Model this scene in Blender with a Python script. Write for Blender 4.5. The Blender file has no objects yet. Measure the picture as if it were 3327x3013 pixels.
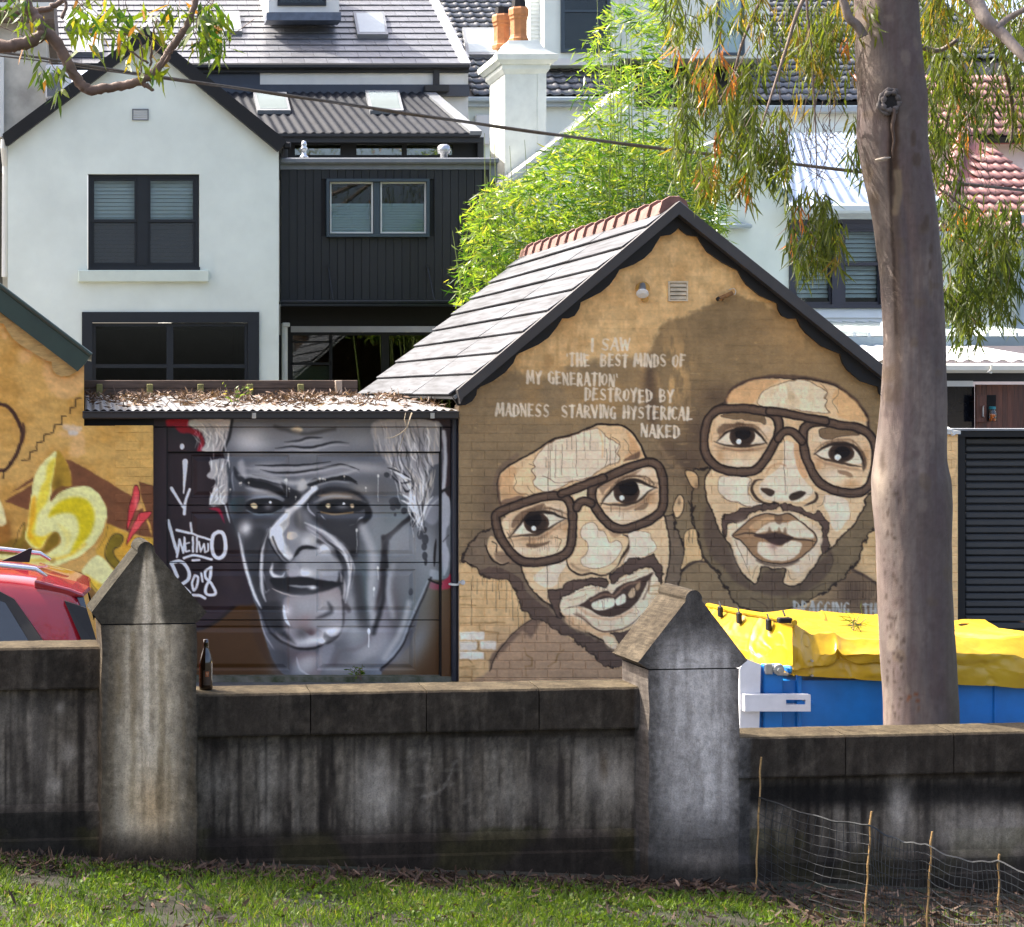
import bpy, bmesh, math, random
import numpy as np
from mathutils import Vector, Matrix

scene = bpy.context.scene
COL = scene.collection
random.seed(7)
RNG = np.random.default_rng(11)

# ------------------------------------------------------------------ camera
F, CX, CY, EZ = 5430.0, 285.0, 1275.0, 2.66      # focal length and principal point in photo pixels, eye height
W_PX, H_PX = 3327.0, 3013.0
cam_d = bpy.data.cameras.new('camera')
cam = bpy.data.objects.new('camera', cam_d)
COL.objects.link(cam)
cam.location = (0, 0, EZ)
cam.rotation_euler = (math.radians(90), 0, 0)
cam_d.sensor_width = 36.0
cam_d.lens = F / W_PX * 36.0
cam_d.shift_x = (W_PX / 2 - CX) / W_PX
cam_d.shift_y = -(H_PX / 2 - CY) / W_PX
cam_d.clip_start = 0.1
cam_d.clip_end = 2000
scene.camera = cam

# ------------------------------------------------------------------ sky, sun, exposure
SUN = Vector((-0.51, 0.385, 0.77)).normalized()      # towards the sun: behind the houses, to the left, high
elev = math.asin(SUN.z)
azim = math.atan2(SUN.x, SUN.y)
world = bpy.data.worlds.new('World')
scene.world = world
world.use_nodes = True
wn = world.node_tree.nodes
wl = world.node_tree.links
bgn = wn.get('Background') or wn.new('ShaderNodeBackground')
sky = wn.new('ShaderNodeTexSky')
sky.sky_type = 'NISHITA'
sky.sun_disc = False
sky.sun_elevation = elev
sky.sun_rotation = azim
sky.air_density = 0.7
sky.dust_density = 6.0
sky.ozone_density = 0.0
wl.new(sky.outputs['Color'], bgn.inputs['Color'])
bgn.inputs['Strength'].default_value = 0.15
sun_d = bpy.data.lights.new('sun', 'SUN')
sun_d.energy = 3.2
sun_d.angle = math.radians(0.5)
sun_d.color = (1.0, 0.95, 0.86)
sun = bpy.data.objects.new('sun', sun_d)
COL.objects.link(sun)
sun.location = (-6, 3, 30)
sun.rotation_euler = SUN.to_track_quat('Z', 'Y').to_euler()
scene.view_settings.view_transform = 'Standard'
scene.view_settings.look = 'None'
scene.view_settings.exposure = 2.15
scene.view_settings.gamma = 1.0
scene.view_settings.use_curve_mapping = False

# ------------------------------------------------------------------ helpers
def P(px, py, D):
    """photo pixel -> world point on the plane y = D"""
    return Vector(((px - CX) / F * D, D, EZ - (py - CY) / F * D))
def PX(px, D): return (px - CX) / F * D
def PZ(py, D): return EZ - (py - CY) / F * D

def lin(c):
    c = np.asarray(c, float) / 255.0
    return np.where(c <= 0.04045, c / 12.92, ((c + 0.055) / 1.055) ** 2.4)

def root_loc(o):
    while o.parent is not None: o = o.parent
    return Vector(o.location)

def link(o, parent=None):
    COL.objects.link(o)
    if parent is not None: o.parent = parent
    return o

def tag(o, label=None, cat=None, group=None, kind=None):
    if label: o['label'] = label
    if cat: o['category'] = cat
    if group: o['group'] = group
    if kind: o['kind'] = kind
    return o

def thing(name, loc, label, cat, group=None):
    o = bpy.data.objects.new(name, None)
    o.empty_display_size = 0.2
    o.location = loc
    COL.objects.link(o)
    return tag(o, label, cat, group)

class MB:
    """collects faces; build() links them as one mesh object"""
    def __init__(s): s.v = []; s.f = []; s.c = None
    def add(s, vs, fs):
        b = len(s.v); s.v += [tuple(v) for v in vs]; s.f += [tuple(i + b for i in f) for f in fs]; return s
    def box(s, x0, x1, y0, y1, z0, z1):
        return s.add([(x0,y0,z0),(x1,y0,z0),(x1,y1,z0),(x0,y1,z0),(x0,y0,z1),(x1,y0,z1),(x1,y1,z1),(x0,y1,z1)],
                     [(0,3,2,1),(4,5,6,7),(0,1,5,4),(1,2,6,5),(2,3,7,6),(3,0,4,7)])
    def pbox(s, x0, y0, x1, y1, D, t):
        """box whose front face is the photo rectangle on plane y = D, t metres deep"""
        return s.box(PX(x0, D), PX(x1, D), D, D + t, PZ(y1, D), PZ(y0, D))
    def bbox(s, x0, x1, y0, y1, z0, z1, b=0.01):
        """box with chamfered edges"""
        bm = bmesh.new()
        bmesh.ops.create_cube(bm, size=1)
        for v in bm.verts:
            v.co = Vector(((x0+x1)/2 + v.co.x*(x1-x0), (y0+y1)/2 + v.co.y*(y1-y0), (z0+z1)/2 + v.co.z*(z1-z0)))
        b = min(b, 0.45*min(abs(x1-x0), abs(y1-y0), abs(z1-z0)))
        bmesh.ops.bevel(bm, geom=bm.edges[:], offset=b, segments=1, affect='EDGES')
        bm.verts.index_update()
        s.add([v.co[:] for v in bm.verts], [[v.index for v in f.verts] for f in bm.faces]); bm.free(); return s
    def pbbox(s, x0, y0, x1, y1, D, t, b=0.01):
        return s.bbox(PX(x0, D), PX(x1, D), D, D + t, PZ(y1, D), PZ(y0, D), b)
    def prism(s, poly, y0, y1):
        """polygon of (x, z) extruded from y0 (front) to y1"""
        n = len(poly)
        a = sum(poly[i][0]*poly[(i+1)%n][1] - poly[(i+1)%n][0]*poly[i][1] for i in range(n))
        if a < 0: poly = poly[::-1]
        vs = [(x, y0, z) for x, z in poly] + [(x, y1, z) for x, z in poly]
        fs = [tuple(range(n)), tuple(range(2*n-1, n-1, -1))]
        fs += [(i+n, (i+1)%n + n, (i+1)%n, i) for i in range(n)]
        return s.add(vs, fs)
    def pprism(s, pts, D, t):
        return s.prism([(PX(x, D), PZ(y, D)) for x, y in pts], D, D + t)
    def slab(s, a, b, c, d, t):
        """quad a b c d (counter clockwise seen from outside) thickened by t along minus normal"""
        a, b, c, d = map(Vector, (a, b, c, d))
        n = (b - a).cross(d - a).normalized() * t
        return s.add([a, b, c, d, a-n, b-n, c-n, d-n], [(0,1,2,3),(7,6,5,4),(0,4,5,1),(1,5,6,2),(2,6,7,3),(3,7,4,0)])
    def quad(s, a, b, c, d): return s.add([a, b, c, d], [(0,1,2,3)])
    def tube(s, pts, r, n=8, cap=True):
        pts = [Vector(p) for p in pts]
        if not hasattr(r, '__len__'): r = [r]*len(pts)
        b = len(s.v); k = len(pts)
        up = Vector((0, 0, 1))
        t0 = (pts[1]-pts[0]).normalized()
        ref = up if abs(t0.z) < 0.9 else Vector((1, 0, 0))
        nx = t0.cross(ref).normalized()
        for i, p in enumerate(pts):
            t = (pts[min(i+1, k-1)] - pts[max(i-1, 0)])
            t = t.normalized() if t.length > 1e-9 else t0
            nx = (nx - t*nx.dot(t)); nx = nx.normalized() if nx.length > 1e-6 else t.orthogonal().normalized()
            ny = t.cross(nx)
            for j in range(n):
                a = 2*math.pi*j/n
                s.v.append(tuple(p + (nx*math.cos(a) + ny*math.sin(a))*r[i]))
        for i in range(k-1):
            for j in range(n):
                a0 = b+i*n+j; a1 = b+i*n+(j+1)%n
                s.f.append((a0, a1, a1+n, a0+n))
        if cap:
            s.f.append(tuple(b+j for j in range(n))[::-1]); s.f.append(tuple(b+(k-1)*n+j for j in range(n)))
        return s
    def lathe(s, c, prof, n=20):
        b = len(s.v); c = Vector(c)
        for r, z in prof:
            for j in range(n):
                a = 2*math.pi*j/n; s.v.append((c.x + r*math.cos(a), c.y + r*math.sin(a), c.z + z))
        for i in range(len(prof)-1):
            for j in range(n):
                a0 = b+i*n+j; a1 = b+i*n+(j+1)%n
                s.f.append((a0, a1, a1+n, a0+n))
        s.f.append(tuple(b+j for j in range(n))[::-1]); s.f.append(tuple(b+(len(prof)-1)*n+j for j in range(n)))
        return s
    def build(s, name, mat, parent=None, smooth=False, base=None):
        me = bpy.data.meshes.new(name)
        v = np.array(s.v, float)
        if parent is not None: off = np.array(root_loc(parent))
        else:
            off = np.array(base if base is not None else (v[:,0].mean(), v[:,1].mean(), v[:,2].min()))
        me.from_pydata((v - off).tolist(), [], s.f)
        me.validate(); me.update()
        if smooth:
            me.polygons.foreach_set('use_smooth', [True]*len(me.polygons))
        me.materials.append(mat)
        o = bpy.data.objects.new(name, me)
        link(o, parent)
        if parent is None: o.location = off
        return o

def np_mesh(name, verts, quads, mat, parent=None, cols=None, smooth=False, base=None, tri=False):
    """fast mesh from arrays, optional per-vertex linear colours in attribute Col"""
    verts = np.asarray(verts, np.float32); quads = np.asarray(quads, np.int32)
    k = quads.shape[1]
    me = bpy.data.meshes.new(name)
    if parent is not None: off = np.array(root_loc(parent), np.float32)
    elif base is not None: off = np.array(base, np.float32)
    else: off = np.array((verts[:,0].mean(), verts[:,1].mean(), verts[:,2].min()), np.float32)
    me.vertices.add(len(verts)); me.vertices.foreach_set('co', (verts - off).ravel())
    me.loops.add(quads.size); me.loops.foreach_set('vertex_index', quads.ravel())
    me.polygons.add(len(quads)); me.polygons.foreach_set('loop_start', np.arange(0, quads.size, k, dtype=np.int32))
    me.polygons.foreach_set('use_smooth', np.full(len(quads), smooth, dtype=bool))
    me.update(calc_edges=True)
    if cols is not None:
        a = me.color_attributes.new('Col', 'FLOAT_COLOR', 'POINT')
        c4 = np.ones((len(verts), 4), np.float32); c4[:, :3] = cols
        a.data.foreach_set('color', c4.ravel())
    me.materials.append(mat)
    o = bpy.data.objects.new(name, me)
    link(o, parent)
    if parent is None: o.location = off.tolist()
    return o

# ------------------------------------------------------------------ materials
def _nt(name):
    m = bpy.data.materials.new(name); m.use_nodes = True
    nt = m.node_tree; b = nt.nodes['Principled BSDF']
    return m, nt, b
def _noise(nt, scale, detail=4, rough=0.55, stretch=None, coord='Object', dist=0.0):
    tc = nt.nodes.new('ShaderNodeTexCoord'); n = nt.nodes.new('ShaderNodeTexNoise')
    n.inputs['Scale'].default_value = scale; n.inputs['Detail'].default_value = detail; n.inputs['Roughness'].default_value = rough
    n.inputs['Distortion'].default_value = dist
    out = tc.outputs[coord]
    if stretch:
        mp = nt.nodes.new('ShaderNodeMapping'); mp.inputs['Scale'].default_value = stretch
        nt.links.new(out, mp.inputs['Vector']); out = mp.outputs['Vector']
    nt.links.new(out, n.inputs['Vector'])
    return n.outputs['Fac']
def _ramp(nt, fac, stops):
    r = nt.nodes.new('ShaderNodeValToRGB')
    e = r.color_ramp.elements
    while len(e) < len(stops): e.new(0.5)
    for k, (p, c) in enumerate(stops):
        e[k].position = p; e[k].color = (*c, 1) if hasattr(c, '__len__') else (c, c, c, 1)
    nt.links.new(fac, r.inputs['Fac']); return r.outputs['Color']
def _mix(nt, fac, a, b, mode='MIX'):
    m = nt.nodes.new('ShaderNodeMix'); m.data_type = 'RGBA'; m.blend_type = mode
    for sock, val in ((m.inputs['Factor'], fac), (m.inputs['A'], a), (m.inputs['B'], b)):
        pass
    ins = [i for i in m.inputs if i.enabled]
    fs, A, B = ins[0], ins[1], ins[2]
    for sock, val in ((fs, fac), (A, a), (B, b)):
        if isinstance(val, bpy.types.NodeSocket): nt.links.new(val, sock)
        elif hasattr(val, '__len__'): sock.default_value = (*val[:3], 1)
        else: sock.default_value = val
    return [o for o in m.outputs if o.enabled][0]
def _bump(nt, b, fac, strength, dist=0.01):
    n = nt.nodes.new('ShaderNodeBump'); n.inputs['Strength'].default_value = strength; n.inputs['Distance'].default_value = dist
    nt.links.new(fac, n.inputs['Height']); nt.links.new(n.outputs['Normal'], b.inputs['Normal'])

def M(name, col, rough=0.7, var=0.18, scale=6, bump=0.15, metal=0.0, stretch=None, col2=None, spec=0.5, bscale=None, coat=0.0, per_obj=0.0):
    """painted / natural surface: two tones mixed by noise, fine bump"""
    m, nt, b = _nt(name)
    c = np.array(col, float)
    c2 = np.array(col2, float) if col2 is not None else c*(1-var)
    f = _noise(nt, scale, 5, 0.6, stretch)
    colr = _ramp(nt, f, [(0.32, c2), (0.68, np.minimum(c*(1+var*0.35), 0.95))])
    if per_obj:
        oi = nt.nodes.new('ShaderNodeObjectInfo')
        g = _ramp(nt, oi.outputs['Random'], [(0, 1-per_obj), (1, 1+per_obj*0.4)])
        colr = _mix(nt, 1.0, colr, g, 'MULTIPLY')
    nt.links.new(colr, b.inputs['Base Color'])
    b.inputs['Roughness'].default_value = rough; b.inputs['Metallic'].default_value = metal
    b.inputs['Specular IOR Level'].default_value = spec
    b.inputs['Coat Weight'].default_value = coat
    if bump: _bump(nt, b, _noise(nt, bscale or scale*8, 3, 0.6, stretch), bump, 0.004)
    return m

def M_attr(name, rough=0.85, var=0.10, scale=25, bump=0.25, spec=0.3, stain=0.0):
    """colour comes from the painted attribute Col, broken up by fine noise"""
    m, nt, b = _nt(name)
    at = nt.nodes.new('ShaderNodeAttribute'); at.attribute_name = 'Col'
    f = _noise(nt, scale, 5, 0.65)
    g = _ramp(nt, f, [(0.3, 1-var), (0.7, 1+var*0.5)])
    c = _mix(nt, 1.0, at.outputs['Color'], g, 'MULTIPLY')
    if stain:
        f2 = _noise(nt, 16, 10, 0.78, (1, 1, 0.6)); g2 = _ramp(nt, f2, [(0.30, 1-stain*1.3), (0.5, 1.0), (0.70, 1+stain*1.3)]); c = _mix(nt, 1.0, c, g2, 'MULTIPLY')
        f3 = _noise(nt, 130, 4, 0.75)
        g3 = _ramp(nt, f3, [(0.32, 1-stain), (0.5, 1.0), (0.72, 1+stain*0.5)])
        c = _mix(nt, 1.0, c, g3, 'MULTIPLY')
    nt.links.new(c, b.inputs['Base Color'])
    b.inputs['Roughness'].default_value = rough; b.inputs['Specular IOR Level'].default_value = spec
    if bump: _bump(nt, b, _noise(nt, scale*5, 4, 0.7), bump, 0.003)
    return m

def M_glass(name, tint=(0.85, 0.9, 0.9), mixf=0.0, rough=0.02):
    """window pane: mostly clear, mirror-like by Fresnel"""
    m, nt, b = _nt(name)
    nt.nodes.remove(b)
    out = nt.nodes['Material Output']
    tr = nt.nodes.new('ShaderNodeBsdfTransparent'); tr.inputs['Color'].default_value = (*tint, 1)
    gl = nt.nodes.new('ShaderNodeBsdfGlossy'); gl.inputs['Roughness'].default_value = rough
    fr = nt.nodes.new('ShaderNodeFresnel'); fr.inputs['IOR'].default_value = 1.36
    ad = nt.nodes.new('ShaderNodeMath'); ad.operation = 'ADD'; ad.inputs[1].default_value = mixf; ad.use_clamp = True
    nt.links.new(fr.outputs[0], ad.inputs[0])
    mx = nt.nodes.new('ShaderNodeMixShader')
    nt.links.new(ad.outputs[0], mx.inputs[0]); nt.links.new(tr.outputs[0], mx.inputs[1]); nt.links.new(gl.outputs[0], mx.inputs[2])
    nt.links.new(mx.outputs[0], out.inputs['Surface'])
    return m

def M_leaf(name, c1, c2, trans=0.45, rough=0.45, scale=2.5, c3=None):
    """leaves: each tinted by place, light passes through"""
    m, nt, b = _nt(name)
    out = nt.nodes['Material Output']
    at = nt.nodes.new('ShaderNodeAttribute'); at.attribute_name = 'Col'
    sx = nt.nodes.new('ShaderNodeSeparateColor'); nt.links.new(at.outputs['Color'], sx.inputs[0])
    stops = [(0.1, c1), (0.8, c2)] + ([(0.96, c3)] if c3 else [])
    col = _ramp(nt, sx.outputs[0], stops)
    nt.links.new(col, b.inputs['Base Color']); b.inputs['Roughness'].default_value = rough
    b.inputs['Specular IOR Level'].default_value = 0.35
    tl = nt.nodes.new('ShaderNodeBsdfTranslucent')
    br = _mix(nt, 1.0, col, (1.5, 1.5, 0.75), 'MULTIPLY')
    nt.links.new(br, tl.inputs['Color'])
    mx = nt.nodes.new('ShaderNodeMixShader'); mx.inputs[0].default_value = trans
    nt.links.new(b.outputs[0], mx.inputs[1]); nt.links.new(tl.outputs[0], mx.inputs[2])
    nt.links.new(mx.outputs[0], out.inputs['Surface'])
    return m
# ------------------------------------------------------------------ paint canvas (photo pixel coordinates on a wall face)
def T(x0, y0, s, pts): return [(x0 + x/s, y0 + y/s) for x, y in pts]

def smooth_line(pts, closed, sub=5):
    p = np.array(pts, float); n = len(p)
    if n < 3: return p
    out = []
    rng = range(n) if closed else range(n-1)
    for i in rng:
        if closed: a, b, c, d = p[(i-1)%n], p[i], p[(i+1)%n], p[(i+2)%n]
        else: a, b, c, d = p[max(i-1,0)], p[i], p[i+1], p[min(i+2,n-1)]
        for k in range(sub):
            t = k/sub
            out.append(0.5*((2*b) + (c-a)*t + (2*a-5*b+4*c-d)*t*t + (3*b-a-3*c+d)*t**3))
    if not closed: out.append(p[-1])
    return np.array(out)

def value_noise(shape, cell, rng, octaves=4, gain=0.55):
    h, w = shape; tot = np.zeros(shape, np.float32); amp = 1.0; s = 0
    cy, cx = (cell, cell) if not hasattr(cell, '__len__') else cell
    for o in range(octaves):
        gh, gw = int(h/cy)+3, int(w/cx)+3
        g = rng.random((gh, gw)).astype(np.float32)
        yy = np.arange(h)/cy; xx = np.arange(w)/cx
        y0 = yy.astype(int); x0 = xx.astype(int)
        fy = yy-y0; fx = xx-x0
        fy = (fy*fy*(3-2*fy))[:, None]; fx = (fx*fx*(3-2*fx))[None, :]
        v = (g[np.ix_(y0, x0)]*(1-fy)*(1-fx) + g[np.ix_(y0+1, x0)]*fy*(1-fx) + g[np.ix_(y0, x0+1)]*(1-fy)*fx + g[np.ix_(y0+1, x0+1)]*fy*fx)
        tot += amp*v; s += amp; amp *= gain; cy = max(cy/2, 1.0); cx = max(cx/2, 1.0)
    return tot/s

class Canvas:
    def __init__(s, x0, y0, x1, y1, step, base, seed=1, warp=1.6):
        s.x0, s.y0, s.step = x0, y0, step
        s.w = int((x1-x0)/step)+2; s.h = int((y1-y0)/step)+2
        s.rng = np.random.default_rng(seed)
        X, Y = np.meshgrid(x0 + np.arange(s.w)*step, y0 + np.arange(s.h)*step)
        s.RX, s.RY = X.astype(np.float32), Y.astype(np.float32)
        s.X = s.RX + (value_noise((s.h, s.w), 26/step, s.rng, 4)-0.5)*warp*4
        s.Y = s.RY + (value_noise((s.h, s.w), 26/step, s.rng, 4)-0.5)*warp*4
        s.rgb = np.empty((s.h, s.w, 3), np.float32); s.rgb[:] = np.array(base)/255.0
        s.m = None
    def win(s, x0, y0, x1, y1):
        i0 = max(int((y0-s.y0)/s.step)-1, 0); i1 = min(int((y1-s.y0)/s.step)+2, s.h)
        j0 = max(int((x0-s.x0)/s.step)-1, 0); j1 = min(int((x1-s.x0)/s.step)+2, s.w)
        return slice(i0, max(i1, i0)), slice(j0, max(j1, j0))
    def noise(s, cell, octaves=4): 
        c = (cell[1]/s.step, cell[0]/s.step) if hasattr(cell, '__len__') else cell/s.step
        return value_noise((s.h, s.w), c, s.rng, octaves)
    def blend(s, sl, a, col):
        c = np.array(col, np.float32)/255.0
        a = a[..., None]
        s.rgb[sl] = s.rgb[sl]*(1-a) + c*a
    def sdf(s, sl, q, closed):
        X, Y = s.X[sl], s.Y[sl]
        d2 = np.full(X.shape, 1e9, np.float32); ins = np.zeros(X.shape, bool); tt = np.zeros(X.shape, np.float32)
        n = len(q); m = n if closed else n-1
        for i in range(m):
            ax, ay = q[i]; bx, by = q[(i+1) % n]
            ex, ey = bx-ax, by-ay; L = ex*ex+ey*ey+1e-9
            px, py = X-ax, Y-ay
            t = np.clip((px*ex+py*ey)/L, 0, 1)
            dd = (px-t*ex)**2 + (py-t*ey)**2
            if closed:
                if ay != by: ins ^= ((ay > Y) != (by > Y)) & (X < ex*(Y-ay)/(by-ay)+ax)
            else: tt = np.where(dd < d2, (i+t)/m, tt)
            d2 = np.minimum(d2, dd)
        d = np.sqrt(d2)
        return (np.where(ins, -d, d), tt) if closed else (d, tt)
    def fill(s, pts, col, soft=1.6, a=1.0, smooth=True, rough=0.0, line=None, lw=3.0, la=0.9):
        q = smooth_line(pts, True, 4) if smooth else np.array(pts, float)
        e = soft+rough+3
        sl = s.win(q[:,0].min()-e, q[:,1].min()-e, q[:,0].max()+e, q[:,1].max()+e)
        if s.rgb[sl].size == 0: return
        d, _ = s.sdf(sl, q, True)
        if rough: d = d + (s.rough_field()[sl]-0.5)*2*rough
        al = np.clip(0.5 - d/(2*soft), 0, 1); al = al*al*(3-2*al)
        s.blend(sl, al*a, col)
        if line is not None:
            w = lw*(0.75+0.5*s.rough_field()[sl])
            al = np.clip(0.5-(np.abs(d)-w*0.5)/2.2, 0, 1)
            s.blend(sl, al*la, line)
    def rough_field(s):
        if s.m is None: s.m = s.noise(14, 3)
        return s.m
    def stroke(s, pts, w, col, soft=1.3, a=1.0, smooth=True, w2=None, taper=False, dry=0.0):
        q = smooth_line(pts, False, 5) if smooth else np.array(pts, float)
        wm = max(w, w2 or 0); e = wm+soft+3
        sl = s.win(q[:,0].min()-e, q[:,1].min()-e, q[:,0].max()+e, q[:,1].max()+e)
        if s.rgb[sl].size == 0: return
        d, t = s.sdf(sl, q, False)
        ww = w*0.5 if w2 is None else 0.5*(w+(w2-w)*t)
        if taper: ww = ww*np.clip(np.sin(np.pi*np.clip(t, 0.03, 0.97))**0.6, 0.12, 1)
        al = np.clip(0.5-(d-ww)/(2*soft), 0, 1); al = al*al*(3-2*al)
        if dry: al = al*np.clip(1-dry*(s.rough_field()[sl]*2-0.6), 0, 1)
        s.blend(sl, al*a, col)
    def blob(s, cx, cy, rx, ry, col, a=1.0, rot=0.0, p=1.0):
        R = max(rx, ry)*2.4
        sl = s.win(cx-R, cy-R, cx+R, cy+R)
        if s.rgb[sl].size == 0: return
        X, Y = s.X[sl]-cx, s.Y[sl]-cy
        c, n = math.cos(math.radians(rot)), math.sin(math.radians(rot))
        u, v = (X*c+Y*n)/rx, (-X*n+Y*c)/ry
        s.blend(sl, (np.exp(-(u*u+v*v)**p)*a).astype(np.float32), col)
    def dot(s, cx, cy, rx, ry, col, a=1.0, rot=0, soft=1.4):
        k = np.linspace(0, 2*math.pi, 14)[:-1]; c, n = math.cos(math.radians(rot)), math.sin(math.radians(rot))
        s.fill([(cx+rx*math.cos(t)*c-ry*math.sin(t)*n, cy+rx*math.cos(t)*n+ry*math.sin(t)*c) for t in k], col, soft, a)
    def field(s, mask, col): s.blend((slice(None), slice(None)), np.clip(mask, 0, 1).astype(np.float32), col)
    def drip(s, x, y0, y1, col=(84,66,52), w=1.8, a=0.7):
        s.stroke([(x, y0), (x+s.rng.uniform(-1, 1), (y0+y1)/2), (x, y1)], w, col, 0.9, a, w2=w*1.2)
    def sample(s, px, py):
        u = np.clip((np.asarray(px)-s.x0)/s.step, 0, s.w-1.001); v = np.clip((np.asarray(py)-s.y0)/s.step, 0, s.h-1.001)
        j, i = u.astype(int), v.astype(int); fu, fv = (u-j)[..., None], (v-i)[..., None]
        r = s.rgb
        return r[i,j]*(1-fu)*(1-fv)+r[i,j+1]*fu*(1-fv)+r[i+1,j]*(1-fu)*fv+r[i+1,j+1]*fu*fv
    def albedo(s, px, py, gain=(1,1,1)):
        c = s.sample(px, py)
        l = np.where(c <= 0.04045, c/12.92, ((np.maximum(c,0)+0.055)/1.055)**2.4)
        return np.clip(l*np.array(gain), 0.004, 0.96)

# brush capitals: polylines in a 0..1 box, y down; True marks a broad stroke
GLY = {
 'A': [([(0.02,1),(0.45,0)],0),([(0.5,0),(0.95,1)],1),([(0.2,0.66),(0.75,0.66)],0)],
 'B': [([(0.15,0),(0.15,1)],1),([(0.15,0.03),(0.6,0.05),(0.75,0.22),(0.6,0.42),(0.2,0.47)],0),([(0.2,0.5),(0.7,0.55),(0.85,0.75),(0.65,0.97),(0.15,0.97)],0)],
 'C': [([(0.85,0.15),(0.55,0.02),(0.2,0.2),(0.12,0.5),(0.22,0.85),(0.55,1),(0.88,0.85)],0),([(0.17,0.25),(0.14,0.75)],1)],
 'D': [([(0.15,0),(0.15,1)],1),([(0.15,0.03),(0.55,0.06),(0.85,0.3),(0.86,0.65),(0.6,0.94),(0.15,0.97)],0),([(0.84,0.3),(0.84,0.68)],1)],
 'E': [([(0.18,0),(0.18,1)],1),([(0.18,0.04),(0.85,0.04)],0),([(0.18,0.48),(0.7,0.48)],0),([(0.18,0.96),(0.9,0.96)],0)],
 'F': [([(0.18,0),(0.18,1)],1),([(0.18,0.04),(0.88,0.04)],0),([(0.18,0.48),(0.72,0.48)],0)],
 'G': [([(0.85,0.15),(0.55,0.02),(0.2,0.2),(0.12,0.5),(0.22,0.85),(0.55,1),(0.85,0.9)],0),([(0.17,0.25),(0.14,0.75)],1),([(0.83,0.58),(0.83,0.98)],1)],
 'H': [([(0.12,0),(0.12,1)],1),([(0.85,0),(0.85,1)],1),([(0.12,0.5),(0.85,0.5)],0)],
 'I': [([(0.5,0),(0.5,1)],1),([(0.25,0.03),(0.5,0.03)],0),([(0.3,0.97),(0.65,0.97)],0)],
 'K': [([(0.15,0),(0.15,1)],1),([(0.85,0),(0.2,0.52)],0),([(0.35,0.45),(0.88,1)],1)],
 'L': [([(0.18,0),(0.18,1)],1),([(0.18,0.96),(0.85,0.96)],0)],
 'M': [([(0.02,1),(0.2,0)],1),([(0.22,0),(0.5,0.8)],0),([(0.5,0.8),(0.8,0)],0),([(0.82,0),(0.95,1)],1)],
 'N': [([(0.1,1),(0.1,0)],0),([(0.12,0),(0.86,1)],1),([(0.88,1),(0.88,0)],0)],
 'O': [([(0.5,0.02),(0.15,0.25),(0.13,0.7),(0.48,0.98),(0.85,0.72),(0.85,0.25),(0.5,0.02)],0),([(0.14,0.25),(0.14,0.72)],1)],
 'R': [([(0.15,0),(0.15,1)],1),([(0.15,0.03),(0.6,0.05),(0.78,0.25),(0.6,0.45),(0.2,0.5)],0),([(0.4,0.5),(0.88,1)],1)],
 'S': [([(0.85,0.12),(0.5,0.02),(0.18,0.2),(0.3,0.42),(0.72,0.58),(0.84,0.82),(0.5,0.98),(0.12,0.86)],0),([(0.3,0.4),(0.72,0.6)],1)],
 'T': [([(0.5,0),(0.5,1)],1),([(0.05,0.04),(0.95,0.04)],0)],
 'V': [([(0.05,0),(0.48,1)],1),([(0.52,1),(0.93,0)],0)],
 'W': [([(0.0,0),(0.25,1)],1),([(0.25,1),(0.5,0.2)],0),([(0.5,0.2),(0.75,1)],1),([(0.75,1),(1.0,0)],0)],
 'Y': [([(0.08,0),(0.5,0.5)],0),([(0.92,0),(0.5,0.5),(0.5,1)],1)],
 "'": [([(0.4,0.0),(0.45,0.18)],0)],
}
def write(cv, txt, x0, y0, x1, y1, h, col, thin=4.8, thick=9.0, a=0.97):
    """spread the letters of txt from (x0, y0) to (x1, y1) (baseline tops)"""
    wid = [0.45 if ch in "I'" else (1.25 if ch in 'MW' else (0.75 if ch == ' ' else 1.0)) for ch in txt]
    tot = sum(wid); cur = 0
    for ch, w in zip(txt, wid):
        if ch in GLY:
            t = cur/tot; bx = x0+(x1-x0)*t; by = y0+(y1-y0)*t
            cw = (x1-x0)/tot*w*0.80
            jit = cv.rng.uniform(-2, 2); sk = cv.rng.uniform(-0.03, 0.05)
            for pl, br in GLY[ch]:
                q = [(bx+u*cw-(v-0.5)*h*sk, by+jit+v*h) for u, v in pl]
                cv.stroke(q, thick if br else thin, col, 1.2, a, smooth=len(q) > 3, dry=0.2)
        cur += w
# ------------------------------------------------------------------ mural on the gable wall
LT, TAN, TAN2, OUT = (220,203,182), (209,180,143), (186,147,108), (40,32,29)
GLS, GLS2, BRD, OLV, BEI, ROSE = (86,69,59), (112,92,75), (87,71,63), (124,107,82), (203,171,127), (158,130,107)

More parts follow.
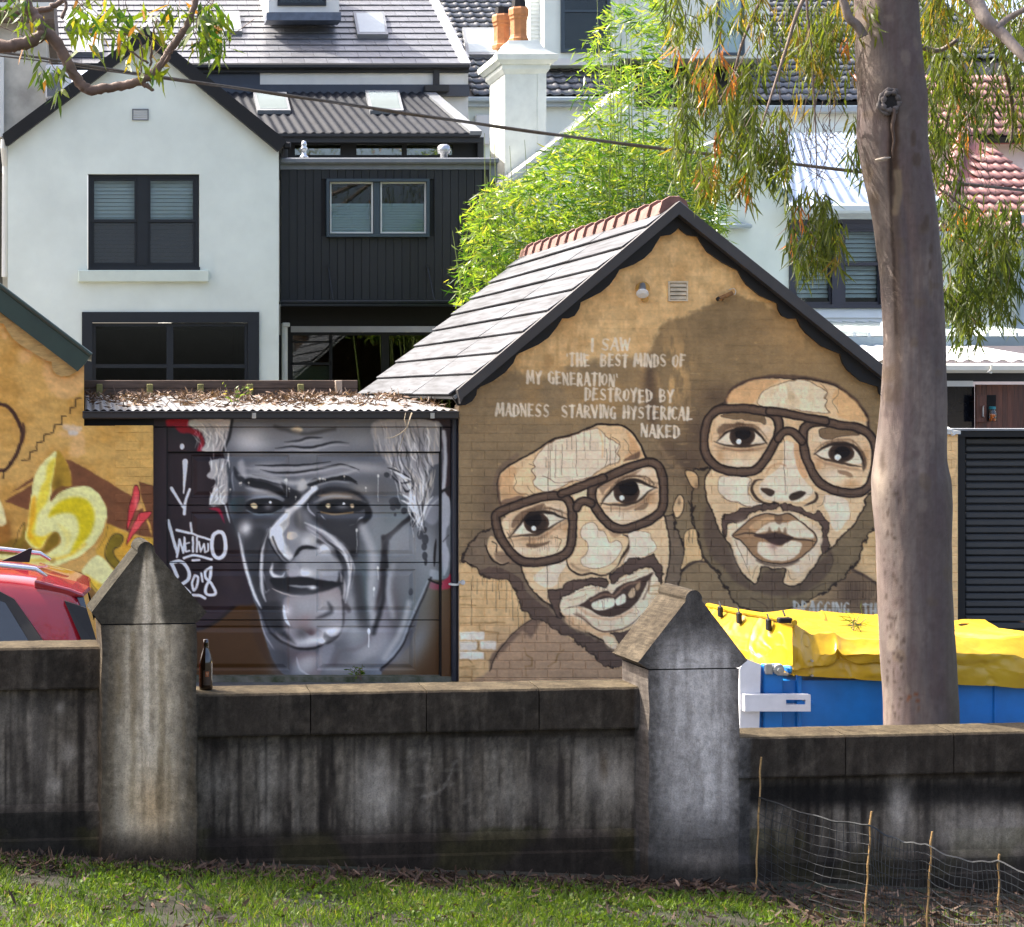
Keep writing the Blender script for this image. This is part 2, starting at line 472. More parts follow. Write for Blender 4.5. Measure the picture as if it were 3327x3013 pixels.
def paint_gable():
    cv = Canvas(1486, 690, 3116, 2236, 2.2, (198,167,122), 3, 1.5)
    A = lambda *p: T(1480,1300,3,p)
    B = lambda *p: T(1480,1700,3,p)
    C = lambda *p: T(2200,1180,3,p)
    D = lambda *p: T(2200,1500,3,p)
    n1 = cv.noise(120, 5); n2 = cv.noise((24, 70), 5); n3 = cv.noise(9, 3)
    cv.field(np.clip((n1-0.5)*3, 0, 0.45), (168,132,88))
    cv.field(np.clip((n2-0.52)*4, 0, 0.5), (212,184,140)); n4 = cv.noise((30, 44), 5); cv.field(np.clip((n4-.56)*3, 0, .3), (156,124,84))
    # lower beige brickwork
    cv.field(np.clip((cv.RY-1760)/60, 0, 1), BEI)
    cv.field(np.clip((cv.RY-1760)/60, 0, 1)*np.clip((n2-0.5)*3, 0, 0.4), (182,148,104))
    # afros
    cv.fill([(1470,1275),(1560,1240),(1680,1205),(1800,1225),(1850,1190),(1980,1165),(2085,1180),(2100,1330),(2140,1440),(2200,1530),(2270,1590),(2240,1930),(1900,1900),(1700,1900),(1640,1850),(1560,1832),(1510,1812),(1470,1815)], (125,108,84), 22, 0.95, rough=20)
    cv.fill([(2092,1330),(2098,1190),(2120,1120),(2160,1050),(2210,1030),(2262,1012),(2400,960),(2600,1060),(2760,1180),(2900,1290),(3120,1400),(3120,1560),(2900,1720),(2300,1640),(2230,1540),(2150,1450),(2105,1370)], (122,104,78), 9, 0.92, rough=10)
    m = np.exp(-((cv.X-2190)/60)**2)*np.exp(-((cv.Y-1230)/170)**2)
    cv.field(m*np.clip((n2-0.40)*5, 0, 0.9), (186,152,106))
    m = np.exp(-((cv.X-2640)/190)**2)*np.exp(-((cv.Y-1060)/130)**2)
    cv.field(m*np.clip((n1-0.42)*5, 0, 0.75), (176,142,98))
    m = np.exp(-((cv.X-1900)/240)**2)*np.exp(-((cv.Y-1290)/90)**2)
    cv.field(m*np.clip((n1-0.45)*4, 0, 0.7), (164,132,88))
    m = np.exp(-((cv.X-2320)/110)**2)*np.exp(-((cv.Y-1070)/60)**2)
    cv.field(m*0.55*np.clip(n2*1.6, 0, 1), (104,88,66))
    for cx, cy, rx, ry, a in ((2112,1235,22,75,.75),(2120,1340,26,70,.6),(2265,1400,55,70,.7),(2235,1500,60,60,.75),(2330,1290,70,45,.6),(2170,1455,38,55,.55),(2280,1580,50,70,.6),(1590,1640,40,110,.45),(1560,1790,45,55,.5),(1650,1560,25,70,.5)):
        cv.blob(cx, cy, rx, ry, (74,60,52), a)
    for k in range(26):
        x = cv.rng.uniform(2090, 2300); y = cv.rng.uniform(1150, 1620)
        cv.stroke([(x, y), (x+cv.rng.uniform(8,40), y+cv.rng.uniform(-3,3))], 3, (178,150,108), 1.6, 0.35)
    for k in range(40):
        x = cv.rng.uniform(1500, 2900); y = cv.rng.uniform(1100, 1600)
        cv.dot(x, y, cv.rng.uniform(2,9), cv.rng.uniform(1.5,5), (188,156,110), 0.4)
    # shoulder and collar of the left man
    cv.fill(B((320,1440),(400,1290),(520,1130),(640,1020),(780,930),(1000,1040),(1300,1240),(1480,1400),(1740,1400),(1740,1600),(240,1600)), ROSE, 5, 0.85, rough=5)
    cv.blob(1640, 2095, 90, 60, (168,138,112), .5)
    cv.fill(B((520,1120),(640,1010),(760,935),(860,930),(800,1010),(740,1130),(690,1080),(640,1060),(520,1190),(380,1340),(330,1430),(345,1300)), (104,84,72), 6, 0.85, rough=5)
    cv.stroke(B((330,1440),(400,1280),(510,1130),(640,1010),(760,930)), 3.2, OUT)
    # shoulders of the right man
    cv.fill(D((20,1130),(100,1030),(200,975),(290,985),(400,1080),(480,1230),(600,1390),(760,1500),(-60,1500),(-80,1240)), (130,110,84), 6, 0.95, rough=4)
    cv.stroke(D((10,1110),(90,1030),(200,975),(300,985)), 6, (62,50,46), 2.2, .9)
    cv.fill(D((1180,1560),(1330,1360),(1520,1200),(1710,1050),(1860,1140),(1990,1230),(2080,1560)), (124,103,80), 6, 0.92, rough=4)
    cv.blob(2765, 1925, 70, 70, (84,68,58), .75)
    cv.stroke(D((1700,1050),(1800,1100),(1920,1170),(2000,1250)), 9, (66,53,48), 3, .8)
    cv.blob(2690, 1930, 40, 30, (168,140,104), .5)
    # beard masses
    cv.fill(B((60,340),(90,390),(200,440),(250,500),(350,545),(450,548),(520,560),(570,640),(610,720),(640,830),(720,890),(790,935),(890,962),(1000,1060),(1100,1100),(1180,1155),(1270,1220),(1370,1310),(1440,1380),(1560,1405),(1720,1360),(1900,1240),(2040,980),(2120,760),(2190,560),(2240,330),(2150,60),(1990,-60),(700,300),(560,220),(400,60),(200,120)), (112,96,80), 2.2, 1, rough=9, line=OUT, lw=6)
    cv.fill(B((230,470),(350,420),(560,500),(640,560),(690,650),(760,740),(880,830),(1000,920),(1110,1010),(1260,1090),(1400,1150),(1560,1250),(1740,1200),(1700,1370),(1560,1400),(1440,1375),(1370,1305),(1270,1215),(1180,1150),(1000,1055),(890,958),(790,930),(720,885),(645,825),(612,715),(575,635),(525,560),(450,545),(350,540)), BRD, 3, .95, rough=8)
    cv.fill(D((150,460),(140,560),(170,650),(210,760),(240,900),(300,990),(380,1060),(440,1180),(500,1260),(560,1360),(640,1430),(940,1500),(1130,1420),(1330,1340),(1560,1190),(1700,1050),(1780,960),(1800,830),(1880,700),(1970,560),(1990,300),(1700,200),(300,60),(160,250)), (112,96,74), 2.2, 1, rough=9, line=OUT, lw=6)
    cv.fill(D((300,420),(400,660),(470,760),(560,960),(680,1160),(780,1200),(860,1060),(1020,1080),(1050,1210),(1190,1200),(1400,960),(1500,860),(1480,1080),(1200,1290),(900,1300),(600,1200),(420,1000),(320,900),(260,700)), (88,72,62), 7, .8, rough=4)
    cv.stroke(D((160,540),(190,720),(250,900),(330,1010),(420,1130)), 4, OUT, 1.5, .7)
    cv.stroke(D((930,1080),(925,1250),(935,1480)), 4, (70,56,48), 1.5, .6)
    for q in (((1480,1080),(1520,980),(1500,900)),((720,1330),(860,1400),(880,1440)),((1300,1260),(1400,1200),(1520,1180)),((330,780),(320,900),(340,960))):
        cv.stroke(D(*q), 3, (62,50,44), 1.6, .7)
    # ---- left man
    f1 = [(1618,1567),(1623,1540),(1653,1513),(1693,1492),(1733,1470),(1767,1447),(1800,1427),(1843,1417),(1893,1400),(1927,1385),(1947,1378),(1980,1380),(2020,1383),(2047,1400),(2067,1423),(2087,1457),(2100,1490),(2132,1560),(2160,1680),(2176,1760),(2172,1838),(2158,1904),(2137,1970),(2091,2035),(2038,2112),(1999,2098),(1925,2065),(1850,2018),(1795,1972),(1750,1940),(1712,1893),(1694,1845),(1686,1800),(1670,1740),(1640,1680),(1618,1610)]
    cv.fill(f1, TAN, 1.8, 1, rough=3, line=OUT, lw=5.5)
    cv.stroke(A((415,800),(430,720),(520,640),(640,575),(760,510),(860,440),(960,380),(1090,350),(1240,300),(1340,255),(1400,235),(1500,240),(1620,250),(1700,300),(1760,370),(1820,470),(1850,560)), 5.5, OUT, 1.3)
    cv.stroke(A((440,760),(420,880),(430,1000),(470,1080)), 9, (96,76,64), 2.5, .8)
    cv.stroke(A((600,540),(480,630),(400,740),(380,860)), 14, (96,80,70), 5, .6)
    cv.fill(A((425,830),(440,730),(540,650),(600,700),(560,820),(600,900),(680,920),(640,960),(480,1000),(440,930)), TAN2, 4, .7, rough=3)
    cv.fill(A((590,720),(700,620),(760,560),(840,580),(760,700),(740,800),(800,880),(720,910),(600,880),(570,800)), (222,192,154), 3, .8, rough=3)
    cv.fill(A((770,590),(860,460),(960,395),(1090,362),(1240,312),(1380,272),(1440,320),(1480,365),(1560,400),(1605,445),(1570,525),(1605,565),(1590,610),(1460,650),(1280,770),(1120,800),(1020,855),(880,895),(790,855),(755,790),(785,740),(742,690),(772,650)), LT, 2.2, .96, rough=3, line=(110,82,62), lw=2.6, la=.8)
    cv.fill(A((1660,300),(1720,360),(1790,470),(1820,550),(1700,570),(1640,600),(1660,540),(1700,480),(1690,400)), (198,152,108), 4, .7, rough=3)
    cv.fill(A((1640,600),(1700,545),(1790,500),(1800,530),(1780,570),(1700,590)), (104,82,68), 2.5, .9, rough=2)
    cv.fill(A((450,985),(560,950),(640,935),(700,960),(640,1000),(500,1040),(455,1040)), (112,90,76), 3, .9, rough=2)
    for q in (((720,625),(780,650),(740,690),(780,740),(760,790)),((570,720),(590,800),(565,860),(620,910),(690,920),(720,950)),((700,840),(730,890),(780,930),(820,940)),((850,740),(920,770),(1000,810),(1140,790),(1280,760)),((1640,380),(1690,440),(1690,490),(1720,530)),((1520,360),(1600,410),(1550,510)),((1580,530),(1605,570),(1580,620)),((1470,480),(1480,580),(1460,650))):
        cv.stroke(A(*q), 2.0, (92,70,56), 1.0, .8)
    for x, y0, y1 in ((905,430,880),(925,430,780),(975,440,760),(1040,430,735),(1080,380,480),(1130,360,480),(1180,350,735),(1255,310,495),(1315,290,490),(1455,320,560),(1510,330,640),(1555,440,640),(880,560,660),(940,400,490)):
        cv.drip(1480+x/3, 1300+y0/3, 1300+y1/3)
    cv.stroke(A((1400,270),(1430,400),(1430,560)), 6, (206,170,120), 3, .6)
    # left ear
    cv.fill(A((330,1340),(370,1330),(440,1400),(520,1480),(560,1560),(500,1600),(420,1590),(350,1520),(310,1440)), TAN, 2, .9)
    cv.fill(A((390,1480),(520,1500),(600,1580),(500,1600),(400,1570)), (118,98,82), 5, .8)
    cv.stroke(A((300,1420),(320,1490),(370,1570),(440,1605),(515,1585)), 5, OUT)
    cv.stroke(A((360,1380),(405,1410),(400,1480)), 4, OUT, 1.5, .8)
    # lens skin
    for q in (A((470,1150),(650,1060),(900,985),(1030,980),(1085,1060),(1095,1250),(1070,1420),(1000,1500),(800,1535),(660,1530),(560,1460),(480,1330),(450,1220)),
              A((1390,830),(1600,740),(1800,660),(1920,660),(1970,760),(1985,900),(1940,1070),(1800,1150),(1640,1205),(1560,1190),(1480,1100),(1400,1000),(1365,900))):
        cv.fill(q, (214,187,154), 2, 1)
    for cx, cy, rx, ry, c in ((880,1450,110,50,LT),(980,1090,70,60,LT),(640,1470,60,40,LT),(500,1200,40,60,(228,200,170)),(1620,1130,150,60,LT),(1820,700,110,40,LT),(1430,820,50,50,LT),(1900,960,60,60,TAN2),(760,1400,110,35,TAN2),(1080,1250,40,60,TAN2)):
        cv.blob(1480+cx/3, 1300+cy/3, rx/3, ry/3, c, .85)
    cv.fill(A((690,1400),(800,1400),(920,1370),(880,1410),(780,1440),(700,1440)), (90,72,58), 3, .85, rough=2)
    cv.fill(A((1750,1060),(1850,1000),(1880,1010),(1850,1060),(1760,1080)), (96,78,62), 3, .8, rough=2)
    # eyes
    def eye(tr, alm, ir, pu, hl, up, lo):
        ax_, ay_ = np.mean(tr(*alm), 0); cv.blob(ax_, ay_, 78, 44, (160,124,92), .6); alm2 = [(ax_+(x-ax_)*.97, ay_+(y-ay_)*.84) for x, y in tr(*alm)]; cv.fill(alm2, (216,202,182), 1.8, 1)
        s = 1/3
        (cx, cy), = tr(ir[:2]); cv.dot(cx, cy, ir[2]*s, ir[3]*s, (70,54,45), 1, 0, 1.8)
        cv.dot(cx, cy, ir[2]*s*.86, ir[3]*s*.84, (48,38,33), .8, 0, 3)
        (cx, cy), = tr(pu[:2]); cv.dot(cx, cy, pu[2]*s, pu[3]*s, (24,20,20), 1, 0, 2.2)
        (cx, cy), = tr(hl[:2]); cv.dot(cx, cy, hl[2]*s, hl[3]*s, (236,230,220), 1, 0, 1.2)
        cv.stroke([(x, y+2) for x, y in tr(*up)], 11, (40,32,28), 2.6, .95, taper=True); cv.stroke([(x+3, y-12) for x, y in tr(*up)], 5, (104,80,62), 3.5, .75, taper=True)
        cv.stroke([(x, y-2) for x, y in tr(*lo)], 8, (50,40,34), 2.6, .9, taper=True); cv.stroke([(x+2, y+11) for x, y in tr(*lo)], 9, (132,100,76), 5, .6, taper=True)
        for k in range(16):
            q = tr(*up); i = cv.rng.integers(len(q)-1); t = cv.rng.random(); hx, hy = q[i][0]+(q[i+1][0]-q[i][0])*t, q[i][1]+(q[i+1][1]-q[i][1])*t; cv.stroke([(hx, hy-2), (hx+cv.rng.uniform(-9,9), hy-cv.rng.uniform(8,22))], 2, (80,62,50), 1.4, .55)
    cv.fill(A((540,1200),(620,1100),(760,1040),(860,1010),(840,1060),(720,1100),(620,1180),(560,1250)), (98,78,64), 3, .85, rough=2)
    cv.fill(A((1400,830),(1500,790),(1640,740),(1800,680),(1760,720),(1600,780),(1480,860),(1430,940)), (120,96,78), 4, .7, rough=3)
    eye(A, ((560,1310),(640,1190),(720,1120),(880,1080),(1000,1120),(1085,1152),(1000,1210),(900,1265),(760,1320)), (785,1195,125,108), (755,1160,85,75), (762,1250,25,23),
        ((520,1345),(600,1240),(690,1130),(830,1085),(930,1095),(1020,1130),(1100,1155)), ((510,1350),(640,1325),(780,1320),(870,1280),(960,1225),(1080,1160)))
    eye(A, ((1430,1010),(1500,910),(1600,820),(1750,785),(1850,815),(1960,852),(1880,900),(1800,970),(1680,1015),(1540,1012)), (1665,895,128,118), (1690,855,98,82), (1622,957,25,25),
        ((1415,1020),(1490,910),(1590,815),(1720,770),(1830,800),(1900,830),(1965,850)), ((1415,1015),(1540,1025),(1680,1025),(1800,975),(1880,905),(1960,855)))
    cv.stroke(A((1560,810),(1680,750),(1860,750),(1930,820)), 4, (70,56,46), 2.5, .7)
    cv.stroke(A((740,1090),(880,1060),(1030,1080)), 4, (70,56,46), 2.5, .7)
    for k in range(20):
        x = cv.rng.uniform(690, 1000); cv.drip(1480+x/3, 1300+1320/3, 1300+cv.rng.uniform(1380,1480)/3, (96,76,62), 1.5, .5)
    for x, y0, y1 in ((1600,1030,1140),(1520,1030,1090),(1860,960,1020),(1840,960,1010)): cv.drip(1480+x/3, 1300+y0/3, 1300+y1/3)
    cv.stroke(A((960,1340),(1030,1360),(1010,1430),(990,1480)), 2.2, (92,70,56), 1, .8)
    cv.stroke(A((500,1290),(540,1360),(570,1440)), 3, (80,62,50), 1.6, .7)
    # nose, cheeks
    cv.fill(A((1190,1180),(1210,1090),(1290,1050),(1370,1080),(1440,1170),(1520,1270),(1620,1310),(1680,1370),(1660,1480),(1590,1600),(1480,1690),(1330,1690),(1190,1690),(1110,1630),(1110,1540),(1190,1450),(1220,1300)), (216,186,148), 3, .9)
    cv.fill(A((1230,1250),(1280,1200),(1360,1200),(1400,1270),(1455,1290),(1500,1385),(1560,1370),(1610,1390),(1622,1450),(1580,1525),(1515,1600),(1400,1640),(1270,1625),(1220,1560),(1275,1500),(1285,1400),(1228,1340)), LT, 2, .97, rough=2, line=(120,90,68), lw=2.4, la=.75)
    cv.fill(A((1500,1270),(1600,1260),(1620,1300),(1560,1340),(1510,1310)), (150,118,92), 4, .7)
    cv.stroke(A((1090,1540),(1092,1600),(1130,1660),(1220,1705),(1320,1685),(1420,1712),(1500,1692),(1570,1630)), 7, OUT, 1.6, .95, taper=True)
    cv.stroke(A((1570,1630),(1620,1540),(1680,1450),(1702,1380),(1685,1335),(1630,1315)), 9.5, (56,44,38), 2, .95, taper=True)
    cv.stroke(A((1130,1600),(1200,1650),(1300,1660)), 9, (120,92,72), 5, .5)
    cv.fill(A((800,1690),(880,1620),(1040,1565),(1085,1600),(1010,1720),(985,1790),(900,1830),(800,1790),(760,1740)), LT, 2.2, .95, rough=3)
    cv.fill(A((1690,1290),(1800,1282),(1890,1290),(1912,1350),(1962,1430),(1905,1500),(1760,1560),(1700,1575),(1630,1590),(1700,1440)), LT, 2.2, .95, rough=3, line=(128,98,74), lw=2.2, la=.7)
    cv.stroke(A((895,1530),(895,1826)), 2, (90,70,56), 1, .8); cv.stroke(B((893,400),(893,800)), 1.8, (90,70,56), 1, .7)
    cv.fill(A((1130,900),(1280,850),(1275,960),(1200,980),(1170,960)), (220,196,164), 2, .9)
    # mouth
    cv.fill(B((1020,760),(1060,700),(1200,645),(1330,608),(1480,600),(1560,560),(1750,480),(1900,450),(1965,500),(1970,640),(1920,780),(1830,930),(1680,1010),(1520,1060),(1350,1030),(1200,960),(1080,900),(1020,840)), (222,200,174), 2.5, .95, rough=2)
    cv.fill(B((1060,900),(1130,900),(1260,960),(1360,1030),(1500,1060),(1640,1040),(1560,1090),(1540,1200),(1400,1100),(1240,1060),(1100,990)), (208,172,134), 4, .8, rough=3)
    cv.fill(B((1920,610),(1985,600),(1990,900),(1850,1010),(1800,1000),(1850,860),(1900,760)), (216,188,154), 3, .85)
    cv.fill(B((1830,870),(1890,800),(1910,860),(1870,950),(1810,1000)), LT, 3, .9)
    cv.fill(B((1060,840),(1200,800),(1320,725),(1400,682),(1480,662),(1520,690),(1560,640),(1650,585),(1800,540),(1930,480),(1850,610),(1790,740),(1700,835),(1600,895),(1480,915),(1380,885),(1270,825),(1150,815)), (70,55,48), 2.2, 1, rough=2)
    cv.fill(B((1330,790),(1420,745),(1540,735),(1545,800),(1500,830),(1420,850),(1350,840)), (222,208,186), 1.6, 1)
    cv.fill(B((1560,745),(1640,690),(1660,770),(1590,800),(1565,790)), (226,212,192), 1.6, 1)
    cv.fill(B((1680,690),(1740,630),(1750,690),(1700,730)), (196,168,136), 1.8, .95); cv.fill(B((1760,610),(1800,570),(1790,640),(1765,660)), (170,140,110), 2, .9)
    cv.stroke(B((1430,760),(1440,840)), 2.5, (110,86,68), 1.2, .8)
    cv.stroke(B((1320,760),(1440,700),(1520,710),(1560,700),(1660,610),(1800,570)), 7, (148,114,94), 3, .7)
    cv.stroke(B((1210,830),(1330,900),(1480,940),(1600,920),(1720,850)), 9, (196,160,128), 4, .7)
    cv.stroke(B((1150,880),(1260,940),(1350,1020),(1460,1060),(1600,1040),(1720,980),(1830,880)), 4.5, (62,48,42), 2, .85, taper=True)
    cv.stroke(B((1180,890),(1250,920),(1300,980)), 11, (110,84,68), 5, .6)
    cv.stroke(B((1830,740),(1870,650),(1900,540)), 6, (82,64,54), 3, .6)
    for q in (((1040,720),(1150,690),(1280,640),(1400,630)),((1560,600),(1660,550),(1780,520)),((1700,880),(1780,880),(1750,800)),((1100,760),(1200,730),(1280,700))): cv.stroke(B(*q), 1.8, (132,102,80), 1, .7)
    # moustache, goatee
    mus = (88,71,63)
    cv.fill(B((920,650),(1040,640),(1062,592),(1200,560),(1320,540),(1470,538),(1466,622),(1320,602),(1200,640),(1100,700),(1030,725),(1008,830),(1030,920),(980,890),(930,800),(902,690)), mus, 1.6, 1, rough=6, line=OUT, lw=4)
    cv.fill(B((1500,510),(1600,440),(1680,360),(1780,350),(1880,330),(1930,300),(1970,380),(2015,440),(2000,600),(1955,480),(1880,420),(1800,440),(1720,490),(1640,500),(1540,590),(1510,560)), mus, 1.6, 1, rough=7, line=OUT, lw=4)
    cv.fill(B((1510,1075),(1640,1060),(1760,1000),(1790,1060),(1740,1200),(1640,1280),(1560,1290),(1600,1200),(1560,1110)), BRD, 1.8, 1, rough=4, line=OUT, lw=2)
    cv.fill(B((1440,1100),(1540,1120),(1580,1190),(1560,1230),(1500,1210),(1450,1160)), (226,200,170), 2, .9)
    # glasses of the left man
    def rim(paths, w=25):
        for q, cl in paths: cv.stroke(list(q)+([q[0], q[1]] if cl else []), w+12, OUT, 1.4)
        for q, cl in paths: cv.stroke(list(q)+([q[0], q[1]] if cl else []), w, GLS, 1.6)
        for q, cl in paths: cv.stroke([(x-2, y-2) for x, y in q]+([(q[0][0]-2, q[0][1]-2)] if cl else []), w*.28, GLS2, 4, .55)
    rim([(A((400,1112),(500,1062),(700,990),(900,935),(1020,935),(1095,970),(1130,1060),(1142,1200),(1130,1390),(1075,1500),(960,1555),(800,1582),(660,1575),(550,1500),(465,1385),(412,1270),(392,1170)), 1),
         (A((1335,850),(1325,920),(1340,1000),(1390,1085),(1455,1170),(1530,1235),(1640,1258),(1800,1212),(1960,1130),(2020,1030),(2030,900),(2015,740),(1970,640),(1880,605),(1750,640),(1560,715),(1410,785)), 1)], 20)
    rim([(A((1030,915),(1180,860),(1330,800),(1440,760)), 0), (A((1180,1050),(1205,1005),(1260,985),(1325,1010)), 0)], 19)
    # ears and gap between the men
    for q, c in ((C((75,1060),(130,1050),(190,1090),(205,1150),(200,1220),(150,1210),(110,1150)), (200,166,124)), (C((0,1300),(40,1290),(65,1340),(60,1440),(20,1500),(-20,1500),(-40,1400)), (206,174,134))):
        cv.fill(q, c, 2, 1, line=OUT, lw=3.4)
    cv.blob(2262, 1580, 7, 16, (120,96,74), .7); cv.blob(2206, 1630, 5, 12, (90,72,58), .7)
    cv.stroke(C((110,1340),(150,1410),(180,1390),(140,1480)), 4, OUT, 1.6, .8)
    cv.fill(D((70,700),(170,660),(200,760),(235,900),(240,960),(130,980),(60,1040),(30,1050),(70,900)), BEI, 2, 1, rough=2, line=OUT, lw=2.6)
    for x in (110,120,150): cv.drip(2200+x/3, 1725, 1725+cv.rng.uniform(10,40))
    # ---- right man
    f2 = C((470,380),(520,270),(620,200),(760,158),(900,140),(1080,150),(1250,155),(1400,178),(1520,212),(1640,282),(1740,372),(1820,470),(1862,570),(1870,650),(1930,770),(1960,900),(1955,1080),(1900,1250),(1840,1310)) + D((1835,420),(1760,560),(1700,640),(1590,745),(1505,850),(1440,870),(1380,960),(1290,1090),(1205,1190),(1120,1215),(1040,1175),(1055,1050),(940,1045),(820,1030),(800,1130),(760,1192),(690,1150),(620,1060),(560,950),(520,830),(470,760),(400,650),(340,480),(290,380),(275,280),(280,150),(320,60)) + C((265,900),(250,700),(300,520),(400,420))
    cv.fill(f2, TAN, 1.8, 1, rough=3.5, line=OUT, lw=5.5)
    cv.stroke(C((470,400),(520,270),(620,200),(760,158),(900,132),(1080,128),(1300,150),(1450,185),(1560,225),(1680,310),(1780,410),(1850,520),(1868,640)), 11, (74,58,52), 4, .8)
    cv.stroke(C((1180,150),(1300,155),(1480,200),(1640,290),(1760,400),(1850,520),(1870,650)), 4, OUT, 1.4, .8)
    cv.fill(C((480,370),(560,250),(760,170),(1000,160),(860,250),(800,330),(720,400),(620,390)), (198,156,112), 4, .75, rough=3)
    cv.fill(C((820,290),(900,240),(1080,180),(1230,165),(1330,200),(1400,240),(1465,290),(1440,345),(1465,370),(1445,430),(1480,490),(1380,490),(1200,460),(1000,440),(800,410),(795,350)), (222,206,180), 2.2, .96, rough=3, line=(100,76,58), lw=2.6, la=.8)
    cv.field(np.exp(-((cv.X-2560)/80)**2-((cv.Y-1285)/40)**2)*np.clip((n2-0.5)*4, 0, .5), (176,150,110))
    cv.fill(C((1560,250),(1680,320),(1780,420),(1840,520),(1850,570),(1700,560),(1560,510),(1570,440),(1510,360)), (202,160,112), 4, .7, rough=3)
    for q in (((1400,200),(1465,280),(1430,340),(1465,370),(1440,430),(1490,490)),((1570,250),(1570,310),(1510,370),(1540,420),(1570,490))): cv.stroke(C(*q), 2, (96,74,58), 1, .75)
    for q in (C((400,520),(600,480),(850,490),(930,530),(965,620),(950,720),(880,840),(790,980),(700,1025),(540,1025),(430,1000),(355,920),(345,780),(370,620)), C((1270,680),(1330,620),(1450,600),(1700,640),(1830,700),(1890,800),(1905,940),(1880,1100),(1830,1200),(1740,1235),(1600,1215),(1450,1150),(1370,1080),(1310,950),(1265,820))):
        cv.fill(q, (213,186,152), 2, 1)
    for cx, cy, rx, ry, c in ((620,980,130,45,LT),(480,760,60,40,LT),(860,660,60,60,LT),(1420,740,60,40,LT),(1540,1090,110,60,LT),(1700,1180,90,45,TAN2),(420,900,40,60,TAN2),(1840,900,40,100,TAN2),(1370,990,50,60,TAN2)):
        cv.blob(2200+cx/3, 1180+cy/3, rx/3, ry/3, c, .85)
    cv.fill(C((420,515),(520,492),(660,490),(800,490),(850,520),(860,600),(790,572),(640,548),(500,540)), (112,92,70), 2, .95, rough=2, line=OUT, lw=1.8, la=.7)
    cv.fill(C((1390,650),(1480,628),(1600,640),(1780,690),(1700,708),(1560,722),(1500,742),(1420,732),(1388,700)), (112,92,70), 2, .95, rough=2, line=OUT, lw=2)
    cv.fill(C((390,640),(500,590),(700,590),(800,650),(720,640),(600,625),(500,640),(410,700)), (84,66,54), 4, .8, rough=4)
    cv.fill(C((1420,800),(1560,760),(1700,780),(1800,850),(1840,950),(1820,1050),(1790,960),(1740,860),(1600,790)), (66,52,44), 4, .85, rough=4)
    eye(C, ((370,780),(430,720),(500,660),(620,640),(740,650),(820,720),(872,782),(760,800),(600,812),(450,802)), (635,715,130,98), (640,690,80,58), (602,765,25,23),
        ((390,760),(480,670),(620,630),(740,640),(810,700),(875,785)), ((360,775),(500,810),(640,818),(780,805),(870,785)))
    eye(C, ((1340,880),(1420,830),(1480,795),(1600,790),(1720,820),(1800,930),(1790,1000),(1680,990),(1520,950),(1420,930)), (1600,880,128,92), (1610,868,75,58), (1567,920,31,30),
        ((1335,885),(1440,810),(1600,780),(1720,805),(1790,900),(1820,1000)), ((1335,885),(1440,945),(1600,980),(1720,1005),(1800,1020)))
    cv.fill(C((1580,1040),(1680,1060),(1710,1110),(1640,1100),(1570,1070)), (120,94,72), 3, .8, rough=2)
    cv.stroke(C((450,830),(600,850),(740,840)), 5, (140,108,82), 3, .7)
    # nose and cheeks
    cv.fill(C((1040,770),(1130,780),(1140,900),(1180,1050),(1235,1130),(1290,1200),(1330,1260),(1230,1335),(1080,1350),(960,1345),(860,1325),(790,1230),(850,1130),(960,1050),(1035,950)), LT, 3, .95, rough=2)
    cv.fill(C((1140,790),(1200,820),(1230,960),(1270,1100),(1230,1120),(1180,1050),(1150,920)), (196,154,116), 3, .85, rough=2)
    cv.stroke(C((870,1070),(920,1010),(1000,980),(1060,1000)), 5, (180,138,104), 3, .8)
    cv.fill(C((430,1110),(600,1100),(720,1130),(695,1260),(760,1345),(900,1385),(700,1400),(600,1370),(480,1330),(400,1230)), LT, 2.5, .95, rough=3, line=(104,80,62), lw=2.2, la=.7)
    cv.fill(C((1440,1290),(1600,1310),(1665,1360),(1685,1460),(1640,1560),(1560,1640),(1510,1600),(1480,1480),(1440,1400)), LT, 2.5, .95, rough=3)
    cv.stroke(C((840,1130),(760,1150),(725,1225),(765,1310),(840,1360),(920,1372)), 10, (60,47,40), 2, .95, taper=True)
    cv.stroke(C((1340,1255),(1362,1300),(1330,1350),(1240,1390)), 10, (60,47,40), 2, .95, taper=True)
    cv.fill(C((808,1222),(880,1220),(950,1250),(925,1300),(860,1275)), (66,52,44), 2, 1); cv.fill(C((1088,1305),(1130,1262),(1210,1245),(1255,1270),(1205,1312),(1120,1342)), (60,48,40), 2, 1)
    cv.stroke(C((1042,740),(1048,1100),(1055,1280)), 2, (96,76,62), 1, .85)
    for q in (((430,1300),(520,1350),(600,1360),(680,1400),(720,1400)),((690,1290),(690,1200),(720,1140)),((1370,1400),(1420,1370),(1440,1300))): cv.stroke(C(*q), 2, (84,64,52), 1, .8)
    # moustache, mouth
    cv.fill(D((985,405),(870,415),(760,440),(640,460),(560,500),(470,510),(435,580),(465,745),(492,660),(490,600),(600,590),(680,560),(700,520),(780,490),(900,470),(985,450)), mus, 1.6, 1, rough=7, line=OUT, lw=4)
    cv.fill(D((1000,430),(1040,405),(1100,415),(1200,450),(1280,500),(1340,520),(1380,480),(1425,540),(1475,620),(1462,720),(1492,840),(1420,900),(1400,800),(1420,690),(1390,600),(1330,560),(1250,520),(1150,480),(1040,480)), mus, 1.6, 1, rough=7, line=OUT, lw=4)
    cv.fill(D((520,730),(500,640),(620,590),(720,540),(860,490),(1000,500),(1120,490),(1240,550),(1360,640),(1420,740),(1390,850),(1360,960),(1200,1080),(1060,1040),(820,1020),(700,1010),(580,900)), (220,196,168), 4, .85, rough=3)
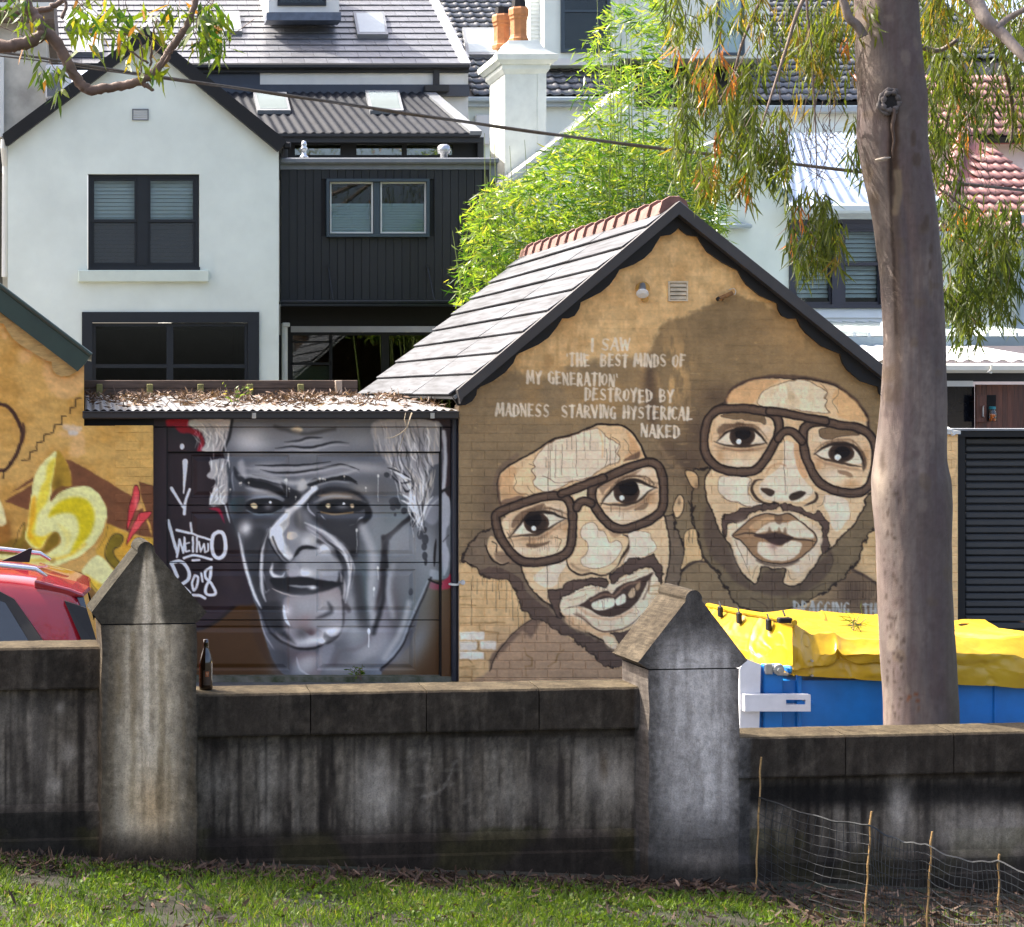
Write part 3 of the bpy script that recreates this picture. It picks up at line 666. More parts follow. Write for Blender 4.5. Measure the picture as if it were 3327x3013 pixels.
    for cx, cy, rx, ry in ((600,860,50,120),(700,1000,60,50),(1180,1060,60,60),(1320,900,50,70),(640,620,60,40)): cv.blob(2200+cx/3, 1500+cy/3, rx/3, ry/3, LT, .8)
    cv.fill(D((540,720),(620,640),(720,560),(850,510),(990,522),(1100,510),(1200,580),(1300,660),(1362,740),(1352,790),(1280,870),(1180,950),(1080,992),(920,992),(790,950),(700,870),(620,770)), (150,118,88), 2, 1, line=OUT, lw=4)
    cv.fill(D((760,700),(860,620),(940,590),(1060,600),(1160,570),(1260,640),(1340,742),(1150,742),(1050,690),(900,680)), (222,204,180), 3, .95, rough=2)
    cv.fill(D((700,640),(800,570),(900,540),(960,560),(860,610),(760,680)), (198,160,120), 4, .8)
    cv.fill(D((780,870),(800,790),(900,800),(1000,830),(1080,780),(1200,785),(1200,860),(1100,960),(920,965),(830,925)), (224,204,180), 3, .95, rough=2)
    cv.fill(D((960,530),(1020,530),(1020,600),(990,620),(955,590)), (108,84,66), 3, .85)
    cv.fill(D((740,722),(860,700),(960,688),(1040,705),(1140,742),(1060,792),(1000,815),(920,802),(850,755)), (62,48,44), 2.5, 1, rough=2)
    cv.stroke(D((535,720),(700,700),(860,725)), 5, (50,40,35), 1.8, .95, taper=True); cv.stroke(D((1060,760),(1200,760),(1360,778)), 5, (50,40,35), 1.8, .95, taper=True)
    for x in (900,990,1050): cv.fill(D((x-18,700),(x,640),(x+20,700)), (110,86,66), 4, .8)
    cv.blob(2512, 1776, 14, 12, (120,84,80), .6)
    cv.stroke(D((780,960),(900,1010),(1080,1010),(1180,960)), 9, (72,58,50), 4, .7)
    for q in (((560,760),(600,860),(640,940),(690,1060),(720,1120)),((680,860),(680,1000)),((740,1140),(760,1050),(790,1010)),((1280,900),(1290,960)),((1080,1060),(1110,1140),(1160,1140))): cv.stroke(D(*q), 2, (112,86,68), 1, .75)
    rim([(C((430,448),(640,445),(850,468),(955,515),(995,600),(985,700),(940,800),(870,920),(790,1022),(700,1058),(560,1055),(430,1030),(330,960),(272,860),(265,700),(290,580),(340,500)), 1),
         (C((1240,640),(1300,588),(1420,575),(1600,605),(1750,628),(1865,690),(1925,790),(1938,920),(1918,1080),(1875,1190),(1800,1255),(1680,1268),(1540,1240),(1420,1190),(1350,1120),(1298,1020),(1250,900),(1228,760)), 1)], 20)
    rim([(C((900,470),(1050,490),(1250,530),(1450,565)), 0), (C((985,740),(1030,685),(1090,662),(1150,685),(1215,760)), 0)], 18)
    # painted-out wing on the far right, drips, words
    cv.fill([(3075,1580),(3120,1480),(3120,1400),(3050,1400),(3060,1500)], BEI, 3, .95); cv.stroke([(3118,1478),(3105,1540),(3080,1580)], 6, OUT, 1.5, .9)
    cv.field(np.clip((cv.RX-3030)/30, 0, 1)*np.clip((cv.RY-1420)/10, 0, 1)*0.85, (206,174,130))
    for x in range(1530, 1790, 9):
        if cv.rng.random() < .75:
            y0 = 1868+cv.rng.uniform(0, 20) + max(0, (x-1650))*0.9; cv.drip(x+cv.rng.uniform(-3,3), y0, y0+cv.rng.uniform(20,150), (84,66,52), 1.7, .65)
    for k in range(60):
        x = cv.rng.uniform(1800, 2870); y0 = cv.rng.uniform(1840, 2080); cv.drip(x, y0, y0+cv.rng.uniform(15,90), (78,62,50), 1.6, .4)
    for x in range(2750, 2870, 9): cv.drip(x+cv.rng.uniform(-3,3), 1890, 1890+cv.rng.uniform(30,110), (56,44,38), 2, .6)
    tx = (208,198,184)
    for s, x0, y0, x1, y1 in (('I SAW',1920,1100,2052,1098),("'THE  BEST MINDS OF",1840,1150,2232,1154),("MY GENERATION'",1712,1206,2012,1218),('DESTROYED BY',1900,1262,2192,1270),('MADNESS  STARVING HYSTERICAL',1612,1312,2254,1326),('NAKED',2084,1382,2214,1383)):
        write(cv, s, x0, y0, x1, y1, 38, tx)
    write(cv, 'DRAGGING  THE', 2578, 1955, 2878, 1963, 44, (170,170,166))
    # white-washed bricks and worn joints low on the left
    for x0, y0, x1, y1 in ((1494,2054,1574,2080),(1494,2084,1548,2112),(1562,2083,1612,2110),(1494,2116,1574,2142)):
        cv.fill([(x0,y0),(x1,y0),(x1,y1),(x0,y1)], (218,212,204), 3, .92, False, rough=4)
    j = (118,88,50)
    for q in (((1494,1940),(1530,1938)),((1494,1966),(1545,1968)),((1497,2026),(1560,2024),(1640,2023)),((1558,2030),(1560,2050),(1620,2056),(1614,2080),(1640,2078)),((1552,2082),(1556,2096),(1550,2112),(1575,2118),(1576,2140)),((1494,2144),(1524,2142),(1534,2154)),((1494,2170),(1540,2166)),((1494,2200),(1532,2200),(1534,2226)),((1704,2106),(1712,2130),(1730,2140),(1728,2164),(1708,2166),(1710,2196)),((1832,2112),(1812,2128),(1806,2152),(1780,2166)),((2106,1905),(2142,1903),(2142,1932),(2108,1930),(2106,1905))):
        cv.stroke(q, 4.5, j, 2.4, .75, smooth=False, dry=.6)
    # mottled darker brown towards the bottom
    cv.field(np.clip((cv.RY-2170)/70, 0, 1)*np.clip((n2-.3)*2, 0, 1)*.45, (120,96,72))
    g = 1+.12*(cv.noise(6, 3)-.5)+.14*(cv.noise((26, 40), 4)-.5)+.12*(cv.noise((70, 14), 3)-.5)
    cv.rgb = np.clip(cv.rgb*g[..., None], 0, 1)
    return cv
CV_GABLE = paint_gable()

# ------------------------------------------------------------------ portrait on the garage door
def paint_door():
    cv = Canvas(494, 1350, 1500, 2246, 2.2, (50,40,44), 5, 1.0)
    g1 = lambda *p: T(500,1330,3,p)
    g2 = lambda *p: T(900,1330,3,p)
    g3 = lambda *p: T(500,1650,3,p)
    g4 = lambda *p: T(900,1650,3,p)
    S, F, G = cv.stroke, cv.fill, cv.blob
    n1 = cv.noise(90, 4)
    cv.field(np.clip((n1-.5)*2.5, 0, .5), (38,33,40)); cv.field(np.clip((n1-.62)*3, 0, .5), (66,44,52))
    # ochre lower corners
    F([(494,2060),(640,2045),(700,2022),(755,1978),(800,1968),(880,1990),(1000,2260),(494,2260)], (68,48,26), 9, 1)
    cv.field(np.clip((cv.RY-2040)/60, 0, 1)*np.clip((n1-.48)*3, 0, .5), (70,50,28))
    F([(1380,1900),(1410,1885),(1470,1890),(1510,1900),(1510,2260),(1180,2260),(1330,2100)], (72,51,28), 4, 1)
    S(g3((400,1195),(540,1150),(650,1080),(780,970)), 9, (34,28,30), 5, .8)
    # red flashes
    F(g1((130,100),(330,100),(340,170),(440,220),(490,320),(460,410),(420,400),(450,300),(360,240),(260,230),(200,170),(130,170)), (122,18,40), 5, .95)
    F(g1((540,970),(640,970),(690,1110),(620,1000)), (132,22,58), 4, .9); F(g4((1500,720),(1580,740),(1700,640),(1700,780),(1500,790)), (138,34,58), 5, .9); F(g2((1520,180),(1590,180),(1590,600),(1540,540)), (92,26,38), 8, .8)
    # head
    head = g1((720,90),(2600,90)) + g2((1600,300),(1610,800),(1690,900),(1690,1560),(1600,1660),(1500,1640)) + g4((1490,690),(1400,900),(1330,1080),(1270,1240),(1170,1400),(1020,1560),(960,1640),(300,1640)) + g3((1300,1640),(1190,1540),(1090,1300),(1030,1060),(960,860),(900,620),(850,350),(790,200),(740,60)) + g1((720,900),(700,500))
    F(head, (92,95,103), 3, 1)
    # broad shading of the skin
    for cx, cy, rx, ry, c, a, r in ((1010,1440,120,40,(138,141,150),.8,0),(1130,1410,140,26,(104,107,114),.7,0),(1270,1480,60,60,(112,114,122),.7,0),(810,1430,60,40,(150,153,162),.8,0),(850,1520,60,20,(140,142,150),.7,-10),(1000,1530,160,18,(150,150,158),.6,0),(1190,1520,100,16,(150,150,156),.7,8),
        (790,1640,40,90,(58,62,70),.8,0),(770,1710,30,60,(52,54,60),.8,0),(860,1600,60,26,(120,122,130),.7,0),(1130,1600,90,30,(56,58,64),.8,0),(1180,1590,60,20,(150,146,140),.5,0),
        (860,1850,50,110,(54,55,60),.75,0),(830,1760,26,40,(78,80,86),.8,0),(1120,1800,70,80,(50,50,54),.85,20),(1240,1720,60,120,(116,120,126),.8,0),(1215,1860,30,140,(142,146,154),.6,0),(1290,1680,60,60,(96,106,110),.7,0),(1270,1800,50,80,(84,94,98),.7,0),
        (1330,1830,80,100,(112,118,124),.7,0),(1340,1950,80,120,(98,106,110),.8,0),(1180,1950,30,120,(62,76,80),.85,0),(1280,1960,30,140,(88,84,88),.8,0),(1240,2000,26,140,(126,124,132),.7,0),(1150,2000,30,120,(132,136,144),.8,0),(1390,1820,40,90,(132,138,146),.6,0),(1360,2080,40,80,(112,118,126),.7,20),
        (930,1960,60,40,(58,58,64),.8,0),(890,2000,40,90,(64,62,66),.8,0),(1000,1960,60,60,(130,126,132),.8,0),(1080,1960,60,70,(138,132,134),.8,0),(1000,2030,70,40,(120,112,116),.8,0),(985,2015,26,40,(120,84,84),.5,0),(1010,2060,20,30,(84,66,70),.7,0),
        (1160,2120,80,26,(140,140,150),.8,-20),(1130,2160,50,30,(150,148,156),.6,0),(1230,2080,40,60,(136,134,142),.8,0),(1080,2150,40,50,(106,104,112),.8,0),(1280,2130,60,60,(124,130,140),.7,40),(1150,2210,90,30,(96,104,118),.7,0),(920,2160,50,60,(86,84,92),.7,0),(960,2130,70,26,(96,86,92),.6,10)):
        G(cx, cy, rx, ry, c, a, r)
    # white hair left
    F(g1((330,150),(380,100),(720,100),(740,170),(700,330),(680,410),(470,410),(495,330),(480,250),(430,200),(360,180)), (158,156,158), 5, .95, rough=4)
    F(g1((540,500),(720,490),(735,620),(730,800),(690,930),(560,940),(540,880),(590,760),(600,700),(555,680),(515,650),(550,580)), (150,150,154), 3.5, .95, rough=4)
    for k in range(34):
        x = 500+cv.rng.uniform(360, 700)/3; y = 1330+cv.rng.uniform(110, 300)/3
        S([(x, y), (x+cv.rng.uniform(8,22), y+18), (x+cv.rng.uniform(0,16), y+cv.rng.uniform(30,46))], cv.rng.uniform(1.5,4), cv.rng.choice([(196,194,194),(120,118,122),(184,178,170)]), 2.2, .55, taper=True)
    for k in range(36):
        x = 500+cv.rng.uniform(590, 710)/3; y = 1330+cv.rng.uniform(490, 820)/3
        S([(x, y), (x+cv.rng.uniform(-5,5), y+20), (x+cv.rng.uniform(-14,8), y+cv.rng.uniform(28,50))], cv.rng.uniform(1.5,4), cv.rng.choice([(200,200,202),(112,112,116),(182,180,178)]), 2, .55, taper=True)
    for q in (((690,730),(600,800),(550,900)),((690,780),(640,850),(580,920)),((700,830),(660,900),(690,930)),((600,740),(570,820),(545,880))): S(g1(*q), 5, (196,196,198), 2, .8, taper=True)
    S(g1((660,880),(700,960),(725,1050),(740,1110)), 6, (168,170,178), 2, .9, taper=True)
    S(g1((765,110),(745,230),(710,330),(680,410)), 9, (44,44,48), 3, .95)
    S(g1((720,520),(740,700),(745,900)), 12, (54,58,66), 6, .8)
    S(g1((790,580),(760,660),(780,790)), 5, (128,132,142), 2.5, .8, taper=True)
    # white hair right
    F(g2((920,230),(1000,110),(1500,110),(1590,190),(1590,500),(1500,560),(1440,700),(1390,900),(1340,1050),(1310,960),(1200,800),(1160,640),(1080,540),(1010,420)), (140,140,146), 6, .9, rough=5)
    for k in range(80):
        t = cv.rng.random(); x = 900+cv.rng.uniform(930, 1560)/3; y = 1330+cv.rng.uniform(110, 420)/3
        S([(x, y), (x+10*t, y+22), (x+22*t, y+cv.rng.uniform(36,60))], cv.rng.uniform(1.5,5), cv.rng.choice([(190,190,194),(104,104,110),(176,170,162),(84,84,90)]), 2.4, .5, taper=True)
    for k in range(46):
        a = cv.rng.random(); x0, y0 = 900+(1090+460*a)/3, 1330+(520+60*cv.rng.random()+200*a*cv.rng.random())/3
        S([(x0, y0), (x0+(1400-1090-460*a)/9+8, y0+40), (900+(1330+120*a)/3+cv.rng.uniform(-12,12), y0+cv.rng.uniform(70,130))], cv.rng.uniform(2,5.5), cv.rng.choice([(196,196,200),(70,70,76),(158,158,164),(176,172,166)]), 2, .6, taper=True)
    for q in (((1080,570),(1200,620),(1310,680)),((1110,640),(1200,720),(1310,700)),((1190,720),(1260,800),(1330,760))): S(g2(*q), 7, (40,40,46), 2.5, .8, taper=True)
    for q in (((1100,590),(1220,650),(1310,690)),((1200,820),(1300,880),(1370,950)),((1210,890),(1290,930),(1350,1040)),((1330,970),(1370,1050),(1390,1120)),((1410,1130),(1450,960),(1520,850)),((1440,1080),(1490,960),(1580,870))): S(g2(*q), 8, (194,196,202), 2.5, .85, taper=True)
    F(g2((1440,1060),(1480,900),(1580,850),(1590,1000),(1560,1100),(1500,1130)), (132,136,148), 6, .7)
    S(g2((1625,220),(1640,450),(1625,770)), 13, (150,154,164), 4, .9); F(g2((1610,850),(1660,840),(1690,920),(1685,1100),(1650,1180),(1650,1300),(1680,1420),(1660,1560),(1615,1570)), (138,142,154), 4, .9)
    S(g2((1610,800),(1680,760)), 8, (32,32,36), 3, .9); S(g2((1620,1290),(1670,1230)), 4, (60,60,66), 3, .7)
    # ear
    S(g2((1550,1270),(1535,1400),(1535,1530)), 8, (38,36,40), 2.5, .9, taper=True)
    F(g2((1490,1640),(1500,1560),(1590,1590),(1590,1660),(1540,1660)), (140,146,158), 4, .8)
    S(g2((1480,1660),(1540,1690),(1600,1700)), 6, (34,30,36), 2, .9)
    for cx, cy, rx, ry in ((1140,900,50,45),(1180,940,26,36),(1130,960,30,30),(1240,990,30,32),(1155,1030,14,18),(1330,1120,34,34),(1395,1225,32,45),(1440,1180,20,30),(1445,1270,34,50),(1435,1340,28,40),(1440,1430,26,40),(1450,1490,16,36),(1305,1780,25,36),(1070,640,26,26)): cv.dot(900+cx/3, 1330+cy/3, rx/3, ry/3, (50,52,58), .85, 0, 2)
    # forehead furrows
    for q, w in ((((1180,380),(1350,365),(1480,375),(1620,355),(1760,320),(1900,330)),8),(((1270,320),(1420,305),(1500,280),(1640,275)),8),(((990,545),(1150,550),(1300,545),(1480,540),(1720,510)),7),(((1040,590),(1140,610),(1300,620),(1560,590),(1740,550),(1850,540),(2000,590)),8),(((960,640),(1080,660),(1250,690)),7),(((900,690),(1000,690),(1120,720),(1250,740)),12)):
        S(g1(*q), w, (46,47,52), 2.6, .9, taper=True)
        S([(x, y+9) for x, y in g1(*q)], w*.8, (158,160,168), 3.5, .5, taper=True)
    F(g1((1330,200),(1400,170),(1450,200),(1410,240)), (196,184,164), 6, .8); S(g1((1180,170),(1280,200),(1500,240),(1760,190)), 12, (58,56,56), 6, .6)
    F(g1((820,520),(870,500),(900,640),(880,680),(830,600)), (150,152,160), 8, .7); F(g1((780,560),(830,620),(890,690),(860,720),(790,660)), (46,48,54), 5, .85)
    # left brow, eye
    F(g1((890,690),(960,670),(1080,690),(1200,730),(1280,800),(1330,860),(1280,870),(1180,790),(1060,740),(930,720)), (36,36,41), 3.5, .95)
    G(842,1590,30,26,(128,130,138),.6); G(885,1585,50,14,(134,136,144),.7,10)
    F(g1((890,940),(960,880),(1090,870),(1200,880),(1260,930),(1200,1000),(1060,1010),(940,990)), (26,26,30), 4, .95)
    F(g1((940,930),(980,910),(1010,930),(1000,970),(960,960)), (206,174,122), 2.4, .95); G(870,1648,14,12,(84,84,90),.8); cv.dot(877.5,1633,4,4,(232,236,240))
    S(g1((890,900),(960,870),(1100,850),(1230,850)), 6, (120,124,132), 3, .7, taper=True); S(g1((900,980),(1000,1030),(1140,1020),(1230,980)), 6, (90,102,112), 3, .7, taper=True)
    F(g1((1240,700),(1300,740),(1320,820),(1400,850),(1360,880),(1300,940),(1240,930),(1290,860),(1260,780)), (30,30,34), 5, .85)
    F(g1((1400,770),(1440,680),(1480,700),(1490,770),(1430,800)), (150,146,140), 5, .8); F(g1((1320,760),(1400,800),(1480,780),(1540,790),(1440,840),(1350,850)), (52,52,58), 5, .8)
    F(g1((760,880),(880,860),(880,960),(840,1010),(760,980)), (56,74,80), 6, .85)
    G(790,1725,16,30,(160,156,156),.9,-10); F(g1((830,1110),(900,1050),(970,1080),(940,1180),(900,1215),(850,1170)), (104,104,110), 6, .7); G(800,1722,10,13,(196,186,176),.8)
    # nose
    F(g1((1540,830),(1480,870),(1400,920),(1290,960),(1270,1030),(1180,1120),(1130,1180),(1120,1270),(1160,1350),(1220,1440),(1270,1480),(1330,1490),(1380,1420),(1480,1380),(1600,1360),(1610,1290),(1560,1230),(1470,1180),(1400,1090),(1440,960),(1460,880)), (128,130,138), 4, .95)
    F(g1((1130,1180),(1190,1120),(1270,1060),(1290,980),(1400,910),(1480,860),(1540,810),(1500,860),(1390,960),(1330,1030),(1310,1140),(1240,1230),(1250,1290),(1180,1260)), (184,184,186), 4, .9)
    F(g1((1130,1200),(1180,1180),(1220,1230),(1260,1300),(1300,1400),(1230,1380),(1160,1300)), (196,190,176), 5, .85)
    F(g1((1310,1200),(1380,1200),(1400,1240),(1350,1270),(1300,1260)), (216,200,184), 3, .85); G(905,1748,14,12,(220,212,204),.8)
    F(g1((1400,960),(1460,1000),(1480,1100),(1500,1180),(1420,1180),(1370,1100),(1370,1020)), (98,98,102), 6, .8); G(973,1690,7,26,(160,156,150),.7)
    G(1012,1755,18,22,(156,154,150),.7); G(975,1755,18,22,(96,96,100),.6)
    S(g1((1380,1420),(1440,1360),(1520,1350),(1590,1370)), 10, (34,33,36), 4, .95, taper=True); S(g1((1120,1270),(1160,1360),(1220,1440),(1260,1490)), 5, (38,38,42), 2.5, .85)
    S(g1((1260,1490),(1320,1500),(1370,1430)), 5, (44,44,48), 2.5, .8)
    # right eye and brow
    F(g2((300,720),(370,670),(420,690),(520,680),(620,650),(700,660),(780,710),(700,700),(600,700),(480,710),(380,740),(310,750)), (34,34,38), 3, .95)
    F(g2((230,930),(270,850),(380,800),(500,750),(640,750),(760,790),(860,860),(900,960),(900,1050),(780,1150),(690,1160),(540,1150),(420,1110),(300,1080),(240,1010)), (62,63,69), 14, .85)
    F(g2((430,850),(560,790),(700,800),(780,840),(820,890),(700,880),(520,880),(420,890)), (98,92,88), 6, .8); F(g2((400,840),(560,830),(720,850),(700,870),(520,865)), (134,116,96), 5, .6)
    F(g2((390,960),(450,900),(600,880),(760,890),(870,930),(800,990),(640,1000),(480,1000)), (24,24,28), 6, .95)
    F(g2((470,940),(500,920),(520,940),(500,970)), (212,180,128), 2.2, .95); F(g2((715,930),(745,925),(750,955),(725,965)), (204,172,122), 2.2, .95); G(1112,1648,22,10,(92,92,96),.85); cv.dot(1117,1637,4,4.4,(236,240,242))
    F(g2((850,930),(905,950),(905,1050),(800,1130),(770,1180),(780,1110),(860,1040)), (26,26,30), 3, .9)
    S(g2((300,920),(310,980),(370,1040)), 6, (134,136,146), 3, .8, taper=True); S(g2((430,1000),(560,1030),(740,1010)), 4, (120,104,80), 2, .7)
    S(g2((270,840),(400,740),(560,700),(700,720)), 8, (128,130,136), 4, .7, taper=True)
    for q in (((770,1120),(800,1070),(840,1050)),((700,1135),(760,1120)),((430,1030),(480,1080))): S(g2(*q), 4, (176,180,188), 1.8, .85, taper=True)
    # cheek folds
    F(g2((280,1140),(380,1160),(560,1240),(680,1330),(720,1420),(640,1380),(520,1310),(400,1260),(310,1200)), (134,134,142), 5, .85)
    for q in (((300,1160),(450,1250),(600,1340),(720,1480),(725,1600)),((290,1120),(430,1180),(600,1260),(720,1380)),((330,1210),(500,1320),(650,1420),(710,1560))): S(g2(*q), 5, (178,178,184), 2.6, .6, taper=True)
    S(g2((400,1290),(520,1380),(580,1500),(600,1650),(640,1800),(650,2000)), 11, (46,45,49), 7, .8)
    S(g4((650,840),(660,930),(700,1000)), 16, (54,50,54), 6, .7)
    S(g4((620,640),(650,760),(655,900)), 12, (168,166,170), 4, .8, taper=True); S(g4((720,500),(722,640),(690,800)), 5, (180,178,180), 2, .7, taper=True)
    F(g1((1110,1160),(1060,1330),(1040,1480),(1020,1600),(1030,1700),(1020,1760),(1060,1810),(1130,1760),(1080,1760),(1080,1640),(1060,1540),(1080,1400)), (156,158,166), 3, .9)
    S(g1((1130,1150),(1080,1330),(1050,1500),(1060,1640),(1100,1770)), 5, (42,42,46), 2.5, .8)
    F(g3((830,260),(880,300),(880,450),(930,640),(980,800),(1040,960),(1010,950),(940,800),(900,620),(850,400)), (162,166,176), 3.5, .9)
    S(g3((820,240),(860,430),(900,650),(960,850),(1040,1000)), 4, (40,40,46), 2, .6)
    G(885,1925,22,80,(60,58,62),.7)
    # mouth and chin
    F(g1((1380,1450),(1440,1400),(1640,1360),(1740,1440),(1790,1560),(1780,1680),(1640,1700),(1560,1660),(1420,1640),(1400,1540)), (126,128,136), 5, .92); G(1000,1808,30,14,(168,168,176),.7,-20); G(1060,1790,34,16,(150,152,160),.7)
    F(g1((1290,1510),(1370,1490),(1420,1560),(1400,1630),(1340,1650),(1300,1600)), (140,140,150), 4, .9); F(g1((1430,1560),(1500,1540),(1520,1600),(1450,1630)), (196,196,204), 5, .85)
    S(g1((1155,1520),(1140,1570),(1170,1630),(1240,1640),(1275,1600)), 9, (168,170,178), 3, .85, taper=True); F(g1((1160,1500),(1240,1490),(1280,1560),(1220,1600),(1170,1570)), (70,70,76), 5, .8); S(g1((1600,1380),(1660,1330),(1720,1400)), 9, (176,180,190), 4, .75, taper=True)
    F(g1((1130,1660),(1200,1650),(1330,1650),(1460,1640),(1600,1670),(1780,1690),(1700,1740),(1600,1790),(1460,1810),(1300,1790),(1180,1750)), (42,41,46), 4, .95)
    F(g1((1300,1650),(1480,1660),(1580,1690),(1420,1700),(1320,1690)), (78,76,80), 5, .7); S(g1((1330,1725),(1450,1735),(1560,1720)), 8, (134,136,144), 4, .8, taper=True); F(g1((1510,1740),(1550,1715),(1585,1740),(1540,1755)), (206,208,214), 2, .85)
    S(g1((1150,1750),(1240,1790),(1330,1815),(1440,1830)), 4, (176,168,164), 2, .8, taper=True)
    F(g3((1280,880),(1440,870),(1560,850),(1660,770),(1760,770),(1830,860),(1830,1000),(1820,1180),(1760,1240),(1680,1180),(1600,1200),(1540,1240),(1480,1200),(1380,1180),(1310,1120),(1270,1000)), (128,120,124), 6, .88)
    G(1068,1960,30,34,(146,138,138),.8); G(1085,2010,36,24,(150,150,160),.8); S(g3((1690,920),(1700,990),(1660,1060),(1560,1090)), 10, (74,68,72), 6, .75, taper=True)
    G(935,1985,16,20,(184,182,190),.9); S(g3((1265,960),(1275,1080),(1320,1150)), 6, (196,196,204), 2, .85, taper=True)
    G(995,2025,22,34,(128,86,84),.55); G(1010,2055,16,20,(74,56,60),.75); G(1072,2055,24,12,(176,178,190),.8,20)
    F(g3((1190,1200),(1330,1180),(1440,1190),(1540,1250),(1600,1200),(1680,1260),(1690,1310),(1600,1350),(1460,1360),(1320,1340),(1230,1280)), (132,130,138), 5, .88); G(1000,2085,40,14,(164,164,172),.8,-12); G(1050,2080,12,10,(206,208,214),.8)
    S(g3((1050,1000),(1130,1200),(1250,1310),(1400,1370),(1540,1375),(1640,1340),(1700,1290),(1800,1240),(1850,1120),(1840,900)), 8, (36,33,36), 5, .85, w2=5)
    F(g3((1660,1210),(1720,1260),(1800,1250),(1720,1320),(1660,1320)), (30,28,31), 4, .9)
    S(g3((1030,1040),(1080,1230),(1180,1400)), 5, (150,148,156), 2.5, .6, taper=True)
    # neck and jaw
    F(g3((1380,1480),(1430,1410),(1600,1420),(1640,1560),(1600,1640),(1480,1620),(1410,1540)), (108,100,106), 6, .85); G(1000,2150,34,18,(166,162,168),.6,-20); S(g4((190,1460),(230,1580),(330,1640)), 7, (164,166,178), 3, .7, taper=True)
    F(g3((1120,1390),(1250,1400),(1330,1500),(1330,1630),(1220,1560)), (70,72,80), 8, .7); F(g4((420,1380),(560,1330),(520,1480),(460,1560),(400,1560)), (136,138,148), 8, .6)
    S(g4((1040,290),(1040,420),(1030,600)), 16, (40,38,41), 5, .85); S(g4((1040,300),(1120,240),(1220,150),(1310,80)), 12, (34,32,35), 3, .9, w2=5); S(g4((1030,600),(1010,800),(960,1000)), 14, (60,56,60), 7, .8)
    F(g4((1090,330),(1150,250),(1280,180),(1330,300),(1330,450),(1100,440)), (120,126,134), 9, .6)
    S(g4((1100,640),(1080,800),(1100,980)), 12, (140,146,156), 6, .6); S(g4((560,1540),(620,1400),(760,1380),(860,1330),(900,1250)), 14, (96,90,96), 8, .6)
    S(g4((1500,680),(1450,820),(1400,930),(1330,1080),(1280,1200),(1230,1330),(1130,1470),(1010,1580)), 6, (36,34,38), 4, .8)
    S(g4((1470,720),(1390,900),(1310,1080),(1260,1210),(1180,1370),(1080,1480)), 7, (150,156,166), 4, .5)
    F(g3((1000,980),(1050,1200),(1110,1380),(1160,1500),(1240,1620),(1060,1450),(940,1150),(960,1000)), (62,46,34), 8, .6)
    # second pass: strong lights and darks over the whole face
    h = lambda *p: T(487,1333,1.104,p)
    def LI(pts, w, v, soft=6, a=.8, **k): S(h(*pts), w, (v,v+2,v+8) if v > 90 else (v,v,v+4), soft, a, **k)
    def LF(pts, v, soft=6, a=.85): F(h(*pts), (v,v+2,v+8) if v > 90 else (v,v,v+4), soft, a)
    def LB(x, y, rx, ry, v, a=.8, r=0): (cx, cy), = h((x,y)); G(cx, cy, rx, ry, (v,v+2,v+8) if v > 90 else (v,v,v+4), a, r)
    LB(370,110,56,34,176); LB(470,100,70,20,112,.6); LB(760,110,60,30,128,.6); LI([(320,232),(420,240),(520,262),(640,244),(740,216)],16,158,8,.7,taper=True); LI([(330,205),(450,215),(620,205),(760,196)],9,138,6,.6,taper=True)
    LF([(325,440),(400,420),(425,470),(405,560),(420,690),(395,690),(360,600),(335,520)],52,12,.8); LF([(400,700),(470,690),(478,780),(520,838),(455,800),(412,750)],44,10,.85); LB(395,395,70,22,56,.8); LB(330,350,30,60,50,.75); LB(345,425,18,24,170,.9); LI([(318,440),(333,520),(358,620),(400,712)],10,172,4,.9,taper=True); LI([(432,420),(406,480),(400,560),(402,640),(416,685)],11,166,4,.9,taper=True); LI([(424,430),(396,500),(390,580)],6,34,4,.8,taper=True)
    LF([(345,250),(420,260),(482,290),(502,322),(468,316),(400,287),(345,268)],32,5,.9); LI([(345,280),(420,294),(478,318)],12,138,6,.75,taper=True); LF([(345,345),(376,325),(430,318),(482,336),(450,365),(390,372)],28,5,.8); LF([(500,290),(545,300),(520,345),(486,350),(492,318)],38,7,.85); LB(545,272,14,22,156,.85)
    LI([(592,282),(545,328),(502,368),(456,410),(436,452)],20,204,6,.9,w2=14); LF([(434,430),(470,418),(482,470),(512,520),(492,536),(452,492)],208,6,.85); LB(530,400,22,44,84,.8,-20); LB(560,470,26,22,172,.85); LB(520,450,18,16,150,.7); LB(505,500,22,20,128,.7); LI([(518,524),(548,494),(606,498)],14,28,5,.92,taper=True); LI([(440,455),(465,510),(500,545)],6,40,4,.8)
    LI([(566,268),(620,254),(700,240),(742,264)],11,30,4,.92,taper=True); LI([(556,350),(588,304),(650,285),(730,294),(784,332)],14,38,7,.85,taper=True); LI([(590,330),(650,308),(720,312)],11,128,6,.7,taper=True); LF([(600,346),(650,326),(730,326),(782,346),(730,366),(640,370)],26,5,.75); LI([(778,340),(790,378),(750,412)],13,28,5,.92); LF([(590,385),(680,392),(765,395),(748,450),(742,520),(715,530),(690,480),(630,430)],48,10,.85); LB(560,380,14,34,120,.6,-30)
    LI([(556,405),(640,448),(702,520),(716,600),(702,690)],11,176,5,.85,taper=True); LI([(590,415),(684,480),(732,560),(722,640)],7,150,4,.7,taper=True); LI([(600,440),(668,500),(690,580),(690,660)],9,40,6,.8,taper=True)
    LF([(540,510),(600,500),(660,520),(690,570),(640,592),(560,592)],142,8,.85); LB(624,497,20,14,200,.85); LB(560,585,24,12,196,.85); LB(515,560,22,26,140,.85); LI([(440,548),(440,590),(484,602)],11,172,5,.85,taper=True); LB(470,555,22,20,58,.75); LB(650,560,30,20,110,.6)
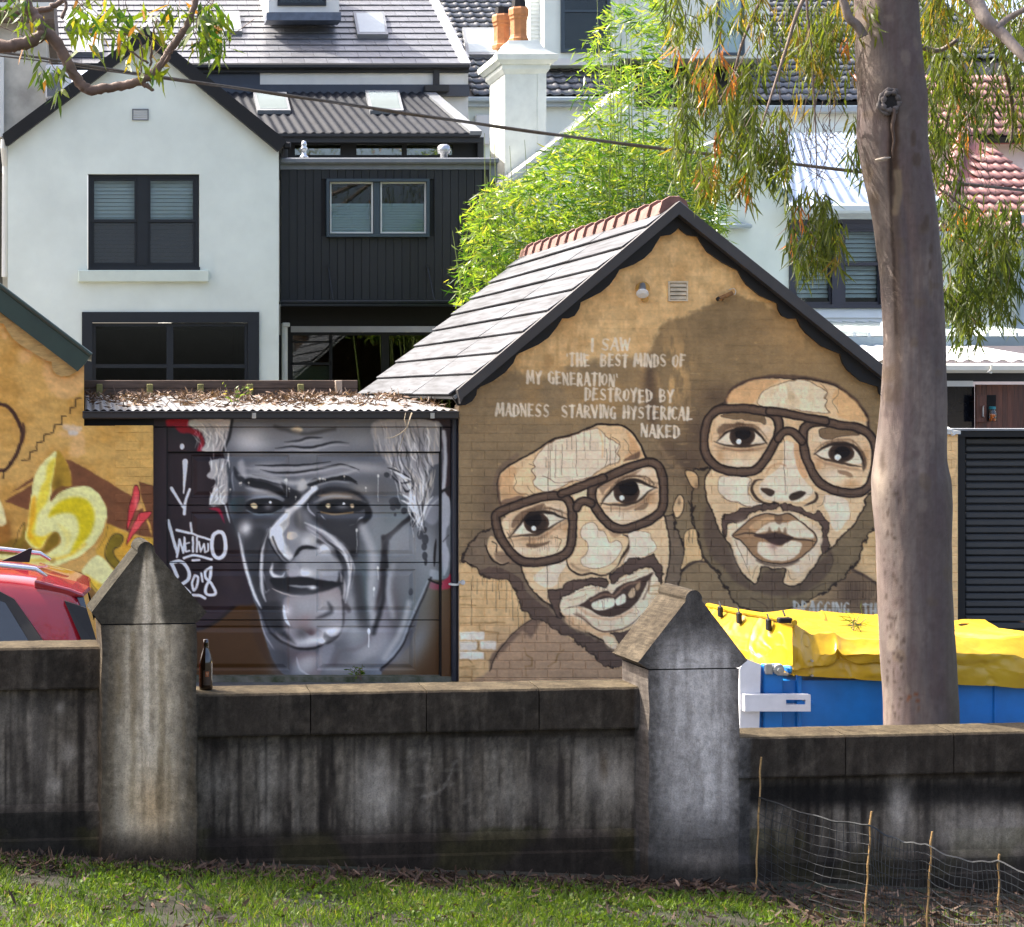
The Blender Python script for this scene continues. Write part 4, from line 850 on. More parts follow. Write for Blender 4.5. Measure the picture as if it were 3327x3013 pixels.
    LF([(430,610),(500,600),(560,600),(640,614),(692,620),(640,646),(560,662),(480,650)],34,6,.92); LI([(500,630),(545,634),(592,630)],8,140,4,.8,taper=True); LB(585,637,14,6,210,.85)
    LB(560,705,70,46,148,.85); LB(650,720,44,44,152,.8); LB(600,770,60,22,138,.7); LI([(640,690),(650,725),(600,745)],13,66,8,.75,taper=True); LI([(480,700),(485,740),(502,772)],8,214,3,.9,taper=True); LB(655,792,40,14,202,.85,-14); LB(590,826,60,12,186,.85,-6); LB(620,830,10,7,224,.9); LB(545,800,22,22,84,.7)
    LI([(762,420),(800,520),(792,640),(802,760)],26,146,12,.75); LI([(742,600),(752,680),(766,770)],34,62,14,.8); LI([(850,480),(842,560),(836,680),(802,800)],15,42,8,.85); LI([(872,560),(858,640),(872,740)],18,142,10,.6); LI([(945,375),(852,465),(848,560)],15,30,4,.92,w2=12); LB(830,300,44,60,82,.75); LB(900,470,60,60,128,.7); LB(920,600,50,70,104,.7); LI([(932,690),(902,790),(842,888)],18,152,9,.7); LB(780,870,60,30,150,.75,-30); LB(700,880,40,40,98,.75); LB(740,800,40,40,140,.7); LB(560,920,44,26,152,.75,-20); LB(470,890,30,50,70,.7); LI([(640,930),(720,935),(800,900)],22,118,10,.7)
    for q, c in ((g1((945,930),(980,912),(1008,930),(1000,968),(962,962)), (184,168,144)), (g2((470,940),(498,922),(520,940),(500,968)), (184,168,144)), (g2((715,930),(745,926),(750,955),(725,964)), (176,160,138))): F(q, c, 2.4, .9)
    G(872,1647,15,11,(92,92,98),.8); G(1112,1647,22,9,(96,96,100),.8); cv.dot(877.5,1633,4,4,(232,236,240)); cv.dot(1117,1637,4,4.4,(236,240,242)); S(g1((900,985),(1000,1025),(1140,1018),(1230,980)), 5, (104,114,124), 3, .8, taper=True); S(g2((430,1000),(560,1024),(740,1006)), 4, (128,112,90), 2, .8); S(g2((300,920),(310,980),(370,1040)), 6, (140,142,152), 3, .8, taper=True)
    for k in range(60):
        x = cv.rng.uniform(860,1000); y = cv.rng.uniform(60,260); LI([(x,y),(x+cv.rng.uniform(-6,14),y+30),(x+cv.rng.uniform(0,26),y+cv.rng.uniform(50,90))], cv.rng.uniform(2,5), int(cv.rng.choice([212,196,70,54,180])), 2.5, .6, taper=True)
    for k in range(26):
        x = cv.rng.uniform(930,1000); y = cv.rng.uniform(250,330); LI([(x,y),(x+cv.rng.uniform(-6,6),y+40),(955+cv.rng.uniform(-16,30),y+cv.rng.uniform(80,140))], cv.rng.uniform(2,5), int(cv.rng.choice([216,200,60])), 2.5, .65, taper=True)
    for k in range(24):
        x = cv.rng.uniform(215,285); y = cv.rng.uniform(60,300); LI([(x,y),(x+cv.rng.uniform(-6,6),y+20),(x+cv.rng.uniform(-10,6),y+cv.rng.uniform(34,60))], cv.rng.uniform(2,5), int(cv.rng.choice([218,206,90])), 2.2, .6, taper=True)
    # paint drips, highlights
    for x, y0, y1 in ((985,640,900),(985,1540,1660),(778,1170,1400),(945,1740,1826),(95,680,860),(340,760,820)): S([(900+x/3,1330+y0/3),(900+x/3,1330+y1/3)], 2.4, (190,194,198), 1.2, .6, w2=1.6); cv.dot(900+x/3, 1330+y0/3+3, 4, 6, (196,198,198), .6)
    for x, y0, y1 in ((895,1180,1360),): S([(900+x/3,1650+y0/3),(900+x/3,1650+y1/3)], 3.2, (200,204,210), 1.2, .85); cv.dot(1198, 2052, 5, 9, (206,208,212), .85)
    for x, y in ((835,720),(850,715),(925,720),(1320,775),(1280,690),(1620,680),(1650,680),(1670,685),(1855,655),(2065,770),(1380,855),(745,780),(1540,760)): cv.dot(500+x/3, 1330+y/3, 3, 3.6, (204,202,196), .6); S([(500+x/3,1330+y/3),(500+x/3,1330+y/3+cv.rng.uniform(5,16))], 1.6, (190,190,188), 1, .45)
    # signature
    w = (206,206,212)
    cv.dot(500+275/3, 1330+365/3, 7, 9.5, w); S(g1((305,510),(300,650),(290,820)), 17, w, 1.8, .95, w2=4, smooth=False)
    S(g1((170,770),(230,870),(290,960)), 10, w, 1.8, .95, w2=8); S(g1((350,780),(310,900),(295,1020)), 8, w, 1.8, .95, w2=10)
    S(g1((140,1090),(180,1240),(225,1400)), 10, w, 1.6, .95); S(g1((225,1440),(250,1270),(285,1400),(300,1260)), 7, w, 1.5, .95, smooth=False); S(g1((220,1180),(360,1210),(440,1240),(545,1270)), 9, w, 1.5, .95, w2=6)
    S(g1((360,1110),(370,1190)), 8, w, 2, .8); S(g1((300,1250),(310,1390),(350,1380)), 6, w, 1.5, .9, smooth=False); S(g1((310,1310),(345,1300)), 5, w, 1.5, .9); S(g1((380,1250),(385,1390)), 7, w, 1.5, .95); S(g1((420,1250),(420,1390)), 7, w, 1.5, .95)
    S(g1((440,1290),(455,1390),(490,1310),(500,1395),(530,1380),(530,1310)), 6, w, 1.5, .95, smooth=False)
    S(g1((630,1195),(580,1230),(565,1330),(590,1430),(640,1450),(690,1400),(695,1290),(670,1210),(625,1195)), 12, w, 1.6, .95)
    S(g1((290,1450),(400,1425),(560,1465)), 8, w, 1.6, .95); S(g1((375,1475),(440,1470)), 7, w, 1.6, .95)
    S(g1((170,1500),(240,1480),(300,1510),(345,1590),(335,1660),(280,1700)), 11, w, 1.6, .95); S(g1((170,1500),(230,1630)), 11, w, 1.6, .95); S(g1((300,1740),(350,1790)), 9, w, 1.6, .95)
    S(g1((400,1620),(375,1700),(390,1770),(420,1720),(430,1640),(400,1620)), 8, w, 1.5, .95); S(g1((460,1600),(475,1680)), 7, w, 1.5, .95)
    S(g1((560,1540),(505,1580),(505,1640),(560,1700),(600,1790),(560,1812),(510,1800),(505,1740),(545,1650),(560,1540)), 9, w, 1.5, .95); S(g3((380,855),(450,860),(495,885)), 9, w, 1.6, .95)
    c = cv.rgb; k = 19; b = np.pad(c, ((k,k),(k,k),(0,0)), 'edge').cumsum(0); b = np.concatenate([b[2*k:2*k+1], b[2*k+1:]-b[:-2*k-1]])/(2*k+1); b = b.cumsum(1); b = np.concatenate([b[:,2*k:2*k+1], b[:,2*k+1:]-b[:,:-2*k-1]], 1)/(2*k+1)
    c = c+.3*(c-b); cv.rgb = np.clip((c-.36)*1.18+.375, .035, 1)
    return cv
CV_DOOR = paint_door()

# ------------------------------------------------------------------ lettering on the ochre wall
def paint_ochre():
    cv = Canvas(-420, 980, 500, 2240, 2.6, (194,160,94), 9, 1.4)
    a = lambda *p: T(0,900,3,p)
    b = lambda *p: T(0,1450,3,p)
    F, S, G = cv.fill, cv.stroke, cv.blob
    n1 = cv.noise(110, 5); n2 = cv.noise((60, 22), 4)
    cv.field(np.clip((n1-.5)*3, 0, .5), (176,132,58)); cv.field(np.clip((n2-.56)*3, 0, .4), (206,166,96))
    for q in (a((190,740),(300,700),(420,830),(430,1010),(560,1180),(760,1160),(830,1000),(810,860),(700,960),(560,960),(480,840),(330,770),(280,830),(200,830)), a((0,470),(60,560),(60,620),(20,560)), a((560,1540),(680,1580),(690,1760),(820,1720),(830,1560),(760,1480),(640,1500))):
        F(q, (212,176,124), 9, .75, rough=8)
    F(a((590,1450),(700,1440),(800,1460),(760,1520),(640,1500)), (206,190,170), 4, .8, rough=6); F(a((670,1510),(760,1510),(740,1545),(680,1545)), (196,200,206), 3, .8, rough=3)
    # big hoop
    S(a((-60,1225),(60,1260),(140,1340),(200,1460),(215,1560),(190,1660),(140,1770),(60,1880)) + b((0,240),(-60,280)), 12, (58,38,34), 1.8, .95)
    S(a((225,1430),(240,1520),(215,1620)), 7, (66,44,38), 1.8, .9)
    # stepped crack
    ck = (44,32,24)
    S(a((790,1180),(735,1190),(735,1270),(690,1275),(680,1330)), 4, ck, 1, .9, smooth=False); S(a((640,1355),(600,1358),(602,1440),(530,1445),(515,1520),(430,1540),(430,1605),(360,1612),(355,1690),(288,1710),(285,1780),(210,1790)), 4.5, ck, 1, .95, smooth=False); S(b((100,150),(90,200),(40,240),(30,310)), 4, ck, 1, .9, smooth=False)
    # brown shadow shapes
    br = (112,74,50)
    F(b((640,130),(690,142),(860,230),(1280,485),(1300,600),(1250,830),(1040,760),(1030,560),(900,430),(760,400),(600,450),(500,540),(480,500),(560,380),(690,390),(700,270)), br, 2, 1, False); F(b((1355,350),(1500,388),(1500,900),(1270,850),(1230,830),(1300,640),(1390,600)), br, 2, 1, False); F(b((330,300),(100,460),(250,390),(330,340)), br, 2, 1, False); F(b((310,380),(45,535),(270,622),(330,560)), br, 2, 1, False); F(b((780,1230),(1000,1470),(880,1560),(700,1500),(560,1300)), (108,82,46), 5, .8)
    F(b((1350,390),(1370,470),(1480,820),(1480,890),(1400,640)), (200,158,84), 2, 1, False)
    F(b((-20,940),(200,900),(300,980),(330,1060),(0,1080)), (112,90,30), 8, .85); F(b((1040,760),(1180,820),(1330,880),(1480,900),(1480,1000),(1300,1120),(1180,1180),(1150,1240),(940,1060),(1000,900)), (196,158,60), 6, .9); G(420,1780,30,26,(214,160,50),.8)
    F(b((100,1010),(200,900),(235,750),(250,840),(230,960),(170,1030)), (122,104,36), 4, .9); S(b((235,745),(180,830),(150,950),(90,1000),(0,990)), 3, (62,54,34), 1.5, .8)
    G(20, 1720, 18, 36, (108,72,34), .9); F(b((-30,540),(20,560),(60,690),(90,800),(100,900),(60,940),(-30,930)), (150,104,44), 6, .8); F(b((-30,520),(20,560),(50,680),(60,760),(-30,760)), (222,224,176), 4, .9)
    # the b
    pale, yel = (220,226,160), (214,196,40)
    F(b((550,55),(470,110),(370,220),(330,330),(300,520),(270,760),(250,915),(380,1005),(470,880),(530,830),(585,870),(590,940),(520,1010),(420,1055),(200,1065),(-60,1060),(-60,1170),(200,1180),(420,1180),(640,1140),(800,1060),(920,950),(1010,800),(1045,680),(1020,560),(950,450),(850,395),(720,400),(580,450),(490,545),(510,380),(530,240)), pale, 2, 1)
    F(b((540,120),(460,190),(440,330),(400,400),(350,560),(290,780),(260,905),(360,980),(400,900),(340,840),(370,660),(450,560),(480,470),(510,300)), (222,206,60), 7, .85); F(b((310,520),(350,500),(340,700),(300,830),(340,900),(280,900),(275,760)), (224,168,30), 7, .85)
    F(b((500,620),(600,530),(720,500),(830,520),(900,600),(920,720),(880,850),(800,960),(690,1060),(720,960),(770,840),(750,700),(680,650),(560,660),(480,690)), (204,190,20), 8, .92); F(b((560,760),(650,800),(700,880),(660,980),(560,1060),(420,1090),(600,1040),(640,930),(600,820)), (226,222,130), 8, .7)
    F(b((300,900),(420,880),(500,840),(440,920),(380,1000)), (222,196,40), 6, .85); F(b((420,1000),(470,890),(540,835),(580,880),(570,960),(500,1010),(430,1040),(380,1030)), (116,96,24), 7, .9)
    S(b((0,1120),(240,1120),(480,1110),(680,1060),(830,960)), 10, (222,190,60), 6, .7); S(b((600,1150),(760,1090),(900,990),(1000,840),(1040,700)), 4, (168,120,60), 2.5, .6)
    F(b((550,60),(580,55),(650,160),(690,280),(690,390),(600,390),(520,420),(510,330),(535,220)), (160,132,44), 4, .95); G(190,1570,16,30,(104,82,26),.7)
    F(b((800,1210),(920,1075),(1000,1090),(1130,1250),(1060,1340),(970,1440),(880,1340)), (222,228,170), 3, .97); F(b((830,1250),(900,1290),(1020,1380),(970,1440),(880,1350)), (222,186,50), 7, .85)
    S(b((560,1260),(780,1230),(960,1430)), 3, (80,62,36), 1.5, .7)
    F(b((1030,1040),(1060,920),(1130,850),(1200,880),(1170,970),(1110,1010),(1110,1050),(1190,1160),(1150,1220),(1030,1100)), (118,104,30), 4, .95); S(b((1190,1170),(1110,1060),(1115,1000),(1170,970),(1200,885),(1130,848),(1060,920),(1025,1040),(1040,1110),(1150,1215)), 3.5, (64,58,40), 1.4, .85)
    S(b((1050,780),(1020,900),(960,1000)), 3, (110,86,44), 1.6, .7)
    F(b((1310,400),(1345,400),(1365,490),(1330,600),(1290,700),(1240,820),(1255,620),(1280,520)), (196,62,70), 2, 1, True, line=(62,20,24), lw=2.4); F(b((1370,650),(1470,640),(1460,680),(1330,830),(1230,960),(1250,880),(1330,700)), (204,70,78), 2, 1, True, line=(62,20,24), lw=2.4); cv.blob(443,1630,8,30,(228,120,124),.7); cv.blob(440,1710,12,22,(228,110,110),.6,40)
    F(b((490,1100),(540,1100),(530,1140),(490,1140)), (150,118,62), 3, .6, rough=3)
    g = .93+.16*(cv.noise(7, 3)-.5)+.20*(cv.noise((40, 16), 4)-.5)
    cv.rgb = np.clip(cv.rgb*g[..., None], 0, 1)
    return cv
CV_OCHRE = paint_ochre()
# ------------------------------------------------------------------ shared materials
GAIN = (1.45, 1.34, 1.14)
mat_mural = M_attr('mural_paint', 0.85, 0.07, 30, 0.3)
mat_door_paint = M_attr('door_paint', 0.5, 0.08, 40, 0.06, 0.4)
mat_stain = M_attr('stained_concrete', 0.95, 0.12, 14, 0.8, 0.15, stain=0.34)
mat_white = M('white_render', (0.66,0.71,0.64), 0.85, 0.09, 1.6, 0.25, bscale=90)
mat_offwhite = M('offwhite_paint', (0.60,0.60,0.56), 0.7, 0.08, 4, 0.1)
mat_black = M('black_paint', (0.010,0.0095,0.0095), 0.55, 0.2, 5, 0.1, spec=.3)
mat_navy = M('navy_frame', (0.010,0.013,0.017), 0.42, 0.15, 6, 0.04, spec=.35)
mat_char = M('charcoal_board', (0.014,0.0145,0.0155), 0.65, 0.25, 4, 0.25, stretch=(6,6,0.4), per_obj=0.25)
mat_grey = M('grey_metal', (0.16,0.17,0.18), 0.45, 0.15, 5, 0.05)
mat_dark = M('dark_void', (0.008,0.008,0.009), 0.9, 0.1, 3, 0)
mat_glass = M_glass('window_glass')
mat_glass_sky = M_glass('skylight_glass', (0.5,0.6,0.6), 0.25)
mat_wood_dark = M('weathered_timber', (0.10,0.068,0.052), 0.85, 0.45, 5, 0.5, stretch=(0.6,1,6), per_obj=0.2)
mat_bark_stub = M('lichen_post', (0.20,0.19,0.07), 0.9, 0.4, 14, 0.5)

# ------------------------------------------------------------------ ground, lane, lawn
def ground_z(x, y):
    """park side ground: falls to the right along the wall, rises towards the camera"""
    return 0.03 - 0.062*(x-0.7) + 0.11*np.maximum(9.25-y, 0) - 0.004

mat_ground = M('ground_soil', (0.10,0.085,0.055), 0.95, 0.4, 3, 0.5)
mb = MB(); mb.quad((-400,-400,-1.6),(400,-400,-1.6),(400,700,-1.6),(-400,700,-1.6))
tag(mb.build('ground', mat_ground), kind='structure')
mat_asphalt = M('asphalt', (0.10,0.10,0.098), 0.9, 0.3, 12, 0.6, bscale=220)
mb = MB(); mb.prism([(-60,-.5),(80,-.5),(80,-.03),(-60,-.03)], 9.7, 15.75)
for i, v in enumerate(mb.v):
    if v[1] < 10: mb.v[i] = (v[0], 9.62+.096*v[0], v[2])
tag(mb.build('lane', mat_asphalt), kind='structure')
mb = MB(); mb.box(-60, 80, 15.75, 60, -0.5, -0.034)
tag(mb.build('back_yards', M('yard_paving', (0.2,0.19,0.17), 0.9, 0.3, 4, 0.3)), kind='structure')
mat_lawn = M('lawn_soil', (0.032,0.024,0.015), 0.95, 0.55, 5, 0.8, col2=(0.016,0.020,0.007), bscale=60)
xs = np.linspace(-14, 22, 145); ys = np.concatenate([np.linspace(-12, 6, 40), np.linspace(6.2, 9.75, 60)])
X, Y = np.meshgrid(xs, ys)
Z = ground_z(X, Y) + 0.02*(value_noise(X.shape, (3, 2), np.random.default_rng(4), 3)-0.5)
nxs = len(xs); idx = np.arange(X.size).reshape(X.shape)
Q = np.stack([idx[:-1,:-1], idx[:-1,1:], idx[1:,1:], idx[1:,:-1]], -1).reshape(-1,4)
tag(np_mesh('park_lawn', np.stack([X,Y,Z],-1).reshape(-1,3), Q, mat_lawn, smooth=True), kind='structure')

# ------------------------------------------------------------------ stained boundary wall
def fdep(px, off=0.0):
    """depth of the wall's coping face at a photo column, off metres towards the camera"""
    return (9.336-off)/(1-0.096*(px-CX)/F)
def paint_fence():
    cv = Canvas(-260, 1740, 3600, 3000, 4.0, (92,87,79), 21, 3)
    n = cv.noise(220, 4); st = cv.noise((26, 420), 4); sp = cv.noise(20, 5); fn = cv.noise(9, 3); st2 = cv.noise((70, 600), 3)
    cv.field(np.clip((st-.47)*5, 0, .9), (46,42,38)); cv.field(np.clip((.46-st2)*4, 0, .6), (128,124,116)); ss = cv.noise((9, 260), 4); cv.field(np.clip((ss-.55)*5, 0, .6), (36,33,30)); cv.field(np.clip((.42-ss)*5, 0, .4), (132,124,112))
    cv.field(np.clip((fn-.5)*2, 0, .3), (44,42,38))
    def band(x0, x1, y0, y1, col, a, e=16):
        m = np.clip((cv.X-x0)/e, 0, 1)*np.clip((x1-cv.X)/e, 0, 1)*np.clip((cv.Y-y0)/e, 0, 1)*np.clip((y1-cv.Y)/e, 0, 1)
        cv.field(m*a, col)
    # lichen-dark coping fronts
    for x0, x1, y0, y1 in ((-260,330,2095,2244),(636,2108,2228,2398),(2400,3600,2360,2532)):
        band(x0, x1, y0, y1, (46,42,37), .85, 3)
        m = (cv.X > x0)&(cv.X < x1)&(cv.Y > y0)&(cv.Y < y1)
        cv.field(m*np.clip((sp-.5)*2.4, 0, .4)*np.clip(n*2-.5, 0, 1), (112,106,96)); cv.field(m*np.clip((n-.5)*3, 0, .5), (30,28,25)); cv.field(m*np.clip((st-.55)*4, 0, .3), (92,88,80))
    # darker bands under the copings and along the foot
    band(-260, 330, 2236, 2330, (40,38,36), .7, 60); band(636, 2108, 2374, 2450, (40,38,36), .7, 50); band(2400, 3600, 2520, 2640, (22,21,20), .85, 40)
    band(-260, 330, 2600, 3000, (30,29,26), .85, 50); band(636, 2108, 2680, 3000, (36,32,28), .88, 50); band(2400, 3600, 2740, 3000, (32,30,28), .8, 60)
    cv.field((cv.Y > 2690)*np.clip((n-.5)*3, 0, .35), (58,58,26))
    for cx, cy, rx, ry, a in ((1215,2560,70,110,.75),(1290,2600,50,60,.35),(1980,2530,60,100,.8),(1900,2500,40,90,.5),(2050,2540,40,90,.5),(700,2540,60,60,.35),(900,2520,70,60,.3),(2920,2630,40,110,.8),(3130,2700,130,90,.5),(3250,2690,90,60,.45),(195,2300,18,20,.6),(222,2450,28,36,.65),(180,2550,24,30,.6),(120,2420,40,160,.3),(50,2330,60,80,.25),(1730,2560,60,80,.25),(1640,2600,50,60,.25)): cv.blob(cx, cy, rx, ry, (172,168,160), a)
    cv.blob(1800, 2520, 40, 50, (50,46,44), .6); cv.blob(1963, 2490, 14, 50, (84,74,62), .7)
    for k in range(26):
        x = cv.rng.uniform(1280, 1560); y = cv.rng.uniform(2440, 2640); cv.stroke([(x,y),(x+cv.rng.uniform(10,40),y+cv.rng.uniform(-14,10))], 4, (140,138,132), 2.5, .35)
    cv.stroke([(1370,2590),(1440,2560),(1480,2470)], 6, (150,148,142), 3, .5)
    # left pillar: tan washed centre, black edges
    band(318, 648, 1740, 2850, (60,58,53), 1, 4)
    m = np.exp(-(np.abs(cv.X-482)/(112+ (cv.Y-2030)*0.03))**3.2)*np.clip((2790-cv.Y)/90, 0, 1)*np.clip((cv.Y-1770)/60, 0, 1)
    cv.field(m*.95, (190,181,160)); cv.field(np.exp(-((cv.X-472)/40)**2)*np.clip((cv.Y-1800)/200,0,1)*np.clip((2650-cv.Y)/200,0,1)*.5, (204,198,184))
    cv.field(np.exp(-((cv.X-500)/70)**2)*np.exp(-((cv.Y-2620)/110)**2)*.7, (176,150,112))
    for x, y0, y1, w in ((432,2060,2640,16),(522,2120,2620,18),(384,2160,2320,12),(545,2420,2740,12)): cv.stroke([(x,y0),(x+4,(y0+y1)/2),(x-4,y1)], w, (120,108,84), 9, .55)
    mm = (cv.X > 318)&(cv.X < 648); ed = np.clip((np.abs(cv.X-482)-92)/60, 0, 1); cv.field(mm*ed*np.clip((fn-.42)*3, 0, .4), (40,37,32)); cv.field(mm*np.clip((st-.5)*3, 0, .35), (92,82,64)); cv.field(mm*np.clip((cv.Y-2680)/120, 0, .8), (52,46,38))
    m = np.clip(1-np.abs(cv.X-482)/((cv.Y-1740)*0.20+2), 0, 1)*(cv.Y < 2030)*(cv.Y > 1745)*mm
    cv.field((cv.Y < 2030)*(1-np.clip(m*3, 0, 1))*(cv.X > 270)*(cv.X < 690)*.8, (58,56,50))
    # right pillar: cool grey washed centre
    band(2060, 2440, 1900, 2900, (74,73,72), 1, 4)
    m = np.exp(-(np.abs(cv.X-2266)/(134))**4)*np.clip((2760-cv.Y)/160, 0, 1)*np.clip((cv.Y-2020)/120, 0, 1)
    cv.field(m*.95, (184,184,184)); mm = (cv.X > 2060)&(cv.X < 2440); ed = np.clip((np.abs(cv.X-2262)-95)/50, 0, 1); cv.field(mm*ed*np.clip((fn-.42)*3, 0, .35), (44,43,42)); cv.field(mm*np.clip((st-.5)*3, 0, .3), (96,94,92))
    cv.field(np.exp(-((cv.X-2290)/90)**2)*np.exp(-((cv.Y-2800)/36)**2)*.7, (150,144,138)); cv.field(mm*np.clip((cv.Y-2780)/70, 0, .75)*np.clip(n*1.5,0,1), (40,38,35))
    cv.stroke([(2150,2725),(2230,2732),(2330,2728),(2370,2722)], 2.5, (60,56,52), 1.5, .7)
    return cv
CV_FENCE = paint_fence()
FG = (1.24, 1.08, 0.94)

def proj(v):
    v = np.asarray(v); return CX + v[:,0]/v[:,1]*F, CY + (EZ-v[:,2])/v[:,1]*F
def strip(name, xa, xb, prof, parent, top=None, step=0.012, mat=None, cuts=6):
    """profile (offset, z) swept along the wall line from world x xa to xb; stains sampled from the fence canvas.
    prof entries: (offset towards camera, z, kind) kind 't' = weathered top face"""
    n = max(int((xb-xa)/step), 2); xs = np.linspace(xa, xb, n)
    pr = []
    for i in range(len(prof)-1):
        (o0,z0,k0), (o1,z1,k1) = prof[i], prof[i+1]
        L = math.hypot(o1-o0, z1-z0); m = max(int(L/0.016), 1)
        for t in np.linspace(0, 1, m, endpoint=False): pr.append((o0+(o1-o0)*t, z0+(z1-z0)*t, k0))
    pr.append(prof[-1]); k = len(pr)
    O = np.array([p[0] for p in pr]); Zp = np.array([p[1] for p in pr]); K = np.array([p[2] == 't' for p in pr])
    Xg = np.repeat(xs[:,None], k, 1); Dg = 9.336+0.096*Xg - O[None,:]
    wob = (value_noise(Xg.shape, (4, 4), np.random.default_rng(int(abs(xa)*100)+50), 3)-.5)*0.006
    V = np.stack([Xg, Dg+wob, np.repeat(Zp[None,:], n, 0)+wob*.5], -1).reshape(-1,3)
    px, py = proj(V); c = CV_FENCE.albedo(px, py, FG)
    if K.any():
        kk = np.tile(K, n); tn = np.random.default_rng(3).uniform(.75, 1.1, kk.sum())[:,None]
        c[kk] = np.array(top if top is not None else (0.085,0.066,0.040))*tn
    idx = np.arange(n*k).reshape(n, k)
    Q = np.stack([idx[:-1,:-1], idx[1:,:-1], idx[1:,1:], idx[:-1,1:]], -1).reshape(-1,4)
    caps = []
    return np_mesh(name, V, Q, mat or mat_stain, parent, c)

def wall_bay(xa, xb, joints, ztop, zcop, zpl, zfoot, label):
    o = thing('boundary_wall', ((xa+xb)/2, 9.336+0.096*(xa+xb)/2, zfoot), label, 'wall', 'bays of the concrete boundary wall')
    strip('wall_panel', xa, xb, [(-.055,zpl+.02,'f'),(-.055,zcop+.01,'f')], o, step=.014)
    strip('plinth', xa, xb, [(0.02,zfoot-.25,'f'),(0.02,(zfoot+zpl)/2-.03,'f'),(0.0,(zfoot+zpl)/2-.02,'f'),(0.0,zpl,'f'),(-.058,zpl+.035,'f')], o, step=.014)
    m = MB(); m.add([(xa, 9.336+.096*xa+.085, zfoot-.25),(xb, 9.336+.096*xb+.085, zfoot-.25),(xb, 9.336+.096*xb+.22, zfoot-.25),(xa, 9.336+.096*xa+.22, zfoot-.25),
           (xa, 9.336+.096*xa+.085, zcop+.02),(xb, 9.336+.096*xb+.085, zcop+.02),(xb, 9.336+.096*xb+.22, zcop+.02),(xa, 9.336+.096*xa+.22, zcop+.02)],
           [(0,1,5,4),(1,2,6,5),(2,3,7,6),(3,0,4,7),(4,5,6,7)]); m.build('wall_core', M('wall_core', (0.12,0.12,0.11), .9), o)
    ed = [xa]+joints+[xb]
    for a, b in zip(ed[:-1], ed[1:]):
        g = .003
        s = strip('coping_stone', a+g, b-g, [(-.235,zcop,'f'),(0.0,zcop,'f'),(0.004,zcop+.01,'f'),(0.004,ztop-.012,'f'),(-.008,ztop,'t'),(-.24,ztop+.004,'t'),(-.24,zcop,'t')], o, step=.012)
        bm = bmesh.new(); bm.from_mesh(s.data); bmesh.ops.holes_fill(bm, edges=[e for e in bm.edges if e.is_boundary]); bm.to_mesh(s.data); bm.free()
    return o
def wx(px, off=0.0): return (px-CX)/F*fdep(px, off)
wall_bay(-6.0, wx(345), [-3.9,-2.2,-.75], 1.237, 1.005, 0.32, 0.07, 'leftmost bay of the stained concrete boundary wall, in front of the red car')
wall_bay(wx(625), wx(2120), [wx(1009),wx(1385),wx(1751)], 0.96, 0.722, 0.10, 0.0, 'middle bay of the stained concrete wall between the two gabled pillars')
wall_bay(wx(2385), 11.0, [wx(2746),wx(3098),wx(3480),wx(3860)], 0.657, 0.42, -0.08, -0.2, 'lower right bay of the concrete wall behind the wire garden mesh')

